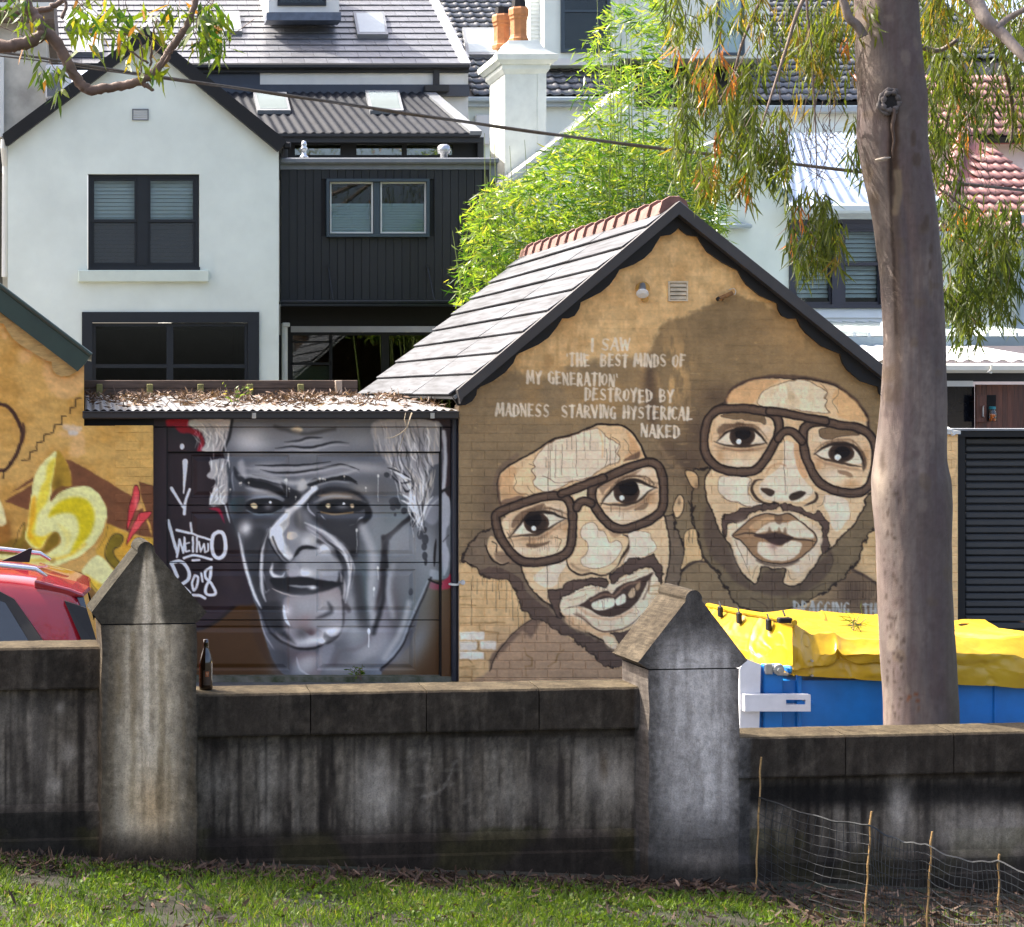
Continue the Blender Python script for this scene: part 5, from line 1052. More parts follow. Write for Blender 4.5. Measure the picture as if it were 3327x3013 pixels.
def pillar(x0, x1, ytop, capx, cap_left, cap_right, ygroove, ybot, off, depth, label, slope):
    """gabled concrete gate pillar; photo columns on its own front plane"""
    D0 = lambda px: (9.336-off)/(1-0.096*(px-CX)/F)
    xc = (x0+x1)/2; dz = ybot
    base = P(xc, ybot, D0(xc))
    o = thing('gate_pillar', base, label, 'pillar', 'gabled concrete pillars of the boundary wall')
    rnd = np.random.default_rng(int(x0))
    def grid(rows, front=True):
        """rows: (y, xl, xr)"""
        V = []; n = 60
        for y, xl, xr in rows:
            px = np.linspace(xl, xr, n); d = D0(px)
            V.append(np.stack([(px-CX)/F*d, d, EZ-(y-CY)/F*D0(xc)*np.ones(n)], -1))
        V = np.array(V); k = len(rows)
        V[...,1] += (value_noise((k, n), 5, rnd, 3)-.5)*.006
        return V, k, n
    def mk(name, rows, part_top):
        V, k, n = grid(rows)
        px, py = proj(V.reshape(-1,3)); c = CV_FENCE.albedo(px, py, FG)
        idx = np.arange(k*n).reshape(k,n)
        Q = [np.stack([idx[:-1,:-1], idx[1:,:-1], idx[1:,1:], idx[:-1,1:]], -1).reshape(-1,4)]
        verts = [V.reshape(-1,3)]; cols = [c]; b = k*n
        back = np.array([0.096*-depth*0, 0, 0])
        nrm = np.array([-0.0956, 0.9954, 0.0])*depth
        for side, sgn in ((0, 1), (n-1, -1)):
            for e0, e1, m in ((0., 1., 8),):
                ts = np.linspace(0, 1, m); E = V[:, side, :][:, None, :] + ts[None,:,None]*nrm
                cc = np.repeat(c.reshape(k,n,3)[:, side, :][:, None, :], m, 1)*rnd.uniform(.8, 1.2, (k, m, 1))
                if part_top and side == 0: cc = np.where((np.arange(k) < k-3)[:,None,None], np.array(slope)*rnd.uniform(.55, 1.15, (k,m,1)), cc)
                verts.append(E.reshape(-1,3)); cols.append(cc.reshape(-1,3))
                id2 = np.arange(k*m).reshape(k,m)+b; b += k*m
                q = np.stack([id2[:-1,:-1], id2[:-1,1:], id2[1:,1:], id2[1:,:-1]], -1).reshape(-1,4)
                Q.append(q if sgn > 0 else q[:, ::-1])
        idb = np.arange(b)
        # back face
        Vb = V[:, [0, n-1], :] + nrm; verts.append(Vb.reshape(-1,3)); cols.append(np.full((2*k,3), .1))
        id3 = np.arange(2*k).reshape(k,2)+b
        Q.append(np.stack([id3[:-1,1], id3[1:,1], id3[1:,0], id3[:-1,0]], -1))
        return np_mesh(name, np.concatenate(verts), np.concatenate(Q), mat_stain, o, np.concatenate(cols))
    ys = np.linspace(ygroove+3, ybot+25, 150)
    mk('shaft', [(y, x0+(2*math.sin(y/30.)), x1+2*math.sin(y/41.)) for y in ys], False)
    rows = []
    tx, ty = capx, ytop
    (lx, ly), (rx, ry) = cap_left, cap_right
    for y in np.concatenate([ty + 34*(np.linspace(0, 1, 9)**2), np.linspace(ty+38, max(ly, ry), 60), np.linspace(max(ly, ry)+2, ygroove-1, 8)]):
        def bnd(ex, ey, s, xs):
            if y <= ey:
                t = (y-ty)/(ey-ty); r = 15
                lin_x = tx + (ex-tx)*t
                if y-ty < 34: lin_x = tx + s*(math.sqrt(max(0, 1-(1-(y-ty)/34)**2))*(abs(ex-tx)*34/(ey-ty)+2))
                return lin_x
            return ex + (xs-ex)*min((y-ey)/(ygroove-1-ey), 1)
        rows.append((y, bnd(lx, ly, -1, x0), bnd(rx, ry, 1, x1)))
    mk('gabled_cap', rows, True)
    m = MB(); d = D0(xc); m.box(PX(x0+5, d), PX(x1-5, d), d+.03, d+depth-.04, PZ(ygroove+6, d), PZ(ygroove-6, d)); m.build('joint', mat_dark, o)
    return o
pillar(330, 639, 1761, 474, (297,1988), (672,1992), 2027, 2815, .13, .30, 'tan-streaked concrete gate pillar with pointed cap, beside the beer bottle', (0.045,0.040,0.027))
pillar(2108, 2401, 1918, 2255, (2073,2150), (2429,2149), 2173, 2874, .13, .36, 'grey concrete gate pillar with pointed cap, in front of the yellow tarpaulin', (0.080,0.064,0.044))
# ------------------------------------------------------------------ brickwork with painted faces
def inside(poly, x, y):
    ins = np.zeros(np.shape(x), bool); n = len(poly)
    for i in range(n):
        ax, ay = poly[i]; bx, by = poly[(i+1) % n]
        if ay != by: ins ^= ((ay > y) != (by > y)) & (x < (bx-ax)*(y-ay)/(by-ay)+ax)
    return ins
def brickwork(wall, cv, poly, D, y_bottom, bw, bh, gain, focus, limit, step, x_start, relief=0.005, seed=1, visible=None):
    """courses of bricks, faces tinted by the mural; the nearest `limit` to the focus are objects of their own"""
    rnd = np.random.default_rng(seed)
    X = [p[0] for p in poly]; Y = [p[1] for p in poly]
    cells = []; row = 0; y1 = y_bottom
    while y1 > min(Y):
        x = x_start - (bw/2 if row % 2 else 0) - bw
        while x < max(X):
            g = min(max((y1-1250)/650, .12), 1); cells.append((x+1.1*g, y1-bh+1.0*g, x+bw-1.0*g, y1-.9*g)); x += bw
        y1 -= bh; row += 1
    single, joined = [], []
    for c in cells:
        cx, cy = (c[0]+c[2])/2, (c[1]+c[3])/2
        test = inside(poly, np.array([c[0],c[2],c[0],c[2],cx]), np.array([c[1],c[1],c[3],c[3],cy]))
        if not test.any(): continue
        full = test.all()
        d = math.hypot((cx-focus[0]), (cy-focus[1]))
        vis = full and (visible is None or visible(cx, cy))
        single.append((0 if vis else 1, d, c))
    single.sort(key=lambda t: (t[0], t[1]))
    parts = [t[2] for t in single[:limit] if t[0] == 0]; rest = [t[2] for t in single if t[0] == 1] + [t[2] for t in single[limit:] if t[0] == 0]
    def geo(c):
        e = 1.3
        nx = max(int((c[2]-c[0])/step), 2); ny = max(int((c[3]-c[1])/step), 2)
        gx = np.concatenate([[c[0]], np.linspace(c[0]+e, c[2]-e, nx), [c[2]]]); gy = np.concatenate([[c[1]], np.linspace(c[1]+e, c[3]-e, ny), [c[3]]])
        gx, gy = np.meshgrid(gx, gy)
        dep = np.zeros(gx.shape); dep[0]=dep[-1]=1; dep[:,0]=dep[:,-1]=1
        worn = np.clip((gy-1900)/200, 0, 1)
        jx = gx + dep*rnd.uniform(-.7, .7, gx.shape)*(1+worn); jy = gy + dep*rnd.uniform(-.6, .6, gx.shape)*(1+worn)
        y = D + dep*relief*np.clip((gy-1150)/750, .1, 1) + rnd.uniform(-.0008, .0008) + rnd.normal(0, .0004, gx.shape)
        V = np.stack([(jx-CX)/F*D, y, EZ-(jy-CY)/F*D], -1).reshape(-1,3)
        h, w = gx.shape; idx = np.arange(h*w).reshape(h,w)
        Q = np.stack([idx[:-1,:-1], idx[1:,:-1], idx[1:,1:], idx[:-1,1:]], -1).reshape(-1,4)
        mx = (gx[:-1,:-1]+gx[1:,1:])/2; my = (gy[:-1,:-1]+gy[1:,1:])/2
        Q = Q[inside(poly, mx, my).ravel()]
        return V, Q, cv.albedo(gx, gy, gain).reshape(-1,3)*rnd.uniform(.95, 1.04)
    for c in parts:
        V, Q, col = geo(c); np_mesh('brick', V, Q, mat_mural, wall, col)
    if rest:
        Vs, Qs, Cs, b = [], [], [], 0
        for c in rest:
            V, Q, col = geo(c)
            if len(Q) == 0: continue
            Vs.append(V); Qs.append(Q+b); Cs.append(col); b += len(V)
        tag(np_mesh('brickwork', np.concatenate(Vs), np.concatenate(Qs), mat_mural, wall, np.concatenate(Cs)), kind='stuff')
def mortar_sheet(name, cv, poly, D, parent, gain, step=4.5, dark=.96):
    X = np.arange(min(p[0] for p in poly), max(p[0] for p in poly)+step, step); Y = np.arange(min(p[1] for p in poly), max(p[1] for p in poly)+step, step)
    gx, gy = np.meshgrid(X, Y); V = np.stack([(gx-CX)/F*D, np.full(gx.shape, D), EZ-(gy-CY)/F*D], -1).reshape(-1,3)
    h, w = gx.shape; idx = np.arange(h*w).reshape(h,w)
    Q = np.stack([idx[:-1,:-1], idx[1:,:-1], idx[1:,1:], idx[:-1,1:]], -1).reshape(-1,4)
    Q = Q[inside(poly, (gx[:-1,:-1]+gx[1:,1:])/2, (gy[:-1,:-1]+gy[1:,1:])/2).ravel()]
    return np_mesh(name, V, Q, mat_mural, parent, cv.albedo(gx, gy, gain).reshape(-1,3)*dark)

def P2(pts, D): return [(PX(x, D), PZ(y, D)) for x, y in pts]

# ------------------------------------------------------------------ mural gable shed
DG = 15.4
shed = thing('brick_shed', (PX(2206, DG), DG+2.5, 0), 'tan brick shed with two bespectacled men painted on its gable wall', 'shed')
gable = [(1492,2232),(1492,1318),(2206,700),(2912,1310),(2912,1412),(3111,1412),(3111,2232)]
wall = mortar_sheet('wall', CV_GABLE, gable, DG+.0055, shed, GAIN)
brickwork(wall, CV_GABLE, gable, DG, 2232, 82, 28.4, GAIN, (1700,2050), 300, 2.5, 1492, visible=lambda x, y: not (x > 2030 and y > 1915) and y > 1330 and not (2800 < x < 3090))
m = MB(); m.pprism([(1493,2236),(1493,1319),(2206,702),(2911,1311),(2911,1413),(3110,1413),(3110,2236)], DG+.02, .2)
x0, x1 = PX(1493, DG), PX(2911, DG); m.box(x0, x0+.2, DG+.24, DG+5, -.03, PZ(1330, DG)); m.box(x1-.2, x1, DG+.24, DG+5, -.03, PZ(1330, DG))
m.build('wall_core', M('old_brick', (0.30,0.22,0.14), .9, .3, 8, .5), shed)
# scalloped verge board: the lower edge is a row of cusped curves
sc_l = [(2206,738),(2197,750),(2180,763),(2147,768),(2133,790),(2117,817),(2093,840),(2060,860),(2013,877),(2000,900),(1980,927),(1953,950),(1920,967),(1887,983),(1883,1003),(1867,1027),(1847,1035),(1827,1035),(1810,1063),(1783,1097),(1750,1120),(1700,1143),(1679,1152),(1668,1180),(1640,1212),(1600,1240),(1551,1262),(1548,1284),(1534,1304),(1512,1317),(1488,1319)]
sc_r = [(2215,750),(2235,765),(2267,769),(2279,790),(2299,819),(2349,854),(2398,879),(2412,905),(2427,926),(2470,961),(2527,986),(2529,1005),(2540,1025),(2562,1036),(2591,1036),(2602,1062),(2619,1082),(2669,1125),(2730,1150),(2739,1180),(2754,1203),(2797,1239),(2854,1257),(2858,1280),(2883,1299),(2926,1310)]

def board(poly, D, t, name, mat):
    """thin sawn board: concave outlines are triangulated"""
    bm = bmesh.new(); pts = P2(poly, D)
    vs = [bm.verts.new((x, D, z)) for x, z in pts]; f = bm.faces.new(vs); bm.normal_update()
    if f.normal.y > 0: f.normal_flip()
    r = bmesh.ops.extrude_face_region(bm, geom=[f]); bmesh.ops.translate(bm, verts=[g for g in r['geom'] if isinstance(g, bmesh.types.BMVert)], vec=(0, t, 0))
    bmesh.ops.triangulate(bm, faces=[x for x in bm.faces if len(x.verts) > 4]); bmesh.ops.recalc_face_normals(bm, faces=bm.faces[:])
    mb = MB(); bm.verts.index_update(); mb.v = [v.co[:] for v in bm.verts]; mb.f = [[v.index for v in x.verts] for x in bm.faces]; bm.free()
    return mb.build(name, mat, shed)
board([(1488,1319),(1470,1290),(2206,676)]+sc_l[:-1], DG-.07, .03, 'scalloped_board', mat_black)
board([(2206,676),(2950,1262),(2932,1306)]+sc_r[::-1][1:]+[(2206,738)], DG-.07, .03, 'scalloped_board', mat_black)
mat_barge = M('barge_grey', (0.042,0.038,0.037), .5, .2, 3, .1)
DB = DG-.16
m = MB(); m.pprism([(1486,1268),(2207,655),(2207,697),(1506,1292),(1496,1312)], DB, .09); m.build('barge_board', mat_barge, shed)
m = MB(); m.pprism([(2207,655),(2935,1238),(2925,1272),(2207,697)], DB+.002, .088); m.build('barge_board', mat_barge, shed)
# roof: long slate courses on the left pitch, sheet on the right pitch, terracotta ridge
ax, az = PX(2207, DB), PZ(662, DB); ex, ez = PX(1478, DB), PZ(1282, DB); rx_ = 2*ax-ex
yb = DG+5.05
mat_slate = M('pale_slate', (0.112,0.118,0.130), .7, .28, 2.5, .2, spec=.12, stretch=(7,.6,7), col2=(0.060,0.060,0.064), per_obj=.12)
roof = MB(); roof.slab((ex,DB+.05,ez-.02),(ex,yb,ez-.02),(ax,yb,az-.02),(ax,DB+.05,az-.02), -.03)
roof.slab((rx_,yb,ez),(rx_,DB+.05,ez),(ax,DB+.05,az),(ax,yb,az), .04); roof_o = roof.build('roof', mat_grey, shed)
nc = 9; sl = Vector((ex-ax, 0, ez-az)); nrm = Vector((sl.z, 0, -sl.x)).normalized(); nrm = nrm if nrm.z > 0 else -nrm
for i in range(nc):
    for j in range(3):
        ya, yc = DB+.07+(yb-DB-.07)*j/3+.002, DB+.07+(yb-DB-.07)*(j+1)/3-.002
        t0, t1 = i/nc, (i+1)/nc+.012
        lift = .012+.006*((i*3+j*5) % 3)/2
        a = Vector((ax, 0, az))+sl*t0+nrm*.006; b = Vector((ax, 0, az))+sl*t1+nrm*(lift+.022)
        m = MB(); q = [(b.x,ya,b.z),(b.x,yc,b.z),(a.x,yc,a.z),(a.x,ya,a.z)]; m.slab(*q[::-1], .014 if True else 0); m.build('slate', mat_slate, roof_o)
mat_terra = M('terracotta', (0.21,0.105,0.085), .8, .35, 12, .4, per_obj=.2)
n_r = 15; prof = [(-.13,-.085),(-.10,.02),(-.04,.055),(.04,.055),(.10,.02),(.13,-.085)]
for i in range(n_r):
    y0, y1 = DB+.12+(yb-DB-.12)*i/n_r, DB+.12+(yb-DB-.12)*(i+1)/n_r+.02
    m = MB(); l = .012
    v0 = [(ax+x, y0, az+z+l) for x, z in prof]; v1 = [(ax+x*.9, y1, az+z-l*.2) for x, z in prof]
    m.add(v0+v1, [(j, j+6, j+7, j+1) for j in range(5)]+[(0,1,2,3,4,5)]); m.tube([(ax+x*1.04, y0+.015, az+z+l+.006) for x, z in prof], .013, 5); m.build('ridge_tile', mat_terra, roof_o)
# vent, lamp, broken lamp
mat_cream = M('cream_paint', (0.66,0.54,0.37), .6, .25, 14, .1)
m = MB(); D = DG-.02
for q in ((2172,914,2236,919),(2172,974,2236,979),(2172,919,2177,974),(2231,919,2236,974)): m.pbox(*q, D, .035)
v = m.build('air_vent', mat_cream, shed)
for i in range(4):
    y = 921+i*13.4; m = MB(); m.slab(P(2178,y+11,D-.004),P(2230,y+11,D-.004),P(2230,y,D+.014),P(2178,y,D+.014), .003); m.build('louvre', mat_cream, v)
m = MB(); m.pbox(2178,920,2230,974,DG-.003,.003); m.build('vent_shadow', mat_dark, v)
mat_yel = M('ochre_enamel', (0.62,0.33,0.07), .45, .3, 20, .1)
c = P(2087,938,DG)
lamp = MB(); lamp.tube([c+Vector((0,.0,0)), c+Vector((0,-.02,0))], .064, 18); lo = lamp.build('wall_plate', mat_yel, shed)
m = MB(); t = P(2083,925,DG)+Vector((0,-.04,0)); b = P(2072,962,DG)+Vector((0,-.13,0)); ax3 = (b-t)
m.tube([t, t+ax3*.3, t+ax3*.62, t+ax3*.8], [.024,.028,.034,.05], 12); m.tube([c+Vector((0,-.01,.0)), t], .012, 6); m.build('lamp_body', mat_grey, lo)
m = MB(); m.tube([t+ax3*.8, t+ax3*.9, t+ax3], [.054,.056,.03], 14); m.build('lamp_lens', M('frosted_lens', (.7,.7,.68), .3, .05), lo)
m = MB(); c2 = P(2094,972,DG); m.tube([c2, c2+Vector((0,-.025,0))], .031, 14); m.tube([c2+Vector((0,-.02,.05)), c2+Vector((0,-.02,0))], .008, 6); m.build('sensor', mat_yel, lo)
m = MB(); m.tube([P(2334,972,DG-.05), P(2380,952,DG-.06)], [.018,.022], 10); m.tube([P(2352,964,DG-.05), P(2346,974,DG)], .012, 6); bl = m.build('broken_lamp', M('rusty_fitting', (0.28,0.14,0.05), .8, .4, 20, .3), shed)
m = MB(); m.tube([P(2328,974,DG-.05), P(2337,970,DG-.05)], [.016,.02], 8); m.build('lamp_socket', mat_black, bl)
m = MB(); m.tube([P(2378,953,DG-.06), P(2388,958,DG-.07), P(2391,946,DG-.06), P(2384,937,DG-.03), P(2368,942,DG-.005)], .0035, 5); m.build('loose_wire', mat_offwhite, bl)
m = MB(); m.box(PX(2906,DG), PX(3116,DG), DG-.03, DG+.26, PZ(1412,DG)+.004, PZ(1400,DG)); m.tube([P(3000,1402,DG), P(3082,1400,DG)], .035, 8); m.build('wall_capping', mat_offwhite, shed)
m = MB(); m.tube([P(3066,1408,DG-.02), P(3070,1396,DG-.02), P(3088,1398,DG-.02), P(3098,1414,DG-.02)], .02, 8); m.build('cable_hood', mat_offwhite, shed)
m = MB(); bx = P(1504,1893,DG-.03); m.tube([bx, bx+Vector((0,.03,0))], .022, 12); m.pbox(1490,1889,1504,1897,DG-.012,.01); m.build('pipe_bracket', M('galvanised', (.5,.5,.5), .4, .2, 20, .05, metal=.6), shed)

# ------------------------------------------------------------------ garage with the portrait door
DD = 15.62
gar = thing('garage', (PX(900, DD), DD+1.5, 0), 'garage with old man\'s grey portrait sprayed across its panelled door', 'garage')
def section(y0, y1, rects, D, x0=543, x1=1433, step=2.2, name='door_panel', parent=None):
    xs = np.linspace(x0, x1, int((x1-x0)/step)+1); ys = np.concatenate([[y0], np.linspace(y0+1.2, y1-1.2, int((y1-y0)/step)+1), [y1]])
    gx, gy = np.meshgrid(xs, ys); h = np.zeros(gx.shape)
    h[0] = h[-1] = .012
    for (a, b, c, d) in rects:
        ins = np.minimum.reduce([gx-a, c-gx, gy-b, d-gy])
        g = np.where(ins > 0, np.interp(ins, [0, 3, 6, 9, 20, 22], [0, .011, .015, .014, .0, -.001]), 0); h = h+g
    V = np.stack([(gx-CX)/F*D, D+h, EZ-(gy-CY)/F*D], -1).reshape(-1,3)
    k, w = gx.shape; idx = np.arange(k*w).reshape(k,w); Q = np.stack([idx[:-1,:-1], idx[1:,:-1], idx[1:,1:], idx[:-1,1:]], -1).reshape(-1,4)
    return np_mesh(name, V, Q, mat_door_paint, parent, CV_DOOR.albedo(gx, gy, GAIN).reshape(-1,3))
m = MB(); m.pbox(520,1360,1450,2215,DD+.03,.05); door = m.build('garage_door', mat_black, gar)
LX, RX = (620,940), (1028,1350)
for y0, y1, p0, p1 in ((1472,1641,1478,1618),(1643,1827,1664,1808),(1829,2014,1850,1991),(2016,2198,2034,2178)):
    section(y0, y1, [(LX[0],p0,LX[1],p1),(RX[0],p0,RX[1],p1)], DD, parent=door)
section(1388, 1468, [], DD-.05, name='header_panel', parent=gar)
section(1358, 1387, [], DD-.10, 500, 1466, name='lintel', parent=gar); section(1389, 2205, [], DD-.09, 497, 541, name='door_jamb', parent=gar); section(1389, 2200, [], DD-.09, 1435, 1464, name='door_jamb', parent=gar)
m = MB(); m.pbox(498,1358,545,2207,DD-.075,.2); m.pbox(1431,1358,1465,2202,DD-.075,.2); m.pbox(545,1358,1431,1388,DD-.08,.2); m.pbox(545,1388,1431,1470,DD-.035,.1); m.build('door_frame', mat_black, gar)
m = MB(); m.pbox(270,1350,500,1389,DD-.16,.1); m.build('fascia', mat_black, gar)
m = MB(); m.pbbox(268,1338,1492,1362,15.28,.11,.012); m.tube([P(268,1339,15.275),P(1492,1339,15.275)], .011, 6); gut = m.build('gutter', M('brown_black_gutter', (0.022,0.019,0.018), .35, .2, 4, .05), gar)
for x in (825,1405): m = MB(); m.pbox(x-6,1342,x+7,1360,15.262,.015); m.build('gutter_bracket', M('pale_zinc', (.4,.38,.32), .6, .3, 20), gar)
m = MB(); m.tube([P(1479,1360,15.5),P(1479,2212,15.5)], .036, 14); dp = m.build('downpipe', M('navy_downpipe', (0.014,0.018,0.030), .35, .3, 6, .05), gar)
m = MB(); m.tube([P(1479,1896,15.47),P(1479,1901,15.47)], .06, 14); m.build('pipe_clip', mat_offwhite, dp)
m = MB(); m.pbox(520,2200,1492,2240,DD-.12,.5); m.build('threshold', M('mossy_step', (0.13,0.125,0.10), .95, .6, 9, .8, col2=(0.04,0.05,0.02)), gar)
mat_corr = M('zinc_corrugated', (0.15,0.155,0.165), .5, .35, 3, .15, metal=.2, col2=(.09,.08,.075))
def corrugated(name, a, b, c, d, pitch, amp, mat, parent, per=8, thick=True):
    """a front-left, b front-right, c back-right, d back-left; waves across the width"""
    a, b, c, d = map(lambda v: np.array(v, float), (a, b, c, d)); L = np.linalg.norm(b-a); n = int(L/pitch*per)
    t = np.linspace(0, 1, n+1)[:,None]; fr = a+(b-a)*t; bk = d+(c-d)*t
    nm = np.cross(b-a, d-a); nm /= np.linalg.norm(nm); nm = nm if nm[2] > 0 else -nm
    o = nm*amp*np.sin(t*L/pitch*2*math.pi); ms = 6
    V = np.concatenate([fr+o+(bk-fr)*s for s in np.linspace(0, 1, ms)]); idx = np.arange(ms*(n+1)).reshape(ms, n+1)
    Q = np.stack([idx[:-1,:-1], idx[:-1,1:], idx[1:,1:], idx[1:,:-1]], -1).reshape(-1,4)
    return np_mesh(name, V, Q, mat, parent, smooth=True)
zf = PZ(1333, 15.33)
corrugated('roof', (PX(276,15.3),15.33,zf), (PX(1490,15.3),15.33,zf), (PX(1490,15.3),18.45,2.62), (PX(276,15.3),18.45,2.62), .076, .0085, mat_corr, gar)
m = MB(); m.box(PX(278,15.6), PX(300,15.6), 15.75, 18.4, 0, 2.42); m.box(PX(1460,15.6), PX(1480,15.6), 15.75, 18.4, 0, 2.42); m.box(PX(278,15.6), PX(1480,15.6), 18.25, 18.4, 0, 2.55); m.build('side_wall', mat_black, gar)
# low timber retaining wall behind the garage roof
rw = thing('retaining_wall', (PX(700,18.55),18.55,2.3), 'low brown timber plank wall above the leaf-strewn garage roof', 'wall')
for y0, y1 in ((1236,1262),(1263,1289),(1290,1318)): m = MB(); m.pbbox(262,y0,1162,y1,18.52,.05,.006); m.build('plank', mat_wood_dark, rw)
for x in (323,487,652,813,978): m = MB(); m.pbbox(x-10,1248,x+10,1300,18.46,.05,.006); m.build('post', mat_bark_stub, rw)
m = MB(); m.pbbox(1090,1236,1112,1300,18.46,.05,.006); m.build('post', M('pale_post', (.42,.33,.26), .85, .3, 10, .3), rw)
m = MB(); m.box(PX(262,18.5), PX(1162,18.5), 18.58, 20.5, 0.0, PZ(1240,18.5)-.03); m.build('backfill', mat_ground, rw)

# ------------------------------------------------------------------ ochre brick shed at the left
DO = 15.3
och = thing('brick_shed', (PX(100, DO)-1, DO+2, 0), 'ochre brick shed with yellow graffiti and stepped crack, left of the garage', 'shed')
opoly = [(-420,2236),(-420,900),(-60,985),(5,1040),(80,1100),(170,1160),(255,1225),(273,1160),(273,1383),(496,1383),(496,2236)]
opoly = [(-420,2236),(-420,700),(-20,985),(60,1050),(150,1120),(240,1195),(273,1175),(273,1383),(496,1383),(496,2236)]
ow = mortar_sheet('wall', CV_OCHRE, opoly, DO+.0055, och, GAIN)
brickwork(ow, CV_OCHRE, opoly, DO, 2236, 82, 28.6, GAIN, (230,1640), 300, 3.0, 496, seed=5, visible=lambda x, y: x > -10 and not (x < 330 and y > 2100))
m = MB(); m.pprism([(-420,2240),(-420,712),(-20,996),(242,1203),(270,1180),(270,1385),(494,1385),(494,2240)], DO+.02, .2); m.box(PX(250,DO)-.2, PX(268,DO), DO+.24, DO+4, -.03, 2.9); m.build('wall_core', M('old_ochre_brick', (.36,.24,.09), .9, .3, 8, .4), och)
mat_green = M('dark_green_paint', (0.020,0.042,0.028), .4, .25, 5, .1)
# crack: dark open joint is real; loose lighter scalloped board under the verge
mat_ochp = M('ochre_board', (0.50,0.33,0.11), .7, .35, 10, .2, stretch=(1,1,4))
def oboard(poly, D, t, name, mat): 
    global shed
    s = shed; shed = och
    try: return board(poly, D, t, name, mat)
    finally: shed = s
oboard([(-140,925),(0,1018),(256,1202),(252,1206),(240,1213),(226,1221),(200,1224),(184,1217),(173,1205),(168,1192),(168,1176),(150,1172),(100,1142),(62,1118),(40,1098),(22,1072),(12,1052),(0,1050),(-60,1010),(-140,965)], DO-.06, .03, 'scalloped_board', mat_ochp)
m = MB(); m.pprism([(-160,815),(0,925),(297,1152),(278,1180),(252,1207),(0,1014),(-160,905)], DO-.14, .1); m.build('barge_board', mat_green, och)
m = MB(); m.tube([P(-160,816,DO-.15),P(0,929,DO-.15),P(296,1154,DO-.15)], .022, 8); m.build('verge_roll', mat_green, och)
a, b = P(-160,812,DO-.1), P(298,1150,DO-.1)
corrugated('roof', (a.x-2.5,DO-.1,a.z+1.9), (b.x,DO-.1,b.z), (b.x,DO+4.2,b.z), (a.x-2.5,DO+4.2,a.z+1.9), .076, .008, mat_green, och, per=6)
# ------------------------------------------------------------------ windows
mat_blind = M('white_blind', (0.62,0.66,0.66), .7, .05, 3, 0)
mat_pleat = M('pleated_blind', (0.50,0.58,0.60), .8, .05, 3, 0)
mat_mesh = M_glass('fly_screen', (0.42,0.45,0.47), 0.04, .3)
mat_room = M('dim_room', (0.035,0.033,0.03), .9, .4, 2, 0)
def frame(m, x0, y0, x1, y1, w, D, t):
    m.pbox(x0,y0,x1,y0+w,D,t); m.pbox(x0,y1-w,x1,y1,D,t); m.pbox(x0,y0+w,x0+w,y1-w,D,t); m.pbox(x1-w,y0+w,x1,y1-w,D,t); return m
def pane(x0, y0, x1, y1, D, parent, mat=None, name='pane'):
    m = MB(); m.pbox(x0,y0,x1,y1,D,.006); return m.build(name, mat or mat_glass, parent)
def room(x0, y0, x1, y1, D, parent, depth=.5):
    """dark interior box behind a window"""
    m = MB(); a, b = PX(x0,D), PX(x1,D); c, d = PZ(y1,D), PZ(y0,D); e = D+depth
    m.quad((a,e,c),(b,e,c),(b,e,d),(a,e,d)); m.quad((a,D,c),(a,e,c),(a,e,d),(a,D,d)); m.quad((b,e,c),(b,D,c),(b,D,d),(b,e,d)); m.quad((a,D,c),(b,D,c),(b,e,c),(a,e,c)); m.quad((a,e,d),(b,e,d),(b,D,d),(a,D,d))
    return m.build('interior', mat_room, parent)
def slats(x0, x1, y0, y1, n, D, parent, mat, tilt=.02, name='blind_slat', h=.92):
    for i in range(n):
        a, b = y0+(y1-y0)*i/n, y0+(y1-y0)*(i+h)/n
        m = MB(); m.slab(P(x0,b,D-tilt),P(x1,b,D-tilt),P(x1,a,D+tilt),P(x0,a,D+tilt), .003); m.build(name, mat, parent)
def holed_wall(poly, holes, D, t):
    """front wall with rectangular openings; columns between openings are filled band by band"""
    m = MB(); bm = bmesh.new()
    outer = P2(poly, D)
    loops = [outer]+[P2([(a,b),(c,b),(c,d),(a,d)], D) for a,b,c,d in holes]
    edges = []
    for lp in loops:
        vs = [bm.verts.new((x, D, z)) for x, z in lp]
        edges += [bm.edges.new((vs[i], vs[(i+1)%len(vs)])) for i in range(len(vs))]
    bmesh.ops.triangle_fill(bm, use_beauty=True, use_dissolve=False, edges=edges)
    for f in list(bm.faces):
        c = f.calc_center_median()
        for a,b,cc,d in holes:
            if PX(a,D) < c.x < PX(cc,D) and PZ(d,D) < c.z < PZ(b,D): bm.faces.remove(f); break
    r = bmesh.ops.extrude_face_region(bm, geom=bm.faces[:]); bmesh.ops.translate(bm, verts=[g for g in r['geom'] if isinstance(g, bmesh.types.BMVert)], vec=(0, t, 0))
    bmesh.ops.recalc_face_normals(bm, faces=bm.faces[:]); bm.verts.index_update()
    m.v = [v.co[:] for v in bm.verts]; m.f = [[v.index for v in f.verts] for f in bm.faces]; bm.free(); return m

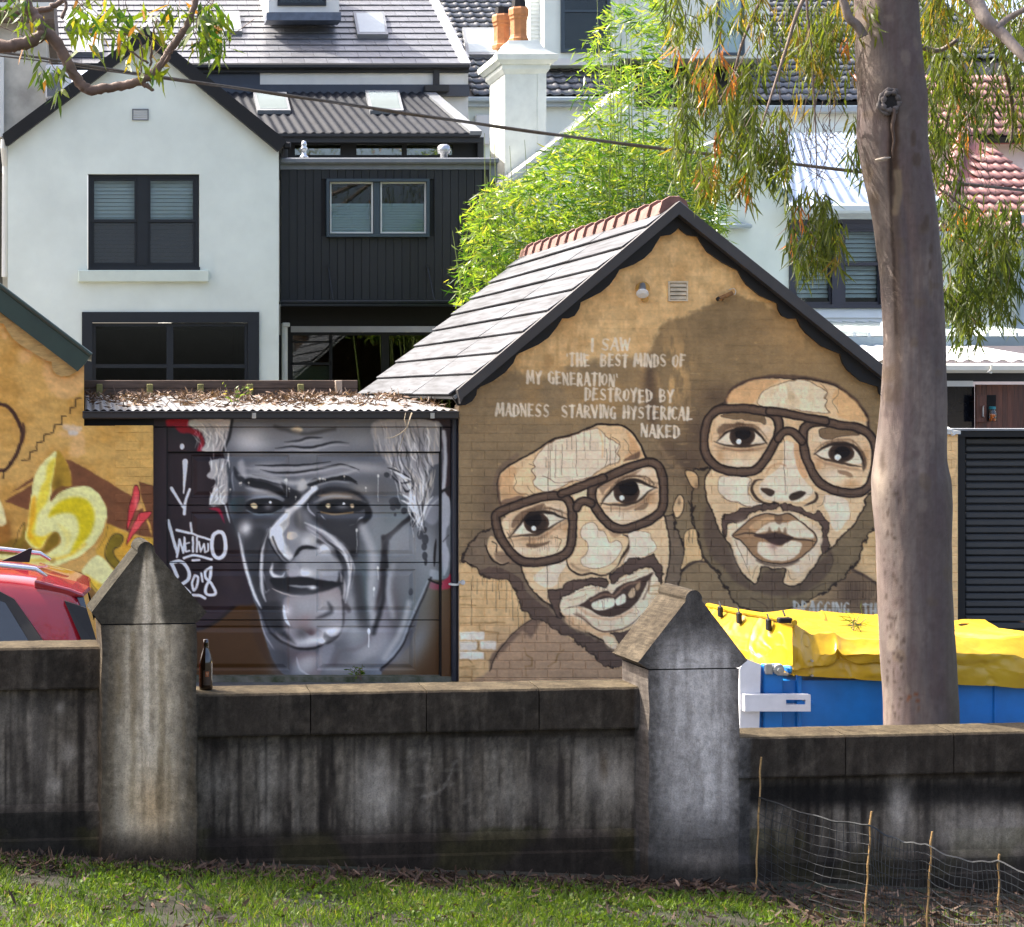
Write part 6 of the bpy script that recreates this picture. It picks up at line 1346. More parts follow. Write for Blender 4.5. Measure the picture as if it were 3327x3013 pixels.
def roof_tiles(parent, O, U, Vv, nu, nv, mesh, name, keep=None, stagger=False, jit=.0):
    """tiles laid on the plane O + u U + v V (v runs up the slope); one shared mesh"""
    u, v = U.normalized(), Vv.normalized(); n = u.cross(v).normalized(); off = root_loc(parent); cnt = 0
    for j in range(nv):
        for i in range(nu):
            s = (i+(.5 if stagger and j % 2 else 0))/nu
            p = O+U*s+Vv*(j/nv)
            if keep is not None:
                c = p+U*(.5/nu)+Vv*(.5/nv)
                if not keep(*[float(q[0]) for q in proj(np.array([c]))]): continue
            o = bpy.data.objects.new(name, mesh); link(o, parent)
            k = random.uniform(-jit, jit)
            Mx = Matrix((( u.x, v.x, n.x, 0),(u.y, v.y, n.y, 0),(u.z, v.z, n.z, 0),(0,0,0,1)))
            o.matrix_local = Matrix.Translation(p-off)@Mx@Matrix.Rotation(k, 4, 'Z'); cnt += 1
    return cnt
def tile_mesh(w, l, t, mat, kind='flat'):
    """tile in local axes: x across, y up the slope, z out; its lower edge is lifted over the course below"""
    m = MB()
    if kind == 'flat':
        g = .003; L = l*1.12; lift = t*1.25
        top = [(g,0,lift+t),(w-g,0,lift+t),(w-g,L,t*.35),(g,L,t*.35)]; m.add(top+[(x,y,z-t) for x,y,z in top], [(0,1,2,3),(7,6,5,4),(0,4,5,1),(1,5,6,2),(2,6,7,3),(3,7,4,0)])
    else:
        n = 9; L = l*1.15
        def pz(x): return .030*max(0, math.cos((x/w-.28)*math.pi*2.1))**1.0 + (.006 if x/w > .8 else 0)
        xs = [w*1.0*i/(n-1) for i in range(n)]
        vs = [(x, 0, pz(x)+.042) for x in xs]+[(x, L, pz(x)+.006) for x in xs]+[(x, 0, pz(x)+.022) for x in xs]
        m.add(vs, [(i, i+1, n+i+1, n+i) for i in range(n-1)]+[(2*n+i, 2*n+i+1, i+1, i) for i in range(n-1)])
    me = bpy.data.meshes.new('tile'); me.from_pydata(m.v, [], m.f); me.materials.append(mat)
    if kind != 'flat': me.polygons.foreach_set('use_smooth', [i < 8 for i in range(len(me.polygons))])
    return me

# ------------------------------------------------------------------ white gabled house
DW = 24.0
wh = thing('rendered_house', (PX(460,DW),DW+3,0), 'pale mint rendered house with black gable verge and black windows', 'house')
holed = holed_wall([(25,2000),(25,466),(472,132),(906,488),(906,2000)], [(285,566,648,875),(266,1014,842,1500)], DW, .12); holed.build('wall', mat_white, wh)
m = MB(); m.box(PX(25,DW)+.01, PX(25,DW)+.16, DW+.125, DW+8, 0, PZ(480,DW)); m.box(PX(906,DW)-.16, PX(906,DW)-.01, DW+.125, DW+8, 0, PZ(495,DW)); m.build('side_wall', mat_white, wh)
DBW = DW-.14
m = MB(); m.pprism([(8,436),(474,88),(474,136),(27,472),(18,474)], DBW, .1); m.build('barge_board', mat_black, wh)
m = MB(); m.pprism([(474,88),(932,458),(918,478),(904,492),(474,136)], DBW+.002, .098); m.build('barge_board', mat_black, wh)
a, b, c = P(4,440,DBW), P(474,84,DBW), P(936,458,DBW)
m = MB(); m.slab((a.x,DBW+.1,a.z),(a.x,DW+8,a.z),(b.x,DW+8,b.z),(b.x,DBW+.1,b.z), -.05); m.slab((c.x,DW+8,c.z),(c.x,DBW+.1,c.z),(b.x,DBW+.1,b.z),(b.x,DW+8,b.z), -.05); m.build('roof', mat_grey, wh)
m = MB(); m.bbox(PX(918,DW), PX(944,DW), DBW+.05, DW+8, PZ(486,DW), PZ(464,DW), .02); m.tube([P(925,486,DW-.05),P(925,512,DW-.05)], .045, 10); m.build('gutter', mat_black, wh)
m = MB(); m.tube([P(14,455,DW-.05),P(12,480,DW-.05),P(18,540,DW+.1),P(16,900,DW+.1)], .05, 10); m.build('downpipe', mat_offwhite, wh)
m = MB(); frame(m, 429,354,483,391,3.5,DW-.02,.03); v = m.build('air_vent', mat_grey, wh)
for i in range(5): m = MB(); y = 358+i*6.2; m.slab(P(433,y+5,DW-.02),P(479,y+5,DW-.02),P(479,y,DW-.003),P(433,y,DW-.003), .004); m.build('louvre', mat_offwhite, v)
m = MB(); m.pbbox(254,878,679,916,DW-.10,.13,.012); m.build('window_sill', M('sill_render', (.56,.62,.54), .85, .08, 4, .2), wh)
# upper sash window
D = DW+.06
m = MB(); frame(m, 286,567,647,874,11,D,.07); m.pbox(446,578,480,863,D-.005,.07); m.pbox(286,868,650,878,D-.08,.08); win = m.build('window', mat_navy, wh)
for x0, x1 in ((297,446),(480,636)):
    m = MB(); frame(m, x0,578,x1,722,9,D+.012,.04); s = m.build('upper_sash', mat_navy, win); pane(x0+9,587,x1-9,713,D+.035,s)
    m = MB(); frame(m, x0,716,x1,863,9,D+.03,.04); s = m.build('lower_sash', mat_navy, win); pane(x0+9,725,x1-9,854,D+.05,s, mat_mesh, 'fly_screen')
    slats(x0+4, x1-4, 584, 858, 22, D+.13, win, mat_blind, .012)
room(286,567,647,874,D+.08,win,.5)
# ground floor window
m = MB(); m.pbox(266,1014,842,1048,DW-.03,.1); m.pbox(266,1048,300,1500,DW-.03,.1); m.pbox(806,1048,842,1500,DW-.03,.1); m.pbox(296,1046,842,1049,DW-.034,.01); wo = m.build('window', mat_navy, wh)
m = MB(); frame(m, 300,1050,552,1500,11,DW+.03,.06); frame(m, 552,1050,806,1500,11,DW+.03,.06); m.pbox(311,1184,541,1196,DW+.02,.06); m.pbox(563,1184,795,1196,DW+.02,.06); m.build('window_frame', mat_navy, wo)
for x0, x1 in ((311,541),(563,795)): pane(x0,1061,x1,1184,DW+.07,wo); pane(x0,1196,x1,1489,DW+.07,wo)
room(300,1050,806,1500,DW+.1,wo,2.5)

# ------------------------------------------------------------------ dark clad extension and the terrace behind it
DX = 24.7
ext = thing('clad_extension', (PX(1260,DX),DX+2,0), 'charcoal timber-clad extension with small double window, right of mint house', 'house')
bx = 913
while bx < 1612:
    w = 26.2; segs = [(550,984)]
    if bx+w > 1062 and bx < 1395: segs = [(550,582),(768,984)]
    for y0, y1 in segs: m = MB(); m.pbox(bx+.7,y0,min(bx+w-.7,1612),y1,DX,.03); m.build('cladding_board', mat_char, ext)
    bx += w
m = MB(); m.pprism([(912,540),(1613,540),(1613,984),(1397,984),(1397,581),(1061,581),(1061,769),(1397,769),(1397,984),(912,984)][:0] or [(912,540),(1613,540),(1613,582),(912,582)], DX+.032, .1)
m.pbox(912,582,1062,984,DX+.032,.1); m.pbox(1395,582,1613,984,DX+.032,.1); m.pbox(1062,768,1395,984,DX+.032,.1); m.box(PX(1600,DX), PX(1613,DX), DX+.14, DX+2.0, 0, PZ(540,DX)); m.build('wall', mat_black, ext)
m = MB(); m.pbbox(910,512,1622,532,DX-.10,.2,.02); m.pbox(910,532,1616,551,DX-.02,.05); m.pbox(1590,540,1616,590,DX-.03,.05); m.build('gutter', mat_grey, ext)
m = MB(); m.box(PX(912,DX), PX(1616,DX), DX+.1, DX+2.1, PZ(520,DX)-.03, PZ(516,DX)); m.build('flat_roof', mat_grey, ext)
m = MB(); m.pbbox(914,976,1476,985,DX-.42,.42,.01); m.pbbox(914,985,1474,996,DX-.40,.05,.01); aw = m.build('awning', mat_navy, ext)
for x0, x1 in ((1066,1082),(1389,1411)): m = MB(); m.tube([P(x0,868,DX-.03),P(x1,976,DX-.36)], .011, 6); m.tube([P(x0,866,DX-.05),P(x0,866,DX+.01)], .028, 8); m.build('awning_stay', mat_navy, aw)
mat_bluef = M('slate_blue_frame', (0.030,0.048,0.062), .45, .12, 5, .03)
m = MB(); frame(m, 1061,581,1396,770,9,DX-.08,.12); m.pbox(1214,590,1234,761,DX-.03,.08); win = m.build('window', mat_bluef, ext)
for x0, x1 in ((1070,1214),(1234,1387)):
    m = MB(); frame(m, x0+2,592,x1-2,759,5,DX-.01,.05); m.build('sash', mat_offwhite, win); pane(x0+7,597,x1-7,754,DX+.02,win)
    slats(x0+5, x1-5, 662, 756, 11, DX+.08, win, mat_pleat, .012, 'blind_pleat', 1.0)
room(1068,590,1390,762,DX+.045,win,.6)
# glazed ground floor under the awning
D = DX+.5
m = MB(); m.pbox(912,996,1520,1060,D-.1,.05); m.pbox(912,1060,945,1500,D-.1,.05); m.build('soffit_cladding', mat_black, ext)
m = MB()
for q in ((945,1080,1076,1090),(945,1108,1076,1114),(945,1178,1076,1186),(945,1090,951,1500),(1070,1090,1080,1500),(1080,1080,1520,1090),(1240,1090,1264,1500),(1390,1090,1402,1500)): m.pbox(*q, D, .06)
gz = m.build('glazing_frame', mat_black, ext)
for q in ((951,1090,1070,1178),(951,1186,1070,1500),(1080,1090,1240,1500),(1264,1090,1390,1500),(1402,1090,1520,1500)): pane(*q, D+.03, gz, M_glass('garden_glass', (.5,.55,.5), .06))
room(940,1080,1520,1500,D+.06,gz,3)
m = MB(); m.pbox(952,1190,1069,1500,D+.1,.05); m.build('kitchen_counter', mat_offwhite, gz)
m = MB(); m.tube([P(925,1052,DX-.1),P(925,1500,DX-.1)], .045, 12); m.bbox(PX(914,DX),PX(938,DX),DX-.16,DX-.04,PZ(1064,DX),PZ(1050,DX),.01); m.build('downpipe', mat_offwhite, ext)
# two roof vents on the extension's flat roof
m = MB(); c = P(988,513,DX+.2); m.lathe(c, [(.07,0),(.06,.02),(.035,.04),(.035,.11),(.05,.12),(.05,.15),(.03,.17),(.045,.19),(.03,.24),(.012,.25)], 12); m.build('flue', M('bright_zinc', (.55,.57,.6), .3, .2, 20, .05, metal=.8), ext, True)
m = MB(); c = P(1442,514,DX+.2); m.lathe(c, [(.055,0),(.055,.06),(.085,.07),(.1,.11),(.09,.17),(.05,.2)], 14); m.build('whirly_vent', M('bright_zinc2', (.45,.46,.48), .3, .3, 30, .2, metal=.8), ext, True)
# clerestory and corrugated lean-to
ter = thing('terrace_house', (PX(1150,27),29,0), 'terrace house with slate roof, dormer and dark corrugated lean-to behind the extension', 'house')
D = 26.7
m = MB(); m.pbox(700,462,1572,470,D,.1); m.pbox(700,504,1572,560,D,.1)
for q in ((700,470,958,504),(1108,470,1158,504),(1308,470,1322,504),(1472,470,1572,504)): m.pbox(*q, D, .1)
cl = m.build('clerestory_frame', mat_black, ter)
mat_pale = M_glass('dusty_glass', (.6,.62,.5), .15)
for x0, x1 in ((958,1108),(1158,1308),(1322,1472)):
    pane(x0,470,x1,504,D+.04,cl,mat_pale); m = MB(); m.pbox(x0,470,x1,504,D+.35,.02); m.build('curtain', M('olive_curtain', (.22,.22,.14), .9, .5, 9, 0), cl)
m = MB(); m.pbbox(700,430,1564,446,26.35,.12,.02); m.pbox(700,446,1562,463,26.4,.08); m.pbox(1552,446,1572,560,26.6,.3); m.build('gutter', mat_char, ter)
mat_dcorr = M('dark_corrugated', (0.017,0.019,0.024), .7, .3, 3, .1, spec=.08)
zf, zb = PZ(433,26.35), PZ(300,30.0); xl, xr = PX(640,26.35), PX(1530,26.35)
lean = corrugated('lean_to_roof', (xl,26.35,zf),(xr,26.35,zf),(xr,30.0,zb),(xl,30.0,zb), .15, .018, mat_dcorr, ter)
m = MB(); m.slab((xr-.02,26.33,zf+.03),(xr+.17,26.33,zf+.03),(xr+.17,30,zb+.03),(xr-.02,30,zb+.03), .06); m.build('verge_flashing', mat_grey, ter)
def skylight(x0, y0, x1, y1, sx, O, V, n, Dl, parent, th=.07):
    """roof window: photo corners of its lower edge mapped on to the slope plane"""
    def on(px, py):
        d = Vector(((px-CX)/F, 1, -(py-CY)/F)); e = Vector((0,0,EZ)); t = (O-e).dot(n)/d.dot(n); return e+d*t
    a, b, c, d = on(x0+sx,y1), on(x1+sx,y1), on(x1,y0), on(x0,y0)
    m = MB(); m.slab(a+n*th, b+n*th, c+n*th, d+n*th, th); o = m.build('skylight', mat_grey, parent)
    cen = (a+b+c+d)/4; ins = [cen+(q-cen)*.84+n*(th+.004) for q in (a,b,c,d)]
    m = MB(); m.slab(*ins, .004); m.build('pane', M('skylight_pane', (.24,.28,.28), .08, .05, 3, 0, spec=.9), o); return o
O = Vector((xl,26.35,zf)); Vv = Vector((0,30-26.35,zb-zf)); n = Vector((1,0,0)).cross(Vv).normalized()
skylight(822,312,930,372,14,O,Vv,n,0,ter); skylight(1186,306,1295,372,16,O,Vv,n,0,ter)
D = 30.0
m = MB(); m.pbox(640,275,1525,312,D-.04,.1); m.build('apron_flashing', M('navy_flashing', (.02,.028,.045), .4, .2, 4), ter)
m = MB(); m.pbox(845,234,1508,276,D-.03,.1); m.build('parapet_band', mat_offwhite, ter); m = MB(); m.pbox(620,234,845,276,D-.02,.1); m.build('parapet_panel', M('navy_panel', (.02,.028,.045), .5, .2, 4), ter)
m = MB(); m.pbbox(560,206,1528,222,D-.2,.14,.02); m.pbox(560,222,1524,236,D-.1,.08); m.pbox(1410,222,1428,290,D-.12,.08); m.pbbox(1382,276,1460,298,D-.2,.15,.01); m.build('gutter', mat_char, ter)
# slate main roof
mat_rs = M('dark_slate', (0.13,0.133,0.145), .42, .3, 6, .3, per_obj=.16, spec=.6)
pitch = math.radians(33); O = P(120,210,29.85); U = Vector((PX(1500,29.85)-O.x,0,0)); Ls = 4.18; Vv = Vector((0,math.cos(pitch)*Ls,math.sin(pitch)*Ls)); n = Vector((0,-math.sin(pitch),math.cos(pitch)))
m = MB(); m.slab(O-n*.01, O+U-n*.01, O+U+Vv-n*.01, O+Vv-n*.01, .1); rf = m.build('roof', mat_char, ter)
nu, nv = 19, 14
roof_tiles(rf, O, U, Vv, nu, nv, tile_mesh(U.length/nu, Ls/nv, .012, mat_rs), 'slate', keep=lambda x, y: y < 214 and y > -40, stagger=True)
m = MB(); q = O+U; m.slab(q+n*.03+Vector((-.02,0,0)), q+n*.03+Vector((.16,0,0)), q+Vv+n*.03+Vector((.16,0,0)), q+Vv+n*.03+Vector((-.02,0,0)), .1); m.build('verge_flashing', M('pale_flashing', (.32,.33,.36), .4, .15, 4), rf)
skylight(1146,54,1246,128,14,O,Vv,n,0,ter,.1); skylight(716,52,776,118,10,O,Vv,n,0,ter,.1); skylight(208,48,316,102,0,O,Vv,n,0,ter,.1); skylight(230,128,330,186,4,O,Vv,n,0,ter,.1)
m = MB(); m.pbox(872,-160,1102,50,31.0,1.6); dm = m.build('dormer', mat_offwhite, ter)
m = MB(); frame(m, 902,-140,1060,18,9,30.96,.05); w = m.build('dormer_window', mat_navy, dm); pane(911,-131,1051,9,30.97,w); m = MB(); m.pbox(905,-138,1057,14,30.985,.01); m.build('dark_backing', mat_room, w)  # flat dark sheet behind the pane, painted as an unlit room
m = MB(); m.pbox(866,40,1108,66,30.7,.4); m.build('dormer_apron', M('lead_apron', (.08,.1,.14), .45, .3, 8), dm)
m = MB(); m.box(PX(560,30), PX(1525,30), 30.1, 36, 0, PZ(230,30)); m.build('wall', mat_offwhite, ter)
# ------------------------------------------------------------------ cream building at the far left edge
lb = thing('cream_building', (PX(40,27),28,0), 'weathered cream building with air conditioner at the top left corner', 'building')
m = MB(); m.pbox(-500,60,150,1300,26.5,4); m.build('wall', M('stained_cream', (.46,.43,.36), .9, .35, 2.2, .3), lb)
m = MB(); m.pbox(-500,-80,176,62,26.2,4.4); m.build('eave', M('brown_eave', (.12,.09,.07), .8, .3, 6), lb); m = MB(); m.pbox(-500,8,180,22,26.1,.1); m.build('gutter', mat_offwhite, lb)
m = MB(); m.pbbox(148,210,232,318,26.3,.3,.02); ac = m.build('air_conditioner', M('white_appliance', (.62,.62,.62), .5, .05), lb)
for i in range(14): m = MB(); m.pbox(152+i*3.2,236,153.4+i*3.2,312,26.28,.02); m.build('fan_grille_bar', mat_grey, ac)
m = MB(); m.pbox(-8,180,12,445,26.4,.1); m.build('window_frame', mat_offwhite, lb)
dk = thing('timber_house', (PX(0,24.5),25,0), 'sliver of dark weatherboard house at the left edge beside the mint house', 'house')
for i in range(16): m = MB(); y = 560+i*34; m.pbox(-300,y,8,y+33,24.4+.01*(i%2),.05); m.build('weatherboard', M('olive_board', (.06,.055,.04), .8, .3, 5), dk) if i == 0 else m.build('weatherboard', bpy.data.materials['olive_board'], dk)
m = MB(); m.pbox(-300,470,10,560,24.3,.2); m.build('eave', mat_black, dk)

# ------------------------------------------------------------------ chimney
ch = thing('chimney', P(1700,600,27.0), 'pale grey-green rendered chimney with flared cap and two terracotta pots', 'chimney')
mat_chim = M('chimney_render', (.60,.63,.57), .85, .12, 4, .25)
D = 27.0; x0, x1 = PX(1640,D), PX(1772,D); dp = 1.0
m = MB(); m.box(x0, x1, D, D+dp, PZ(640,D), PZ(232,D)); m.build('shaft', mat_chim, ch)
m = MB(); m.box(x1-.13, x1+.012, D-.012, D+.03, PZ(640,D), PZ(236,D)); m.build('corner_strip', mat_chim, ch)
def ring(z0, z1, o0, o1): return [[(x0-o,D-o,z),(x1+o,D-o,z),(x1+o,D+dp+o,z),(x0-o,D+dp+o,z)] for z, o in ((z0,o0),(z1,o1))]
m = MB()
for ya, yb_, oa, ob in ((240,226,.01,.06),(226,212,.06,.06),(212,200,.09,.14),(200,182,.16,.17),(182,176,.17,.10),(176,160,.10,.0),(160,140,.0,-.06),(140,128,-.06,-.09)):
    a, b = ring(PZ(ya,D),PZ(yb_,D),oa,ob); m.add(a+b, [(0,1,5,4),(1,2,6,5),(2,3,7,6),(3,0,4,7),(3,2,1,0),(4,5,6,7)])
m.build('flared_cap', mat_chim, ch)
mat_pot = M('terracotta_pot', (.42,.17,.055), .7, .3, 9, .2)
for px, dd in ((1698,.25),(1668,.75)):
    c = P(px,128,D); c.y = D+dd; c.x = PX(px,D)+.0; s = .0054*29
    m = MB(); m.lathe((c.x,c.y,c.z), [(.165,0),(.165,.05),(.15,.07),(.135,.12),(.135,.36),(.15,.38),(.15,.42),(.165,.44),(.165,.53),(.15,.56)], 8); p = m.build('chimney_pot', mat_pot, ch)
    m = MB(); m.lathe((c.x,c.y,c.z+.56), [(.12,0),(.11,.12),(.02,.13)], 8); m.build('pot_flue', mat_dark, p)

# ------------------------------------------------------------------ middle house: dark tiles, white dormer, sloping parapet
mid = thing('tiled_house', (PX(2000,32),33,0), 'white house with glossy black tiled roof and boxy dormer behind the bamboo', 'house')
mat_dt = M('black_glazed_tile', (0.115,0.118,0.125), .25, .3, 5, .1, per_obj=.3, spec=.7)
def tiled(parent, x0, x1, yb_, D0, pitch, L, nu, nv, mat, keep, name='roof'):
    O = P(x0,yb_,D0); U = Vector((PX(x1,D0)-O.x,0,0)); Vv = Vector((0,math.cos(pitch)*L,math.sin(pitch)*L)); n = Vector((0,-math.sin(pitch),math.cos(pitch)))
    m = MB(); m.slab(O-n*.01, O+U-n*.01, O+U+Vv-n*.01, O+Vv-n*.01, .1); rf = m.build(name, mat_black, parent)
    c = roof_tiles(rf, O, U, Vv, nu, nv, tile_mesh(U.length/nu, L/nv, .012, mat, 'roll'), 'roof_tile', keep=keep, jit=.012)
    return rf, O, Vv, n
rf, O, Vv, n = tiled(mid, 1500, 2010, 314, 31.0, math.radians(34), 5.26, 13, 19, mat_dt, lambda x, y: y > -40 and x > 1440+y*.25 and not (1700 < x < 2000 and y < 190))
skylight(1500,108,1620,196,14,O,Vv,n,0,mid,.12)
rf, O, Vv, n = tiled(mid, 2010, 3440, 330, 31.0, math.radians(34), 5.3, 36, 19, mat_dt, lambda x, y: y > -20 and 2390 < x < 3340 and not (x > 2960 and y > 190))
mat_wtb = M('white_weatherboard', (.66,.68,.66), .6, .06, 4, .05)
m = MB(); m.pbbox(1500,314,1990,330,30.85,.14,.02); m.pbox(1500,330,1985,346,30.95,.1); m.build('gutter', M('grey_gutter', (.34,.40,.42), .5, .1), mid)
m = MB(); m.pbox(1480,340,2480,900,31.1,.3); m.pbox(2330,364,2860,470,30.98,.3); m.build('wall', mat_white, mid)
m = MB(); m.pbbox(2300,342,2865,366,30.8,.16,.02); m.build('gutter', bpy.data.materials['grey_gutter'], mid)
m = MB(); m.pbbox(1545,372,1600,470,30.95,.12,.02); m.build('meter_box', M('meter_box', (.6,.6,.58), .6, .05), mid)
D = 31.6
m = MB(); m.pbox(1768,-140,2010,212,D,1.6); m.pbox(2010,-140,2180,190,D+.2,1.4); dm = m.build('dormer', mat_white, mid)
for i in range(12): m = MB(); y = -20+i*13; m.slab(P(1722,y+12.6,D+.32),P(1768,y+12.6,D+.32),P(1768,y,D+.345),P(1722,y,D+.345),.02); m.build('weatherboard', mat_wtb, dm)
for i in range(16): m = MB(); y = -20+i*15; m.slab(P(2140,y+14.5,D+.12),P(2190,y+14.5,D+.12),P(2190,y,D+.145),P(2140,y,D+.145),.02); m.build('weatherboard', mat_wtb, dm)
m = MB(); frame(m, 1824,-120,1984,170,11,D-.06,.08); m.pbox(1835,32,1973,40,D-.05,.06); w = m.build('window', mat_bluef, dm); pane(1835,-109,1973,159,D-.02,w); m = MB(); m.pbox(1832,-112,1976,162,D-.006,.004); m.build('dark_backing', mat_room, w)  # dark sheet behind the glass, room shade put into its colour
m = MB(); m.pbox(1790,190,2010,212,D-.02,.02); m.build('sill_band', mat_offwhite, dm)
m = MB(); frame(m, 2330,-60,2420,180,9,D-.06,.08); w = m.build('window', mat_bluef, dm); m = MB(); m.pbox(2335,-55,2415,175,D-.03,.004); m.build('pane', M('pale_pane', (.25,.36,.38), .1, .1, 3, 0), w)
m = MB(); m.pbox(2180,-140,2500,190,D-.02,1.5); m.build('dormer_wall', mat_white, mid)
# sloping white parapet running down to the chimney
par = thing('parapet_wall', (PX(1800,26.4),27,0), 'white sloping parapet wall beside the chimney, glowing in the sun', 'wall')
m = MB(); a, b = P(1622,604,26.2), P(2060,262,26.2); 
m.prism([(a.x,a.z),(b.x,b.z),(b.x,0),(a.x,0)], 26.2, 26.5); m.build('wall', mat_white, par)
m = MB(); m.slab((a.x-.02,26.12,a.z),(b.x,26.12,b.z),(b.x,27.3,b.z+.02),(a.x-.02,27.3,a.z+.02), .08); m.build('coping', mat_offwhite, par)

# ------------------------------------------------------------------ right-hand white house
rt = thing('weatherboard_house', (PX(2700,23),25,0), 'white weatherboard house with shuttered black window and blue corrugated roof', 'house')
DR = 23.0
m = holed_wall([(2330,1100),(2330,465),(2413,527),(2562,641),(2566,700),(2930,700),(2930,1100)], [(2570,716,2873,1000)], DR, .2); m.build('wall', mat_white, rt)
for i in range(3): m = MB(); y = 1004+i*30; m.slab(P(2566,y+29,DR-.03),P(2930,y+29,DR-.03),P(2930,y,DR-.005),P(2566,y,DR-.005),.02); m.build('weatherboard', mat_wtb, rt)
for i in range(10): m = MB(); y = 706+i*30; m.slab(P(2876,y+29,DR-.03),P(2930,y+29,DR-.03),P(2930,y,DR-.005),P(2876,y,DR-.005),.02); m.build('weatherboard', mat_wtb, rt)
m = MB(); frame(m, 2568,714,2874,1002,12,DR-.05,.1); m.pbox(2704,726,2738,990,DR-.04,.09); m.pbox(2580,726,2862,744,DR-.04,.09); win = m.build('window', M('plum_black_frame', (.022,.022,.034), .4, .15, 5, .03), rt)
fm = bpy.data.materials['plum_black_frame']
for x0, x1 in ((2580,2704),(2738,2862)):
    m = MB(); frame(m, x0,744,x1,862,9,DR-.02,.05); s = m.build('sash', fm, win); pane(x0+9,753,x1-9,853,DR+.01,s)
    m = MB(); frame(m, x0,856,x1,990,9,DR,.05); s = m.build('sash', fm, win); pane(x0+9,865,x1-9,981,DR+.03,s)
    slats(x0+6, x1-6, 748, 970, 15, DR+.11, win, mat_blind, .03, 'shutter_louvre', .8)
room(2572,720,2870,996,DR+.06,win,.6)
mat_bcorr = M('pale_blue_corrugated', (.17,.22,.31), .38, .2, 3, .08, metal=.2)
zf, zb = PZ(660,22.7), PZ(432,26.4)
corrugated('roof', (PX(2566,22.7),22.7,zf),(PX(3070,22.7),22.7,zf),(PX(2765,26.4),26.4,zb),(PX(2548,26.4),26.4,zb), .16, .014, mat_bcorr, rt)
m = MB(); m.pbbox(2562,662,3078,692,22.6,.14,.03); m.pbox(2566,692,2940,712,22.9,.06); m.build('gutter', M('pale_grey_gutter', (.46,.52,.54), .45, .08), rt)
m = MB(); m.pbox(2480,400,2900,440,26.5,.1); m.pbox(2860,430,2960,720,26.45,.1); m.build('upper_wall', mat_white, rt)
corrugated('side_roof', (PX(2330,22.9),22.9,PZ(728,22.9)),(PX(2440,22.9),22.9,PZ(728,22.9)),(PX(2425,22.9),24.2,PZ(660,23.4)),(PX(2300,22.9),24.2,PZ(660,23.4)), .16, .012, mat_bcorr, rt)
m = MB(); m.pbbox(2328,726,2446,742,22.85,.1,.02); m.build('side_gutter', bpy.data.materials['grey_gutter'], rt)
m = MB(); a, b = P(2325,460,DR), P(2572,648,DR); m.slab((a.x,DR-.1,a.z+.03),(a.x,DR+3,a.z+.03),(b.x,DR+3,b.z+.02),(b.x,DR-.1,b.z+.02), -.05); m.build('verge_capping', M('blue_grey_capping', (.34,.42,.46), .5, .1), rt)
# low tray-deck roofs, gutters and carport behind the shed
lo_ = thing('lean_to', (PX(3050,20),20,0), 'low white and grey sheet-metal lean-to roofs behind the gum trunk', 'lean-to')
mat_tray = M('pale_tray_deck', (.50,.56,.56), .4, .1, 3, .03)
D0 = 20.6; z0, z1 = PZ(1092,D0), PZ(1052,22.9); xa, xb = PX(2640,D0), PX(3420,D0)
m = MB(); m.quad((xa,D0,z0),(xb,D0,z0),(xb,22.9,z1),(xa,22.9,z1)); up = m.build('upper_roof', mat_tray, lo_)
k = 0; x = 2770
while x < 3400:
    m = MB(); a = Vector((PX(x,D0),D0-.02,z0)); b = Vector((PX(x,D0),22.9,z1)); m.slab(a+Vector((0,0,.04)), a+Vector((.035,0,.04)), b+Vector((.035,0,.04)), b+Vector((0,0,.04)), .06); m.build('roof_rib', mat_tray, up); x += 48
m = MB(); m.pbox(2640,1094,3420,1124,D0-.02,.1); m.build('fascia', M('blue_grey_fascia', (.22,.28,.30), .5, .1), lo_)
D1 = 18.8; z2, z3 = PZ(1172,D1), PZ(1124,D0)
corrugated('lower_roof', (PX(2640,D1),D1,z2),(PX(3420,D1),D1,z2),(PX(3420,D1),D0,z3),(PX(2640,D1),D0,z3), .19, .016, M('white_sheet', (.80,.80,.80), .4, .05, 3, .02), lo_)
m = MB(); m.pbbox(2640,1180,3420,1212,D1-.16,.15,.03); g = m.build('gutter', M('cream_gutter', (.66,.64,.54), .5, .08), lo_)
m = MB(); m.tube([P(3222,1186,D1-.17),P(3220,1200,D1-.17),P(3208,1210,D1-.17),P(3222,1212,D1-.17)], .012, 6); m.build('gutter_bracket', bpy.data.materials['cream_gutter'], g)
m = MB(); m.pbox(2640,1212,3420,1240,D1+.1,.1); m.pbox(2900,1240,3160,1258,D1+.12,.1); m.build('beam', mat_char, lo_); m = MB(); m.pbox(3070,1238,3162,1256,D1+.05,.05); m.build('pale_beam', mat_offwhite, lo_)
m = MB(); m.tube([P(2866,1060,21.5),P(3120,1052,21.5)], .06, 12); m.tube([P(2922,1060,21.5),P(2922,900,21.6)], .05, 12); m.tube([P(3085,1060,21.5),P(3085,1000,21.6)], .04, 10); m.build('vent_pipe', M('pale_blue_pvc', (.45,.52,.55), .4, .1), lo_)
m = MB(); m.pbox(3062,1256,3166,1400,D1+.5,.05); w = m.build('door_glass', M('dark_glass', (.012,.014,.02), .1, .2, 3, 0), lo_)
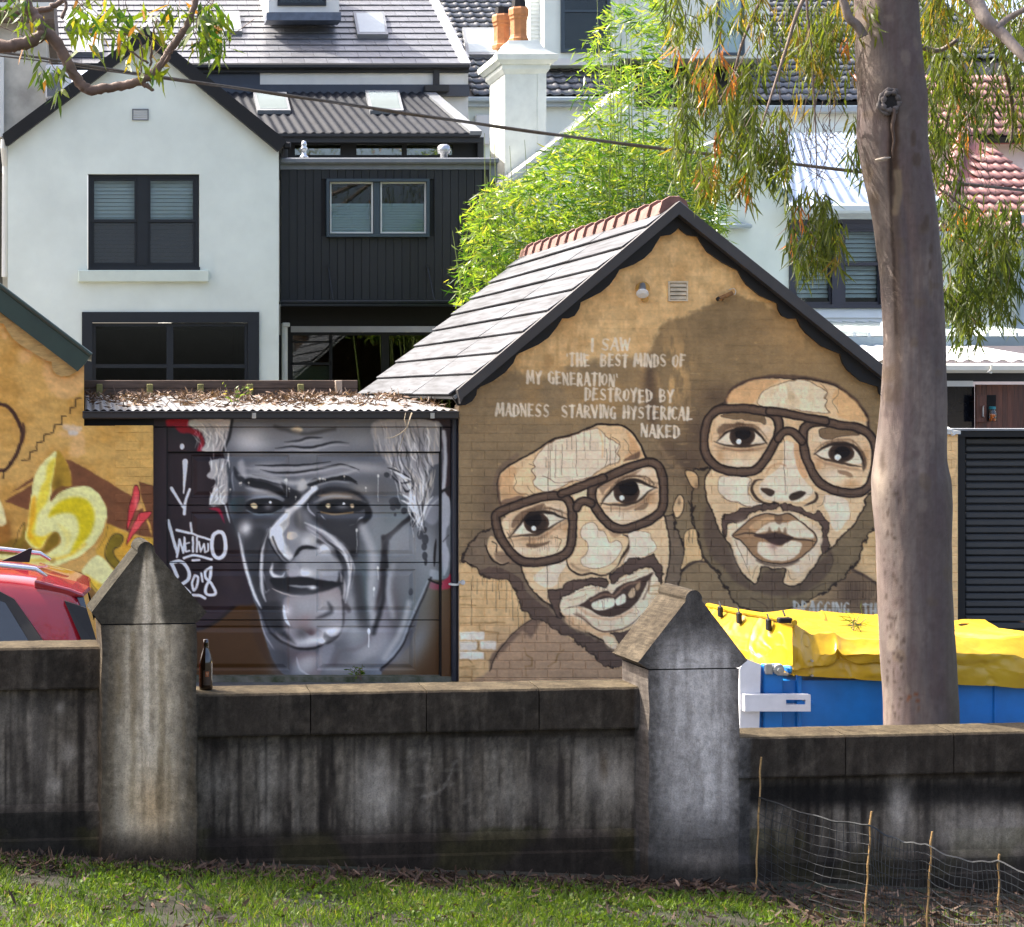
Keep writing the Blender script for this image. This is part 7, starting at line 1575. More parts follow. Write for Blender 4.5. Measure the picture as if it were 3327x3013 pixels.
# timber cabinet with a jar of oranges
cab = thing('timber_cabinet', P(3240,1400,D1+.3), 'reddish timber cabinet with half-open door at the right edge', 'cabinet')
mat_red = M('red_timber', (.16,.05,.025), .45, .5, 8, .15, stretch=(8,8,.6), per_obj=.4)
x = 3172
while x < 3420: m = MB(); m.pbox(x,1250,x+16.4,1400,D1+.45,.03); m.build('cladding_board', mat_red, cab); x += 17
m = MB(); m.pbox(3206,1284,3236,1370,D1+.44,.006); m.build('recess_shade', mat_dark, cab)  # thin dark sheet on the boards, painted shade for an opening
m = MB(); m.pbbox(3172,1284,3206,1372,D1+.36,.03,.004); d = m.build('cabinet_door', mat_red, cab); m = MB(); m.tube([P(3196,1320,D1+.36),P(3194,1322,D1+.33),P(3194,1354,D1+.33),P(3197,1356,D1+.36)], .008, 6); m.build('handle', M('bright_steel', (.6,.6,.6), .3, .1, 10, 0, metal=.8), d)
jar = thing('jar', P(3224,1370,D1+.32), 'clear jar of oranges with teal lid in the timber cabinet', 'jar')
c = P(3224,1370,D1+.34); m = MB(); m.lathe(c, [(.03,0),(.045,.005),(.047,.09),(.03,.13),(.03,.14)], 14); m.build('glass', M_glass('jar_glass', (.92,.9,.88), .05), jar, True)
m = MB(); m.lathe(c+Vector((0,0,.14)), [(.034,0),(.036,.005),(.036,.03),(.028,.033)], 14); m.build('lid', M('teal_lid', (.02,.25,.30), .4, .05), jar)
for dx, dy, dz in ((-.018,0,.02),(.018,-.01,.02),(0,.01,.048),(-.015,-.012,.072),(.016,0,.07)): m = MB(); m.lathe(c+Vector((dx,dy,dz-.018)), [(.002,0),(.013,.004),(.018,.018),(.013,.032),(.002,.036)], 10); m.build('orange', M('orange_fruit', (.8,.22,.02), .5, .1) if 'orange_fruit' not in bpy.data.materials else bpy.data.materials['orange_fruit'], jar, True)
# roller-door garage on the right
rg = thing('roller_garage', (PX(3250,15.6),15.8,0), 'dark ribbed roller garage door beside the tan brick shed', 'garage')
y = 1424
while y < 2230: m = MB(); a, b = P(3136,y,15.62), P(3480,y,15.62); h = .076; m.prism([(0,0),(1,0),(1,1),(0,1)], 0, 0) if False else m.pbbox(3136,y,3480,y+21,15.62+(.0 if 1 else 0),.03,.012); m.build('shutter_slat', M('charcoal_shutter', (.030,.031,.032), .45, .15, 4) if 'charcoal_shutter' not in bpy.data.materials else bpy.data.materials['charcoal_shutter'], rg); y += 24
m = MB(); m.pbox(3112,1416,3136,2236,15.5,.2); m.pbox(3112,1396,3480,1420,15.48,.2); m.pbox(3136,1424,3480,2236,15.66,.04); m.build('door_frame', mat_black, rg); m = MB(); m.pbox(3090,1394,3480,1400,15.46,.3); m.build('capping', mat_grey, rg)
m = MB(); m.box(PX(3112,15.6), PX(3480,15.6), 15.75, 18.5, 0, PZ(1400,15.6)-.02); m.build('wall', mat_black, rg)

# ------------------------------------------------------------------ pink house with red tiles
pk = thing('pink_house', (PX(3250,26),27,0), 'pale pink house with red tiled roofs at the right edge', 'house')
mat_pink = M('pink_render', (.66,.55,.52), .85, .08, 3, .2); mat_rtile = M('red_tile', (.30,.145,.125), .45, .35, 6, .15, per_obj=.3, spec=.6)
DPK = 26.6
m = MB(); m.pbox(2940,455,3700,1400,DPK,.3); m.build('wall', mat_pink, pk)
m = MB(); m.pbox(2960,442,3700,458,DPK-.35,.4); m.build('eave', M('red_fascia', (.28,.05,.05), .6, .1), pk)
tiled(pk, 2960, 3560, 444, DPK-.4, math.radians(33), 2.4, 17, 8, mat_rtile, lambda x, y: x < 3360 and y > 60)
# hipped lower roof
O = P(3040,752,23.0); U = Vector((PX(3560,23.0)-O.x,0,0)); L = 3.6; pt = math.radians(30); Vv = Vector((0,math.cos(pt)*L,math.sin(pt)*L)); n = Vector((0,-math.sin(pt),math.cos(pt)))
m = MB(); m.add([O-n*.02, O+U-n*.02, O+U+Vv-n*.02, O+Vector((2.0,0,0))+Vv-n*.02], [(0,1,2,3)]); rf = m.build('hip_roof', M('red_under', (.3,.1,.08), .7, .2), pk)
roof_tiles(rf, O, U, Vv, 14, 12, tile_mesh(U.length/14, L/12, .012, mat_rtile, 'roll'), 'roof_tile', keep=lambda x, y: x < 3360 and x > 3045+max(0,(752-y))*.62, jit=.012)
for i in range(11):
    t0, t1 = i/11, (i+1)/11+.02; a = O+Vector((2.0*t0,0,0))+Vv*t0+n*.06; b = O+Vector((2.0*t1,0,0))+Vv*t1+n*.04; m = MB(); m.tube([a,b], [.12,.10], 8); m.build('hip_tile', mat_rtile, rf)
m = MB(); m.pbox(2930,752,3700,1100,DR+.35,.2); m.build('front_wall', mat_white, pk)
m = MB(); m.tube([P(3317,700,DR+.2),P(3317,1075,DR+.2)], .055, 12); m.tube([P(3317,1060,DR+.2),P(3315,1080,DR+.1)], [.06,.06], 12); m.build('downpipe', M('blue_grey_pipe', (.34,.42,.46), .45, .1), pk)
m = MB(); m.pbbox(3040,752,3700,772,22.9,.12,.02); m.build('gutter', bpy.data.materials['pale_grey_gutter'], pk)
# ------------------------------------------------------------------ beer bottle on the coping
bD = 9.55; bc = Vector((PX(669,bD), bD, 0.962))
bot = thing('beer_bottle', bc, 'brown glass beer bottle standing on the wall coping beside the pillar', 'bottle')
mat_amber = M('amber_glass', (0.016,0.006,0.002), .06, .2, 6, 0, spec=.8)
m = MB(); m.lathe(bc, [(.030,0),(.0375,.004),(.0385,.012),(.0385,.150),(.036,.170),(.026,.205),(.0165,.235),(.014,.262),(.0155,.264),(.0155,.272),(.014,.274),(.014,.285),(.010,.287)], 24); m.build('glass_body', mat_amber, bot, True)
m = MB(); k = 10; A0, A1 = math.radians(-118), math.radians(-50)
for r, z0, z1, mt, nm, a0, a1 in ((.0389,.03,.115,M('faded_label', (.06,.03,.012), .6, .4, 60, 0),'label',A0,A1),(.0392,.078,.108,M('orange_label', (.42,.10,.02), .6, .3, 60, 0),'label_badge',math.radians(-98),math.radians(-68))):
    m = MB(); vs = []
    for i in range(k+1):
        a = a0+(a1-a0)*i/k; vs += [(bc.x+r*math.cos(a), bc.y+r*math.sin(a), bc.z+z0),(bc.x+r*math.cos(a), bc.y+r*math.sin(a), bc.z+z1)]
    m.add(vs, [(2*i,2*i+2,2*i+3,2*i+1) for i in range(k)]); m.build(nm, mt, bot)
def on_b(a, z): a = math.radians(a); return (bc.x+.0395*math.cos(a), bc.y+.0395*math.sin(a), bc.z+z)
m = MB(); m.tube([on_b(-90,.102),on_b(-83,.084),on_b(-76,.102)], .0016, 5); m.build('label_letter', M('cream_ink', (.6,.5,.3), .6, .1), bot)

# ------------------------------------------------------------------ wire garden mesh on bamboo stakes
def gpt(px, py):
    """point of the lawn under a photo pixel"""
    d = np.array([(px-CX)/F, 1, -(py-CY)/F]); lo, hi = 4.0, 9.6
    for _ in range(40):
        t = (lo+hi)/2; z = EZ+d[2]*t
        if z > float(ground_z(d[0]*t, t)): lo = t
        else: hi = t
    return Vector((d[0]*lo, lo, EZ+d[2]*lo))
gm = thing('garden_mesh', gpt(2700,2960), 'dark wire garden mesh sagging between bamboo stakes in front of the wall', 'fence')
mat_bamb = M('bamboo_stake', (.34,.20,.07), .6, .3, 20, .2, stretch=(1,1,8))
mat_wire = M('coated_wire', (.022,.024,.026), .5, .2, 20, 0, metal=.4)
stk = []
for (bx, by, tx, ty) in ((2455,2893,2473,2460),(2808,3030,2831,2636),(3008,3060,3028,2702),(3243,3110,3246,2775),(3560,3200,3570,2880)):
    b = gpt(bx, by); t = P(tx, ty, b.y+.02); stk.append((b, t)); m = MB(); n = 9
    pts = [b+(t-b)*(i/n)+Vector((.004*math.sin(i*2.1),.003*math.cos(i*1.7),0)) for i in range(-1, n+1)]
    m.tube(pts, [.0046+.001*(i % 3 == 0) for i in range(len(pts))], 7); m.build('bamboo_stake', mat_bamb, gm)
ctrl_b = [s[0]+Vector((0,-.01,.0)) for s in stk]
tops = [(2475,2590),(2815,2680),(3030,2740),(3245,2800),(3570,2890)]
ctrl_t = [P(x, y, s[0].y+.0) for (x, y), s in zip(tops, stk)]
def along(ctrl, t):
    k = t*(len(ctrl)-1); i = min(int(k), len(ctrl)-2); f = k-i; p = ctrl[i].lerp(ctrl[i+1], f); p = p+Vector((0,0,-.035*math.sin(math.pi*f))); return p
m = MB(); NV = 60; NH = 11
for i in range(NV+1):
    t = i/NV; a, b = along(ctrl_b, t), along(ctrl_t, t); lean = .03*math.sin(t*9)
    m.tube([a.lerp(b, s)+Vector((.012*math.sin(s*5+i*.4)+lean*s, .02*math.sin(s*3+t*14), 0)) for s in (0,.25,.5,.75,1)], .0018, 4, False)
for j in range(NH+1):
    s = j/NH; pts = []
    for i in range(NV+1):
        t = i/NV; a, b = along(ctrl_b, t), along(ctrl_t, t); lean = .03*math.sin(t*9); pts.append(a.lerp(b, s)+Vector((.012*math.sin(s*5+i*.4)+lean*s, .02*math.sin(s*3+t*14), .004*math.sin(i*1.3+j))))
    m.tube(pts, .0019 if j < NH else .0048, 4, False)
tag(m.build('wire_mesh', mat_wire, gm), kind='stuff')

# ------------------------------------------------------------------ skip bin and tarpaulin
DBn = 11.2
bn = thing('skip_bin', (PX(2950,DBn),12.0,-.03), 'blue steel skip bin with white hinge frame behind the right wall bay', 'skip bin')
mat_blue = M('blue_enamel', (0.005,0.165,0.50), .4, .22, 4, .06); mat_wsteel = M('white_steel', (.68,.68,.70), .45, .12, 8, .05)
x0, x1 = PX(2466,DBn), PX(3900,DBn)
m = MB(); m.box(x0+.04, x1, DBn+.05, DBn+1.75, .06, .72); m.build('body', mat_blue, bn)
for a, b, o in ((2468,2478,.02),(2482,2545,.0),(2596,2612,.02),(3240,3246,.035),(3560,3620,.0)): m = MB(); m.bbox(PX(a,DBn), PX(b,DBn), DBn+o, DBn+.06, .02, PZ(2160,DBn), .008); m.build('side_rib', mat_blue, bn)
m = MB(); m.bbox(PX(2560,DBn), x1, DBn-.01, DBn+.12, PZ(2190,DBn), PZ(2165,DBn), .015); m.build('top_rail', mat_blue, bn)
for wx_ in (x0+.5, x1-.5): m = MB(); m.box(wx_-.1, wx_+.1, DBn+.1, DBn+1.7, -.04, .07); m.build('skid', mat_blue, bn)
m = MB(); m.pprism([(2404,2172),(2424,2140),(2472,2160),(2466,2400),(2462,2560),(2404,2560)], DBn-.02, .12); m.bbox(PX(2380,DBn), PX(2404,DBn)-.002, DBn+.1, DBn+1.7, 0.02, .8, .01); gt = m.build('tail_gate', mat_wsteel, bn)
m = MB()
for q in ((2420,2258,2634,2274),(2420,2290,2634,2312),(2420,2274,2554,2290),(2618,2274,2634,2290)): m.pbox(*q, DBn-.075, .05)
m.build('latch_bar', mat_wsteel, bn); m = MB(); m.pbbox(2590,2278,2646,2292,DBn-.06,.03,.004); m.build('latch_pin', mat_blue, bn)
c = P(2528,2176,DBn-.03); m = MB(); m.pbbox(2488,2158,2512,2192,DBn-.03,.03,.004); m.tube([c+Vector((0,.02,0)), c+Vector((0,-.02,0))], .035, 14); m.tube([c+Vector((0,-.02,0)), c+Vector((0,-.04,0))], .018, 6); m.pbbox(2528,2186,2562,2196,DBn-.025,.02,.003); m.build('hinge_bolt', M('steel_bolt', (.42,.43,.42), .35, .2, 30, .05, metal=.7), bn)
# tarpaulin
tp = thing('tarpaulin', P(2900,2160,DBn), 'bright yellow vinyl tarpaulin strapped over the blue skip bin', 'tarpaulin')
def M_vinyl():
    m, nt, b = _nt('yellow_vinyl'); c = _ramp(nt, _noise(nt, 2.2, 5, .6), [(.35,(.40,.235,.006)),(.62,(.50,.31,.012))]); nt.links.new(c, b.inputs['Base Color']); b.inputs['Roughness'].default_value = .32; b.inputs['Specular IOR Level'].default_value = .55
    _bump(nt, b, _noise(nt, 5, 3, .5), .35, .03); return m
mat_tarp = M_vinyl()
def sheet(ctrl, nu, nv, seed, amp, name, fold=None):
    """smooth sheet through a control net of (px, py, D)"""
    C_ = np.array([[P(*q)[:] for q in row] for row in ctrl]); r, k, _ = C_.shape
    def up(A, n, ax):
        s = np.linspace(0, A.shape[ax]-1, n); i = np.clip(s.astype(int), 0, A.shape[ax]-2); f = s-i; sh = [1]*A.ndim; sh[ax] = n; f = f.reshape(sh); f2 = f*.6+.4*f*f*(3-2*f)
        return np.take(A, i, ax)*(1-f2)+np.take(A, i+1, ax)*f2
    G = up(up(C_, nv, 0), nu, 1); rnd = np.random.default_rng(seed)
    w = value_noise((nv, nu), (nv/4, nu/8), rnd, 3)-.5; w2 = value_noise((nv, nu), (nv/1.5, nu/12), rnd, 2)-.5
    cr = .12-np.abs(value_noise((nv, nu), (nv/3, nu/9), rnd, 3)-.5); tv = np.linspace(0, 1, nv); env = (np.clip(tv/.18, .12, 1)*(1-.75*tv**4))[:,None]
    rn = value_noise((nv, nu), (nv/2.2, nu/6), rnd, 2)-.5; cr = cr+.45*np.exp(-(np.abs(rn)/.03)**2)-.3*np.exp(-(np.abs(rn+.12)/.05)**2)
    G[...,2] += amp*(w+cr*1.4)*env; G[...,1] += amp*(w*.6+w2*.7+cr*1.2)*env
    idx = np.arange(nu*nv).reshape(nv,nu); Q = np.stack([idx[:-1,:-1], idx[:-1,1:], idx[1:,1:], idx[1:,:-1]], -1).reshape(-1,4)
    return np_mesh(name, G.reshape(-1,3), Q, mat_tarp, tp, smooth=True)
xs_ = [2575,2640,2750,2870,2990,3090,3210,3330,3480]
hem = [2196,2199,2206,2213,2219,2224,2230,2237,2244]; fold = [2162,2161,2160,2160,2164,2168,2173,2178,2186]; top = [2022,2054,2076,2081,2077,2070,2071,2073,2078]; bak = [2006,1992,1978,1987,1995,2000,2006,2012,2018]
sheet([[(x,y,DBn-.035) for x, y in zip(xs_,hem)], [(x,y+3,DBn-.045) for x, y in zip(xs_,fold)], [(x,(y+t)/2+8,DBn-.03+.03*math.sin(x)) for x, y, t in zip(xs_,fold,top)], [(x,t,DBn+.08) for x, t in zip(xs_,top)], [(x+(285-x)*.07,(t+b)/2-(10 if i in (1,2,3) else -4),DBn+.9) for i, (x, t, b) in enumerate(zip(xs_,top,bak))], [(x+(285-x)*.13+ (2575-285)*.06,b,12.95) for x, b in zip(xs_,bak)]], 300, 120, 4, .045, 'cover_sheet')
sheet([[(2190,2100,12.8),(2300,2130,12.2),(2440,2155,11.6),(2580,2196,11.17)], [(2240,2030,12.8),(2340,2050,12.2),(2460,2090,11.65),(2592,2120,11.14)], [(2306,1962,12.75),(2395,1988,12.2),(2490,2005,11.7),(2580,2026,11.25)]], 120, 60, 6, .03, 'tail_flap')
m = MB(); m.tube([P(2300,1968,12.75),P(2390,1986,12.2),P(2490,2002,11.7),P(2582,2024,11.22)], .02, 8); m.build('rolled_edge', mat_tarp, tp)
for x, y, d in ((2341,1984,12.4),(2402,2004,12.05),(2498,2026,11.6),(2550,2016,11.3)):
    m = MB(); c = P(x,y,d-.05); m.bbox(c.x-.014,c.x+.014,c.y-.02,c.y+.03,c.z-.05,c.z+.03,.006) if x < 2540 else m.bbox(c.x-.045,c.x+.045,c.y-.02,c.y+.03,c.z-.018,c.z+.018,.006); m.tube([c+Vector((0,0,.03)), c+Vector((.004,.04,.06))], .006, 5); m.build('clip', mat_black, tp)
for x, y in ((2640,2148),(2640,2196)): m = MB(); c = P(x,y,DBn-.06); m.tube([c, c+Vector((0,.02,0))], .008, 8); m.build('eyelet', bpy.data.materials['steel_bolt'], tp)

# ------------------------------------------------------------------ red car
cx1 = PX(322, 11.8); yc = 12.05
car = thing('parked_car', (cx1-2.0, yc, -.03), 'red hatchback with silver roof rails parked behind the left wall bay', 'car')
def M_car():
    m, nt, b = _nt('red_car_paint'); b.inputs['Base Color'].default_value = (.23,.004,.012,1); b.inputs['Roughness'].default_value = .22; b.inputs['Coat Weight'].default_value = 1.0; b.inputs['Coat Roughness'].default_value = .03; b.inputs['Metallic'].default_value = .0; return m
mat_car = M_car(); mat_tint = M('tinted_car_glass', (.010,.016,.020), .04, .1, 3, 0, spec=.9)
# stations along x measured back from the tail: (dx, sill z, belt z, shoulder half width, roof z, roof half width)
st = [(-.02,.45,.85,.70,.86,.66),(.05,.35,.95,.80,.97,.72),(.10,.30,.98,.83,1.18,.66),(.15,.28,.985,.84,1.33,.61),(.24,.27,.99,.85,1.375,.60),(.42,.26,.99,.86,1.41,.595),(.62,.24,.99,.87,1.44,.585),(1.0,.22,.98,.88,1.465,.585),(1.7,.20,.96,.885,1.48,.59),(2.3,.20,.94,.885,1.45,.58),(2.75,.20,.93,.88,1.32,.60),(3.2,.20,.93,.87,.985,.70),(3.7,.22,.88,.84,.90,.66),(4.1,.28,.76,.76,.78,.6),(4.22,.36,.62,.66,.64,.55)]
def ring_(dx, zs, zb, hw, zr, rw):
    prof = [(hw*.86,zs),(hw*.98,zs+.08),(hw,zs+(zb-zs)*.55),(hw*.985,zb-.06),(hw*.955,zb),(rw+(hw*.94-rw)*.35,zb+(zr-zb)*.62),(rw,zr-.05*(zr-zb > .1)),(rw*.86,zr-.012),(rw*.5,zr+.012),(0,zr+.018)]
    L_ = [(cx1-dx, yc-w, z-.03) for w, z in prof]; R_ = [(cx1-dx, yc+w, z-.03) for w, z in prof[::-1][1:]]
    return L_+R_
rings = [ring_(*s) for s in st]; k = len(rings[0]); m = MB(); m.v = [p for r in rings for p in r]
for i in range(len(rings)-1):
    for j in range(k-1): a = i*k+j; m.f.append((a, a+1, a+k+1, a+k))
m.f.append(tuple(range(k))); m.f.append(tuple((len(rings)-1)*k+j for j in range(k))[::-1])
for i in range(len(rings)-1): m.f.append((i*k+k-1, i*k, (i+1)*k, (i+1)*k+k-1))
body = m.build('body', mat_car, car, True)
sd = body.modifiers.new('subdivision', 'SUBSURF'); sd.levels = 2; sd.render_levels = 2
def side(pts, name, mat, parent, off=.012):
    """panel on the near flank: (dx, z, half width)"""
    m = MB(); n = len(pts); v0 = [(cx1-dx, yc-w-off, z-.03) for dx, z, w in pts]; v1 = [(cx1-dx, yc-w+.03, z-.03) for dx, z, w in pts]
    m.add(v0+v1, [tuple(range(n))]+[(i, i+n, (i+1)%n+n, (i+1)%n) for i in range(n)]); o = m.build(name, mat, parent)
    m2 = MB(); v0 = [(x, 2*yc-y, z) for x, y, z in v0]; v1 = [(x, 2*yc-y, z) for x, y, z in v1]; m2.add(v0+v1, [tuple(range(n))[::-1]]+[((i+1)%n, (i+1)%n+n, i+n, i) for i in range(n)]); m2.build(name, mat, parent); return o
def hw(t): return .87-.255*t
side([(.34,.97,hw(.0)),(.58,1.28,hw(.78)),(.70,1.34,hw(.92)),(2.0,1.36,hw(.94)),(2.45,1.24,hw(.7)),(2.62,.97,hw(.0))], 'window_surround', mat_black, car, .006)
side([(.46,1.0,hw(.05)),(.64,1.26,hw(.72)),(.76,1.30,hw(.82)),(1.50,1.32,hw(.86)),(1.50,1.0,hw(.05))], 'side_window', mat_tint, car, .012); side([(1.58,1.0,hw(.05)),(1.58,1.32,hw(.86)),(2.1,1.31,hw(.84)),(2.50,1.0,hw(.05))], 'side_window', mat_tint, car, .012)
# rear spoiler lip, rear glass, lights, rails, aerial, wheels
m = MB(); sp = [(.05,1.335),(.07,1.36),(.16,1.395),(.40,1.455),(.40,1.40),(.16,1.33)]
vs = []; n = len(sp)
for w, s in ((-.60,.99),(-.3,1.0),(.3,1.0),(.60,.99)): vs += [(cx1-dx+(.05 if abs(w) > .5 else 0)*-1, yc+w, z*s-.065) for dx, z in sp]
m.add(vs, [(i*n+j, i*n+(j+1)%n, (i+1)*n+(j+1)%n, (i+1)*n+j) for i in range(3) for j in range(n)]+[tuple(range(n))[::-1], tuple(3*n+j for j in range(n))]); s_ = m.build('spoiler', mat_car, car)
b_ = s_.modifiers.new('bevel', 'BEVEL'); b_.width = .03; b_.segments = 3
m = MB(); m.slab((cx1-.03,yc-.64,.96),(cx1-.03,yc+.64,.96),(cx1-.115,yc+.56,1.28),(cx1-.115,yc-.56,1.28), .05); m.build('rear_window', mat_tint, car)
side([(.0,.95,.80),(.09,1.22,.66),(.24,1.27,.66),(.10,.98,.84)], 'pillar_trim', mat_black, car, .014)
side([(.10,.72,.81),(.10,.94,.80),(.22,.99,.845),(.42,.93,.875),(.30,.74,.86)], 'tail_light', M('tail_light', (.45,.01,.01), .1, .1, 5, 0, spec=.8), car, .014)
mat_rail = M('silver_rail', (.62,.62,.64), .25, .1, 8, 0, metal=.85)
for s in (-1, 1):
    m = MB(); pts = [(.36,1.40),(.44,1.45),(.8,1.49),(1.6,1.52),(2.1,1.48),(2.2,1.44)]; m.tube([(cx1-dx, yc+s*.565, z-.005) for dx, z in pts], [.012,.017,.018,.018,.017,.012], 8); m.build('roof_rail', mat_rail, car, True)
m = MB(); f0 = [(.50,1.43),(.70,1.44),(.60,1.48),(.50,1.53),(.48,1.53)]; m.prism([(cx1-dx, z+.005) for dx, z in f0], yc-.02, yc+.02); m.build('fin_aerial', mat_black, car)
m = MB(); m.bbox(cx1-.16, cx1+.03, yc-.8, yc+.8, .28, .62, .06); m.build('rear_bumper', mat_car, car)
for dx in (.78, 3.38):
    for s in (-1, 1):
        c = Vector((cx1-dx, yc+s*.78, .28)); m = MB(); m.tube([c+Vector((0,s*-.1,0)), c+Vector((0,s*-.08,0)), c+Vector((0,s*.08,0)), c+Vector((0,s*.1,0))], [.28,.31,.31,.28], 24); w = m.build('wheel', M('tyre_rubber', (.02,.02,.02), .85, .2) if 'tyre_rubber' not in bpy.data.materials else bpy.data.materials['tyre_rubber'], car); m = MB(); m.tube([c+Vector((0,s*.08,0)), c+Vector((0,s*.108,0))], .2, 18); m.build('rim', mat_rail, w)

# ------------------------------------------------------------------ overhead cable, strung from pole to pole
cab_pts = [(-900,60,12.4),(0,170,12.8),(440,238,13.0),(900,304,13.2),(1448,386,13.5),(2000,463,13.7),(2833,562,14.0),(3327,618,14.2),(4300,720,14.6)]
q = smooth_line([P(*p)[:] for p in cab_pts], False, 8)
m = MB(); m.tube([Vector(p) for p in q], .0105, 6); k = len(q); m.tube([Vector(p)+Vector((0, .012*math.sin(i*1.1), -.012-.03*max(0, 1-i/18))) for i, p in enumerate(q)], .006, 5)
tag(m.build('power_cable', M('weathered_cable', (.10,.085,.07), .6, .3, 30, .1)), 'twisted overhead power cable crossing the picture in front of the houses', 'cable')
# ------------------------------------------------------------------ leaves
def leaf_mesh(name, pos, d, length, width, mat, parent=None, tint=None, curl=.25, seed=0, base=None, fold=.25):
    """lance-shaped leaves: arrays of base points and hanging directions, 4 triangles each"""
    rnd = np.random.default_rng(seed); n = len(pos); pos = np.asarray(pos, float); d = np.asarray(d, float); d /= np.linalg.norm(d, axis=1)[:,None]+1e-9
    r = rnd.normal(size=(n,3)); s = np.cross(d, r); s /= np.linalg.norm(s, axis=1)[:,None]+1e-9; nn = np.cross(d, s)
    L = length*rnd.uniform(.6, 1.25, n)[:,None]; Wd = width*rnd.uniform(.7, 1.2, n)[:,None]; c = curl*rnd.uniform(-1, 1, n)[:,None]*L
    p0 = pos; m1 = pos+d*L*.35+nn*c*.35; m2 = pos+d*L*.72+nn*c*.8; p3 = pos+d*L+nn*c*1.5+s*c*.4
    f = nn*Wd*fold
    V = np.stack([p0, m1+s*Wd*.5+f, m1-s*Wd*.5+f, m2+s*Wd*.36+f*.7+s*c*.15, m2-s*Wd*.36+f*.7+s*c*.15, p3], 1).reshape(-1,3)
    T3 = np.array([[0,1,2],[1,3,4],[1,4,2],[3,5,4]]); Q = (np.arange(n)[:,None,None]*6+T3[None]).reshape(-1,3)
    t = (tint if tint is not None else rnd.random(n)); col = np.repeat(np.stack([t,t,t],-1), 6, 0)
    return np_mesh(name, V, Q, mat, parent, col, base=base)

mat_gum = M_leaf('gum_leaf', (.040,.062,.012), (.125,.150,.020), .55, .4, c3=(.34,.12,.035))
mat_bam = M_leaf('bamboo_leaf', (.030,.085,.010), (.20,.28,.032), .5, .35, c3=(.36,.34,.05))
mat_gum2 = M_leaf('young_gum_leaf', (.025,.065,.008), (.15,.19,.016), .5, .4, c3=(.40,.18,.03))
def M_bark():
    m, nt, b = _nt('smooth_gum_bark'); f = _noise(nt, 3.2, 5, .6, (1,1,.35)); c = _ramp(nt, f, [(.30,(.125,.095,.082)),(.5,(.20,.16,.14)),(.72,(.27,.22,.18))])
    v = nt.nodes.new('ShaderNodeTexVoronoi'); v.inputs['Scale'].default_value = 5.5; tc = nt.nodes.new('ShaderNodeTexCoord'); mp = nt.nodes.new('ShaderNodeMapping'); mp.inputs['Scale'].default_value = (1,1,.6); nt.links.new(tc.outputs['Object'], mp.inputs['Vector']); nt.links.new(mp.outputs['Vector'], v.inputs['Vector'])
    sp = _ramp(nt, v.outputs['Distance'], [(.10,(.62,.58,.52)),(.16,(1,1,1))]); c2 = _mix(nt, 1, c, sp, 'MULTIPLY'); f2 = _noise(nt, 60, 4, .7, (1,1,.25)); g = _ramp(nt, f2, [(.35,.78),(.65,1.08)]); c3 = _mix(nt, 1, c2, g, 'MULTIPLY')
    nt.links.new(c3, b.inputs['Base Color']); b.inputs['Roughness'].default_value = .75; _bump(nt, b, _noise(nt, 18, 6, .65, (1,1,.4)), .5, .02); return m
mat_bark = M_bark()
mat_twig = M('gum_twig', (.17,.12,.09), .8, .35, 20, .2)

# ------------------------------------------------------------------ big gum tree
TD = 10.5
gum = thing('gum_tree', P(2992,2420,TD), 'tall smooth-barked gum tree with drooping leaves in front of the skip bin', 'tree')
prof = [(2620,2994,114),(2420,2994,111),(2300,2991,112),(2100,2978,113),(1900,2968,112),(1760,2966,112),(1640,2962,118),(1560,2958,118),(1500,2955,108),(1400,2962,102),(1300,2968,97),(1100,2972,90),(900,2960,92),(700,2938,96),(560,2912,102),(440,2896,106),(330,2900,104),(200,2888,99),(100,2882,96),(0,2878,94),(-300,2868,90),(-700,2850,80),(-1200,2830,62),(-1700,2850,40)]
ys = np.array([p[0] for p in prof])[::-1]; nz = 420; yy = np.linspace(ys.min(), ys.max(), nz)
xc = np.interp(yy, ys, [p[1] for p in prof[::-1]]); rr = np.interp(yy, ys, [p[2] for p in prof[::-1]])
ker = np.array([1,2,3,2,1])/9.; xc = np.convolve(np.pad(xc, 2, 'edge'), ker, 'valid'); rr = np.convolve(np.pad(rr, 2, 'edge'), ker, 'valid')
na = 160; ang = np.linspace(0, 2*math.pi, na, endpoint=False); rnd = np.random.default_rng(8)
lump = (value_noise((nz, na), (34, 17), rnd, 5)-.5); lump = lump*np.minimum(1, np.minimum(np.arange(na), np.arange(na)[::-1])/14.)[None,:]
Rr = (rr[:,None]/F*TD)*(1+.10*lump)
ridge = np.exp(-((ang-math.radians(246))/.16)**2)[None,:]*np.exp(-((yy-760)/240)**2)[:,None]; Rr -= .018*ridge
V = np.stack([(xc[:,None]-CX)/F*TD+Rr*np.cos(ang), TD+Rr*np.sin(ang), np.repeat((EZ-(yy-CY)/F*TD)[:,None], na, 1)], -1).reshape(-1,3)
idx = np.arange(nz*na).reshape(nz,na); nxt = np.roll(idx, -1, 1); Q = np.stack([idx[1:], nxt[1:], nxt[:-1], idx[:-1]], -1).reshape(-1,4)
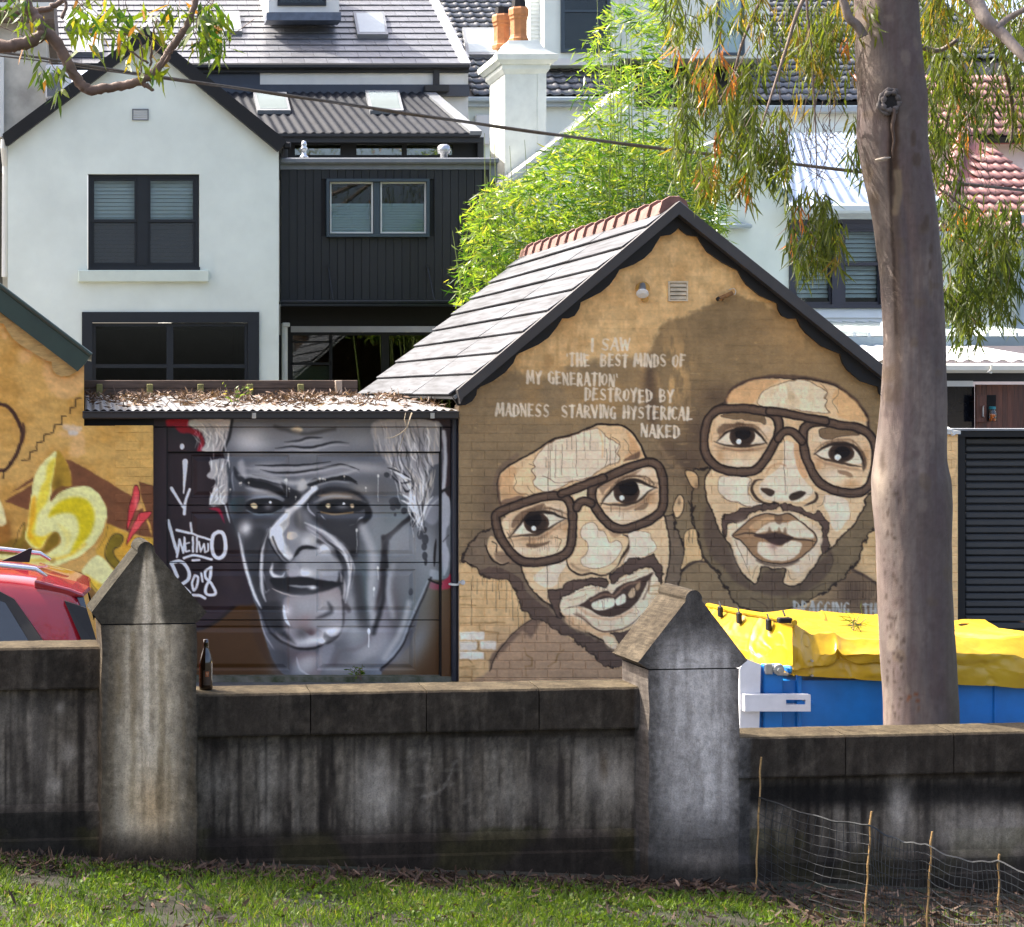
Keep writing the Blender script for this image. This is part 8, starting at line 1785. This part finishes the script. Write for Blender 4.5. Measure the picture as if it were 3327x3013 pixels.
def paint_trunk():
    cv = Canvas(2700, -400, 3180, 2640, 3.0, (132,121,117), 41, 2)
    n = cv.noise((60, 160), 5); st = cv.noise((10, 240), 4); f = cv.noise(9, 3)
    cv.field(np.clip((n-.5)*3, 0, .55), (120,102,104)); cv.field(np.clip((.46-n)*4, 0, .6), (172,156,146)); cv.field(np.clip((st-.5)*3, 0, .35), (112,94,90)); cv.field(np.clip((f-.6)*3, 0, .3), (100,84,80))
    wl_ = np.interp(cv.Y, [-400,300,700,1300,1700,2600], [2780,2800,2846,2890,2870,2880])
    m = np.clip(1-(cv.X-wl_)/70, 0, 1)*np.clip((cv.Y-300)/400, 0, 1); cv.field(m*.16*np.clip(n*1.8-.2, 0, 1), (196,182,166))  # left flank lightened in the colour like a sunlit strip
    for k in range(60):
        x, y = cv.rng.uniform(2790, 3100), cv.rng.uniform(-100, 2300); cv.dot(x, y, cv.rng.uniform(6,22), cv.rng.uniform(10,34), cv.rng.choice([(128,110,92),(112,94,92),(164,150,138)]), .5, cv.rng.uniform(-20,20), 3)
    for x, y, rx, ry in ((2978,520,14,24),(2968,450,10,26),(3002,740,9,16),(3012,720,8,22),(3022,860,6,16),(3024,810,7,14)): cv.dot(x, y, rx, ry, (104,86,74), .8, 0, 2.5)
    cv.blob(2896, 330, 60, 70, (96,84,78), .7); cv.stroke([(2900,360),(2904,440),(2900,520),(2906,620)], 34, (92,66,46), 9, .75); cv.stroke([(2892,360),(2893,520),(2896,700),(2906,900),(2912,1080)], 9, (50,40,36), 4, .85); cv.stroke([(2906,600),(2910,800),(2916,1050),(2916,1300)], 26, (100,82,70), 12, .6)
    cv.stroke([(2916,560),(2920,620),(2910,690)], 24, (172,150,122), 5, .8); cv.stroke([(2845,520),(2870,518),(2895,510)], 4, (198,182,160), 1.5, .9)
    for k in range(70):
        y = cv.rng.uniform(1480, 2350); cv.dot(np.interp(y,[1480,2400],[2862,2886])+cv.rng.uniform(0,60), y, cv.rng.uniform(2,6), cv.rng.uniform(3,12), (84,70,64), .7)
    cv.blob(2862, 1560, 26, 70, (206,192,176), .8); cv.blob(2868,1500,10,40,(80,66,58),.7)
    for x, y in ((2956,2262),(2975,2258),(2982,2280),(2985,2305),(2950,2270)): cv.dot(x, y, 7, 5, (140,72,34), .7)
    cv.field(np.clip((cv.X-2960)/130, 0, 1)*.35, (96,84,82)); cv.field(np.clip((cv.X-3060)/50, 0, 1)*np.clip((cv.Y-1000)/400, 0, 1)*.4, (120,112,74))  # right side darkened as painted shade; greenish tone lower right
    return cv
CV_TRUNK = paint_trunk()
mat_trunk = M_attr('gum_trunk_bark', .8, .14, 22, .7, .25)
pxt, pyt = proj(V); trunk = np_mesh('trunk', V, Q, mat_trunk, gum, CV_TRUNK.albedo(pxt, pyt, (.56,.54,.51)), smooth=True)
# branch-scar knot with dark hollow and weeping stain
kc = P(2896,330,TD-.205)
m = MB(); n = 18
for r0, w, dy in ((.056,.019,.002),(.076,.016,.014)): m.tube([kc+Vector((r0*math.cos(a)*(.85+.1*math.sin(a*3+r0*40)), dy+.012*math.cos(a)**2, r0*math.sin(a)*(1.05+.08*math.sin(a*2+1)))) for a in np.linspace(0, 2*math.pi, 26)], [w*(.8+.35*math.sin(k*1.9+r0*90)) for k in range(26)], 8)
m.build('scar_collar', M('scar_bark', (.12,.10,.09), .85, .4, 14, .8), trunk, True)
m = MB(); m.tube([kc+Vector((0,.05,0)), kc+Vector((0,.006,0))], [.052,.050], 16); hol = m.build('scar_hollow', M('hollow_shade', (.012,.009,.007), .9, .5, 30, .8), trunk)  # near-black plug, the hole's shade put into its colour
m = MB(); pts = [P(2902+3*math.sin(i*1.3), 352+i*17, TD-.212+.0012*i) for i in range(11)]; m.tube(pts, [.012,.012,.013,.011,.010,.009,.008,.007,.006,.004,.002], 7); m.build('sap_stain', M('sap_stain', (.075,.042,.026), .6, .5, 25, .4, stretch=(1,1,.3)), trunk, True)
m = MB(); m.tube([P(2843,520,TD-.20), P(2870,517,TD-.235), P(2893,512,TD-.22)], [.004,.012,.004], 6); m.build('peeling_bark', M('pale_peel', (.40,.33,.26), .8, .3, 30, .3), trunk, True)
def limb(pts, r, name='limb', parent=None, mat=None):
    q = smooth_line([P(*p)[:] for p in pts], False, 6); k = len(q); m = MB(); m.tube([Vector(p) for p in q], [r[0]+(r[1]-r[0])*i/(k-1) for i in range(k)], 9); return m.build(name, mat or mat_bark, parent, True)
limb([(2870,-250,10.5),(2960,-120,10.3),(3080,-60,10.2),(3165,0,10.1),(3200,60,10.0),(3250,105,9.95),(3340,195,9.8),(3480,300,9.6)], (.055,.024), parent=gum)
limb([(3235,95,9.95),(3275,60,9.95),(3330,30,9.9),(3420,-20,9.9)], (.022,.014), parent=gum)
limb([(2805,120,10.4),(2786,85,10.4),(2758,58,10.4),(2742,10,10.4),(2700,-120,10.4)], (.030,.022), parent=gum)
limb([(2860,-400,10.5),(2700,-250,10.8),(2560,-100,11.0),(2480,-10,11.0),(2415,130,11.0),(2380,250,11.0),(2330,340,11.0)], (.020,.004), parent=gum, mat=mat_twig)
limb([(2860,-300,10.5),(2680,-120,10.2),(2600,20,10.1),(2560,140,10.1),(2500,330,10.1),(2470,420,10.1)], (.018,.004), parent=gum, mat=mat_twig)
limb([(2990,-300,10.6),(2650,-100,10.6),(2640,200,10.6),(2650,420,10.6),(2655,640,10.6)], (.012,.002), parent=gum, mat=mat_twig)
limb([(2960,140,10.7),(2985,150,10.7),(3050,165,10.7),(3110,130,10.6)], (.024,.012), parent=gum)
limb([(2960,-200,10.8),(3100,200,11.4),(3040,560,11.6),(3090,640,11.6),(3180,700,11.6)], (.016,.006), parent=gum, mat=mat_twig)
limb([(3240,100,11.0),(3290,350,11.5),(3280,480,11.5)], (.02,.004), parent=gum, mat=mat_twig)
def spray(x0, x1, y0, y1, D0, D1, strands, name, seed, per=26, L=.135, Wd=.0125, tint=(0.0,.85), red=.0, slen=None):
    """drooping strands of gum leaves filling a photo region"""
    rnd = np.random.default_rng(seed); pos, dr, tn = [], [], []; tw = MB()
    for s in range(int(strands*.60)):
        D = rnd.uniform(D0, D1); x = rnd.uniform(x0, x1); top = rnd.uniform(y0, y0+(y1-y0)*.62); ln = (slen or (y1-y0)*.5)*rnd.uniform(.5, 1.0); bot_ = min(top+ln, y1)
        a = P(x+rnd.uniform(-30,30), top, D); b = P(x+rnd.uniform(-25,25), bot_, D+rnd.uniform(-.15,.15)); mid_ = a.lerp(b,.5)+Vector((rnd.uniform(-.06,.06),rnd.uniform(-.06,.06),0))
        if s % 3 == 0: tw.tube([a, mid_, b], [.0035,.0025,.0012], 4, False)
        base_t = rnd.uniform(*tint); isred = rnd.random() < red
        for k in range(per):
            t = rnd.random(); p = a*(1-t)*(1-t)+mid_*2*t*(1-t)+b*t*t
            pos.append((p.x+rnd.normal()*.018, p.y+rnd.normal()*.03, p.z+rnd.normal()*.02)); dr.append((rnd.normal()*.38, rnd.normal()*.38, -1+rnd.normal()*.25)); tn.append(.97 if (isred and rnd.random() < .6) else min(max(base_t+rnd.normal()*.15, 0), .86))
    o = leaf_mesh(name, pos, dr, L, Wd, mat_gum, gum, np.array(tn), .25, seed)
    if tw.v: tag(tw.build('twig', mat_twig, gum), kind='stuff')
    return o
SPR = [(2150,2420,-80,170,10.9,11.6,30,20,.3,.0),(2200,2450,150,590,10.7,11.4,84,26,.2,.08),(2200,2360,110,340,10.6,10.9,13,14,.6,.7),(2430,2560,300,640,10.2,10.8,38,26,.2,.0),(2250,2430,480,650,10.6,11.2,24,24,.45,.06),(2575,2730,600,890,10.4,10.8,40,28,.25,.05),(2590,2680,585,700,10.4,10.6,6,12,.6,.4),(2430,2850,-80,260,10.3,11.3,74,20,.45,.02),(2560,2720,-60,420,10.6,11.2,26,16,.4,.0),(2780,2880,350,570,10.7,11.2,26,24,.1,.0),(2940,3420,-80,250,10.6,11.8,120,24,.35,.02),(2960,3420,150,480,10.8,11.8,100,24,.25,.02),(2980,3110,350,620,10.9,11.4,26,22,.1,.0),(3045,3440,600,900,11.2,11.9,90,26,.15,.02),(3050,3300,760,1060,11.3,11.8,74,28,.02,.0),(3060,3180,900,1130,11.4,11.8,22,26,.05,.0)]
for i, (a, b, c, d, e, f, n, per, t0, red) in enumerate(SPR): spray(a, b, c, d, e, f, n, 'foliage', 40+i, per, tint=(max(t0-.15,0), min(t0+.5,.85)), red=red)
# long bare weeping twigs
m = MB(); rnd = np.random.default_rng(5)
for s in range(26):
    x = rnd.uniform(2530, 2740); y = rnd.uniform(250, 420); p = [P(x+rnd.uniform(-20,20)*i, y+i*rnd.uniform(40,70), 10.6) for i in range(5)]; m.tube(p, .0022, 4, False)
for s in range(14):
    x = rnd.uniform(3030, 3200); p = [P(x+rnd.uniform(-14,14)*i, 440+i*rnd.uniform(35,60), 11.2) for i in range(5)]; m.tube(p, .002, 4, False)
tag(m.build('weeping_twig', mat_twig, gum), kind='stuff')

# ------------------------------------------------------------------ second gum: bough across the top-left corner, crown overhead
g2_ = thing('gum_tree', (-5.2, 9.6, -.05), 'gum tree whose crooked bough and leaves hang across the top left corner', 'tree')
m = MB(); m.tube([(-5.2,9.6,-.1),(-5.15,9.6,1.5),(-5.0,9.7,4),(-4.6,9.9,6.5),(-4.2,10.2,9)], [.3,.26,.22,.18,.12], 16); t2 = m.build('trunk', mat_bark, g2_, True)
mat_brown = M('brown_bough', (.16,.10,.075), .75, .4, 12, .4)
def limb2(pts, r, w=9):
    q = smooth_line([P(*p)[:] for p in pts], False, 6); k = len(q); m = MB(); rj = np.random.default_rng(int(pts[0][0]) % 97+1); m.tube([Vector(p)+Vector((rj.normal()*.003,0,rj.normal()*.003)) for p in q], [(r[0]+(r[1]-r[0])*i/(k-1))*rj.uniform(.9,1.12) for i in range(k)], w); return m.build('limb', mat_brown, g2_, True)
limb2([(-2550,-900,9.7),(-1500,-300,9.2),(-700,60,8.8),(-200,150,8.6),(0,150,8.5),(60,148,8.5),(120,125,8.5),(150,110,8.5),(190,150,8.5),(225,215,8.5),(258,268,8.5),(290,292,8.5),(345,288,8.5),(400,278,8.5),(455,266,8.5),(492,240,8.5),(525,205,8.5),(555,160,8.5),(595,105,8.5),(620,50,8.5),(640,-20,8.5),(660,-140,8.5)], (.038,.015))
limb2([(148,112,8.5),(125,70,8.5),(95,30,8.5),(70,-20,8.5),(40,-120,8.5)], (.03,.026)); limb2([(-200,30,8.6),(0,45,8.6),(80,42,8.6),(160,26,8.6),(215,-10,8.6),(240,-60,8.6)], (.018,.013)); limb2([(455,266,8.5),(475,278,8.5),(498,298,8.5)], (.017,.008)); limb2([(200,60,8.5),(215,20,8.5),(205,-30,8.5)], (.010,.008)); limb2([(488,215,8.5),(500,120,8.5),(510,60,8.5)], (.006,.004)); limb2([(455,262,8.5),(460,180,8.5),(440,120,8.5),(300,90,8.5)], (.006,.003)); limb2([(480,205,8.5),(420,165,8.5),(380,120,8.5)], (.006,.003))
rnd = np.random.default_rng(77); pos, dr, tn = [], [], []
def clump(x, y, rx, ry, n, t, droop=1.0, red=.06):
    for k in range(n):
        a = rnd.uniform(0, 2*math.pi); r = math.sqrt(rnd.random()); p = P(x+rx*r*math.cos(a), y+ry*r*math.sin(a), 8.5+rnd.normal()*.18); pos.append(p[:]); dr.append((rnd.normal()*.6, rnd.normal()*.5, -droop+rnd.normal()*.45)); tn.append(.97 if rnd.random() < red else min(max(t+rnd.normal()*.22, 0), .86))
for c in ((60,10,70,40,34,.4),(100,70,60,30,16,.5),(300,30,80,50,44,.45),(270,80,70,40,26,.4),(380,60,70,50,30,.55),(470,60,60,60,26,.6),(530,70,40,50,16,.6),(560,20,60,30,20,.5),(690,40,60,50,44,.35),(680,100,60,40,50,.3),(700,150,50,30,26,.35),(650,130,30,40,14,.5),(190,225,40,22,14,.3),(150,240,26,20,8,.3),(190,285,16,20,6,.25),(120,210,30,20,8,.4),(480,200,40,40,14,.6),(525,215,30,20,8,.55),(440,170,60,30,10,.7),(100,150,30,30,8,.5),(380,130,50,40,12,.5),(310,140,40,30,6,.6)): clump(*c[:4], c[4], c[5])
leaf_mesh('foliage', pos, dr, .115, .023, mat_gum2, g2_, np.array(tn), .3, 9)
m = MB()
for c in range(40):
    i = rnd.integers(len(pos)); p = Vector(pos[i]); m.tube([p, p+Vector((rnd.normal()*.04,rnd.normal()*.03,.06)), p+Vector((rnd.normal()*.1,rnd.normal()*.05,.15))], .0022, 4, False)
tag(m.build('twig', mat_brown, g2_), kind='stuff')
# crown overhead (above the frame): dapples the wall, lawn and bin
rnd = np.random.default_rng(31); pos, dr = [], []
for k in range(130):
    c = np.array((rnd.uniform(-9.5, 2.5), rnd.uniform(9.0, 17.5), rnd.uniform(7.8, 11.0))); n = rnd.integers(50, 120); r = rnd.uniform(.35, .8)
    if abs(c[0]-1.2) < 1.4 and abs(c[1]-15.2) < 1.6: continue  # gap shaped in the clumps so sun reaches the trunk
    pos.append(c+rnd.normal(size=(n,3))*r*np.array((1,1,.6))); dr.append(rnd.normal(size=(n,3))*.6+np.array((0,0,-1)))
for k in range(46):  # extra unseen clumps, added to shade the lawn
    c = np.array((rnd.uniform(-7.5, .5), rnd.uniform(11.6, 14.6), rnd.uniform(7.8, 10.0))); n = rnd.integers(70, 130); r = rnd.uniform(.3, .6); pos.append(c+rnd.normal(size=(n,3))*r*np.array((1,1,.6))); dr.append(rnd.normal(size=(n,3))*.6+np.array((0,0,-1)))
leaf_mesh('crown', np.concatenate(pos), np.concatenate(dr), .20, .036, mat_gum2, g2_, None, .25, 33)
m = MB()
for k in range(12): e = Vector((rnd.uniform(-9,2), rnd.uniform(8,15), rnd.uniform(7.8,10))); b = Vector((-4.4,10.1,7.0+rnd.uniform(0,1.6))); m.tube([b, b.lerp(e,.5)+Vector((0,0,.5)), e], [.07,.045,.015], 7)
m.build('limb', mat_bark, g2_, True)
rnd = np.random.default_rng(32); pos, dr = [], []
for k in range(90):
    c = np.array((rnd.uniform(1.5, 10.5), rnd.uniform(7.8, 14.0), rnd.uniform(6.9, 10.5))); n = rnd.integers(50, 110); r = rnd.uniform(.35, .8)
    pos.append(c+rnd.normal(size=(n,3))*r*np.array((1,1,.6))); dr.append(rnd.normal(size=(n,3))*.6+np.array((0,0,-1)))
P_ = np.concatenate(pos); Dr = np.concatenate(dr); k_ = P_[:,2] > EZ+.2348*P_[:,1]+.35
leaf_mesh('crown', P_[k_], Dr[k_], .18, .03, mat_gum, gum, None, .25, 34)
m = MB()
for k in range(10): e = Vector((rnd.uniform(2,10), rnd.uniform(8,13.5), rnd.uniform(7.4,9.8))); b = Vector((PX(2850,TD),TD,6.2+rnd.uniform(0,1.6))); m.tube([b, b.lerp(e,.5)+Vector((0,0,.4)), e], [.06,.04,.012], 7)
m.build('limb', mat_bark, gum, True)

# ------------------------------------------------------------------ bamboo clump behind the shed
bb = thing('bamboo', (PX(1950,21.3),21.3,0), 'bright green feathery bamboo clump behind the mural shed roof', 'bamboo')
rnd = np.random.default_rng(12); cane = MB(); pos, dr, tn = [], [], []
def boo(x, y):
    """is the photo point inside the clump outline"""
    return inside([(1515,690),(1560,640),(1640,600),(1720,560),(1790,500),(1850,440),(1890,330),(1910,160),(1960,60),(2050,0),(2120,-40),(2170,-20),(2190,160),(2200,330),(2260,460),(2330,560),(2360,660),(2340,800),(2200,900),(1900,1060),(1500,1010),(1490,900),(1520,800)], np.array([x]), np.array([y]))[0]
for s in range(70):
    x0 = rnd.uniform(1560, 2300); D = rnd.uniform(20.6, 22.6); yt = rnd.uniform(-40, 300) if rnd.random() < .3 else rnd.uniform(420, 760); xt = x0+rnd.uniform(-160,60)
    if yt < 320: x0 = rnd.uniform(1960, 2180); xt = x0+rnd.uniform(-60,40)
    a = Vector((PX(x0,D),D,0)); b = P(xt,yt,D); mid_ = Vector((a.x*.6+b.x*.4, D, a.z+(b.z-a.z)*.62)); pts = [a*(1-t)*(1-t)+mid_*2*t*(1-t)+b*t*t for t in np.linspace(0,1,7)]
    cane.tube(pts, [.018,.017,.016,.014,.011,.007,.003], 5, False)
cnt = 0
while cnt < 2300:
    x, y = rnd.uniform(1490, 2370), rnd.uniform(-40, 1060)
    if not boo(x, y): continue
    if y < 440 and rnd.random() < .62: continue
    D = rnd.uniform(20.4, 22.8); c = P(x, y, D); t = rnd.uniform(.0, .8); hd = rnd.uniform(0, 2*math.pi); o = np.array((math.cos(hd), math.sin(hd)*.7, -.25)); cnt += 1
    for k in range(9): pos.append((c.x+rnd.normal()*.07, c.y+rnd.normal()*.09, c.z+rnd.normal()*.05)); dr.append(o+rnd.normal(size=3)*.45); tn.append(.97 if rnd.random() < .05 else min(max(t+rnd.normal()*.15, 0), .86))
leaf_mesh('foliage', pos, dr, .155, .021, mat_bam, bb, np.array(tn), .3, 13)
cane.build('cane', M('bamboo_cane', (.12,.16,.03), .5, .3, 6, .05), bb)

# ------------------------------------------------------------------ lawn, weeds and fallen leaves
rnd = np.random.default_rng(3); N = 64000
x = rnd.uniform(-1.0, 6.6, N); y = 6.9+(9.32-6.9)*rnd.random(N)**.8
den = value_noise((90, 260), (10, 12), rnd, 4); dv = den[np.clip(((y-6.9)/2.5*89).astype(int),0,89), np.clip(((x+1)/7.7*259).astype(int),0,259)]
wall_d = 9.20+.096*x-y
keep = (rnd.random(N) < np.clip((dv-.34)*4, .04, 1)*np.clip(wall_d/.22, .02, 1))&(rnd.random(N) < np.where((x > 3.7)&(y > 8.1), .16, 1))&(y < 9.2+.096*x)
x, y, dv = x[keep], y[keep], dv[keep]; n = len(x); z = ground_z(x, y)
d = np.stack([rnd.normal(size=n)*.55, rnd.normal(size=n)*.55, np.ones(n)], -1)
mat_grass = M_leaf('grass_blade', (.024,.058,.007), (.140,.215,.018), .45, .5, c3=(.28,.22,.08))
tag(leaf_mesh('grass', np.stack([x,y,z-.005],-1), d, .055, .0062, mat_grass, None, np.clip(.35+.9*(dv-.45)+rnd.normal(size=n)*.2, 0, .93), .5, 4), 'patchy bright green lawn grass along the foot of the wall', 'grass', kind='stuff')
N = 9000; x = rnd.uniform(-1.0, 6.6, N); y = 7.0+2.25*rnd.random(N)**.7
clv = value_noise((90, 260), (16, 20), rnd, 3)[np.clip(((y-7)/2.3*89).astype(int),0,89), np.clip(((x+1)/7.7*259).astype(int),0,259)]
keep = (clv > .53)&(y < 8.95+.096*x)&~((x > 3.8)&(y > 8.2)); x, y = x[keep], y[keep]; n = len(x)
d = np.stack([rnd.normal(size=n), rnd.normal(size=n), .5+.3*rnd.normal(size=n)], -1)
tag(leaf_mesh('clover', np.stack([x,y,ground_z(x,y)+.012+.02*rnd.random(n)],-1), d, .026, .020, mat_grass, None, np.clip(.55+rnd.normal(size=n)*.2, 0, .86), .2, 6), 'low clover and weeds growing through the lawn', 'clover', kind='stuff')
mat_dead = M_leaf('fallen_leaf', (.030,.017,.011), (.125,.072,.046), .1, .7, c3=(.36,.24,.17))
N = 9000; x = rnd.uniform(-1, 6.8, N); wd = np.abs(rnd.normal(size=N))*.22; y = 9.19+.096*x-wd; s = (x > 3.6)|(x < -9); y = np.where(s, 9.19+.096*x-rnd.random(N)*1.6, y); keep = (y > 7)&(rnd.random(N) < np.where(s, 1, .8)); x, y = x[keep], y[keep]
xa, ya = rnd.uniform(-1, 6.6, 1500), rnd.uniform(7, 9.1, 1500); x = np.concatenate([x,xa]); y = np.concatenate([y,ya]); n = len(x)
d = np.stack([rnd.normal(size=n), rnd.normal(size=n), rnd.normal(size=n)*.22], -1)
tag(leaf_mesh('leaf_litter', np.stack([x,y,ground_z(x,y)+.006+.016*rnd.random(n)],-1), d, .075, .016, mat_dead, None, np.clip(rnd.beta(1.6,2.4,n), 0, .99), .35, 8), 'brown fallen gum leaves drifted along the foot of the wall', 'leaf litter', kind='stuff')
# litter on the garage roof
n = 3600; x = rnd.uniform(PX(285,15.4), PX(1480,15.4), n); y = 15.4+3.0*rnd.random(n)**.75; lv = value_noise((40,120),(8,9),rnd,3)[np.clip(((y-15.4)/3*39).astype(int),0,39), np.clip(((x-x.min())/(x.max()-x.min())*119).astype(int),0,119)]; keep = rnd.random(n) < np.clip((lv-.38)*5, .06, 1); x, y = x[keep], y[keep]; n = len(x)
zr = zf0 = PZ(1333,15.33)+(2.62-PZ(1333,15.33))*(y-15.33)/3.12
d = np.stack([rnd.normal(size=n), rnd.normal(size=n), np.abs(rnd.normal(size=n))*.35], -1)
tag(leaf_mesh('roof_litter', np.stack([x,y,zr+.012+.03*rnd.random(n)],-1), d, .09, .016, mat_dead, None, np.clip(rnd.beta(2,1.6,n), 0, .99), .35, 18), 'dry leaves and twigs strewn over the corrugated garage roof', 'leaf litter', kind='stuff')
# a few leaves on tarpaulin and coping, weeds, dry vine
for i, (px, py, D) in enumerate(((2745,2040,11.9),(3110,2040,12.2),(3310,2030,12.2),(3150,2152,11.16),(3290,2150,11.16),(2770,2040,12))): 
    c = P(px, py, D); o = leaf_mesh('fallen_leaf', [c+Vector((0,0,.02)) ], [(1,.2,.02)], .13, .018, mat_dead, None, np.array([.4]), .2, 50+i); tag(o, None, 'leaf', 'stray leaves on the yellow tarpaulin')
    o['label'] = 'dry gum leaf on the tarpaulin, '+('left of the trunk near the grass tuft','just right of the trunk on the top','at the right edge on the top','on the front fold right of the trunk','on the front fold at the right edge','beside the grass tuft on the top')[i]
def weed(name, base, n, h, seed, label, L=.05, W_=.016):
    rnd = np.random.default_rng(seed); t = thing(name, base, label, 'weed'); m = MB(); pos, dr = [], []
    for k in range(n):
        e = base+Vector((rnd.normal()*h*.35, rnd.normal()*h*.2, h*rnd.uniform(.6,1))); m.tube([base, base.lerp(e,.5)+Vector((0,0,h*.1)), e], .0025, 4, False)
        for j in range(7): q = base.lerp(e, rnd.uniform(.35,1)); pos.append(q[:]); dr.append((rnd.normal(),rnd.normal(),rnd.normal()*.5))
    m.build('stem', mat_twig, t); leaf_mesh('leaves', pos, dr, L, W_, mat_grass, t, None, .3, seed); return t
weed('weed', P(1175,2212,15.45), 7, .16, 61, 'small green weed growing at the foot of the garage door')
weed('weed', P(758,1330,15.9), 5, .30, 62, 'thin green seedling sprouting from the garage roof', .05, .018)
weed('weed', P(2770,2062,11.7), 4, .14, 63, 'grass tuft caught on top of the tarpaulin', .12, .008)
m = MB(); m.tube([P(1338,1342,15.25),P(1330,1365,15.22),P(1322,1390,15.21),P(1300,1410,15.2),P(1275,1422,15.2),P(1250,1424,15.2)], [.008,.007,.006,.005,.004,.002], 5); m.tube([P(1318,1342,15.25),P(1314,1362,15.22),P(1320,1392,15.2),P(1306,1430,15.2),P(1296,1466,15.2)], .003, 4)
tag(m.build('dry_vine', M('dry_vine', (.45,.36,.24), .8, .3, 20)), 'dry bare vine dangling from the garage gutter', 'vine')
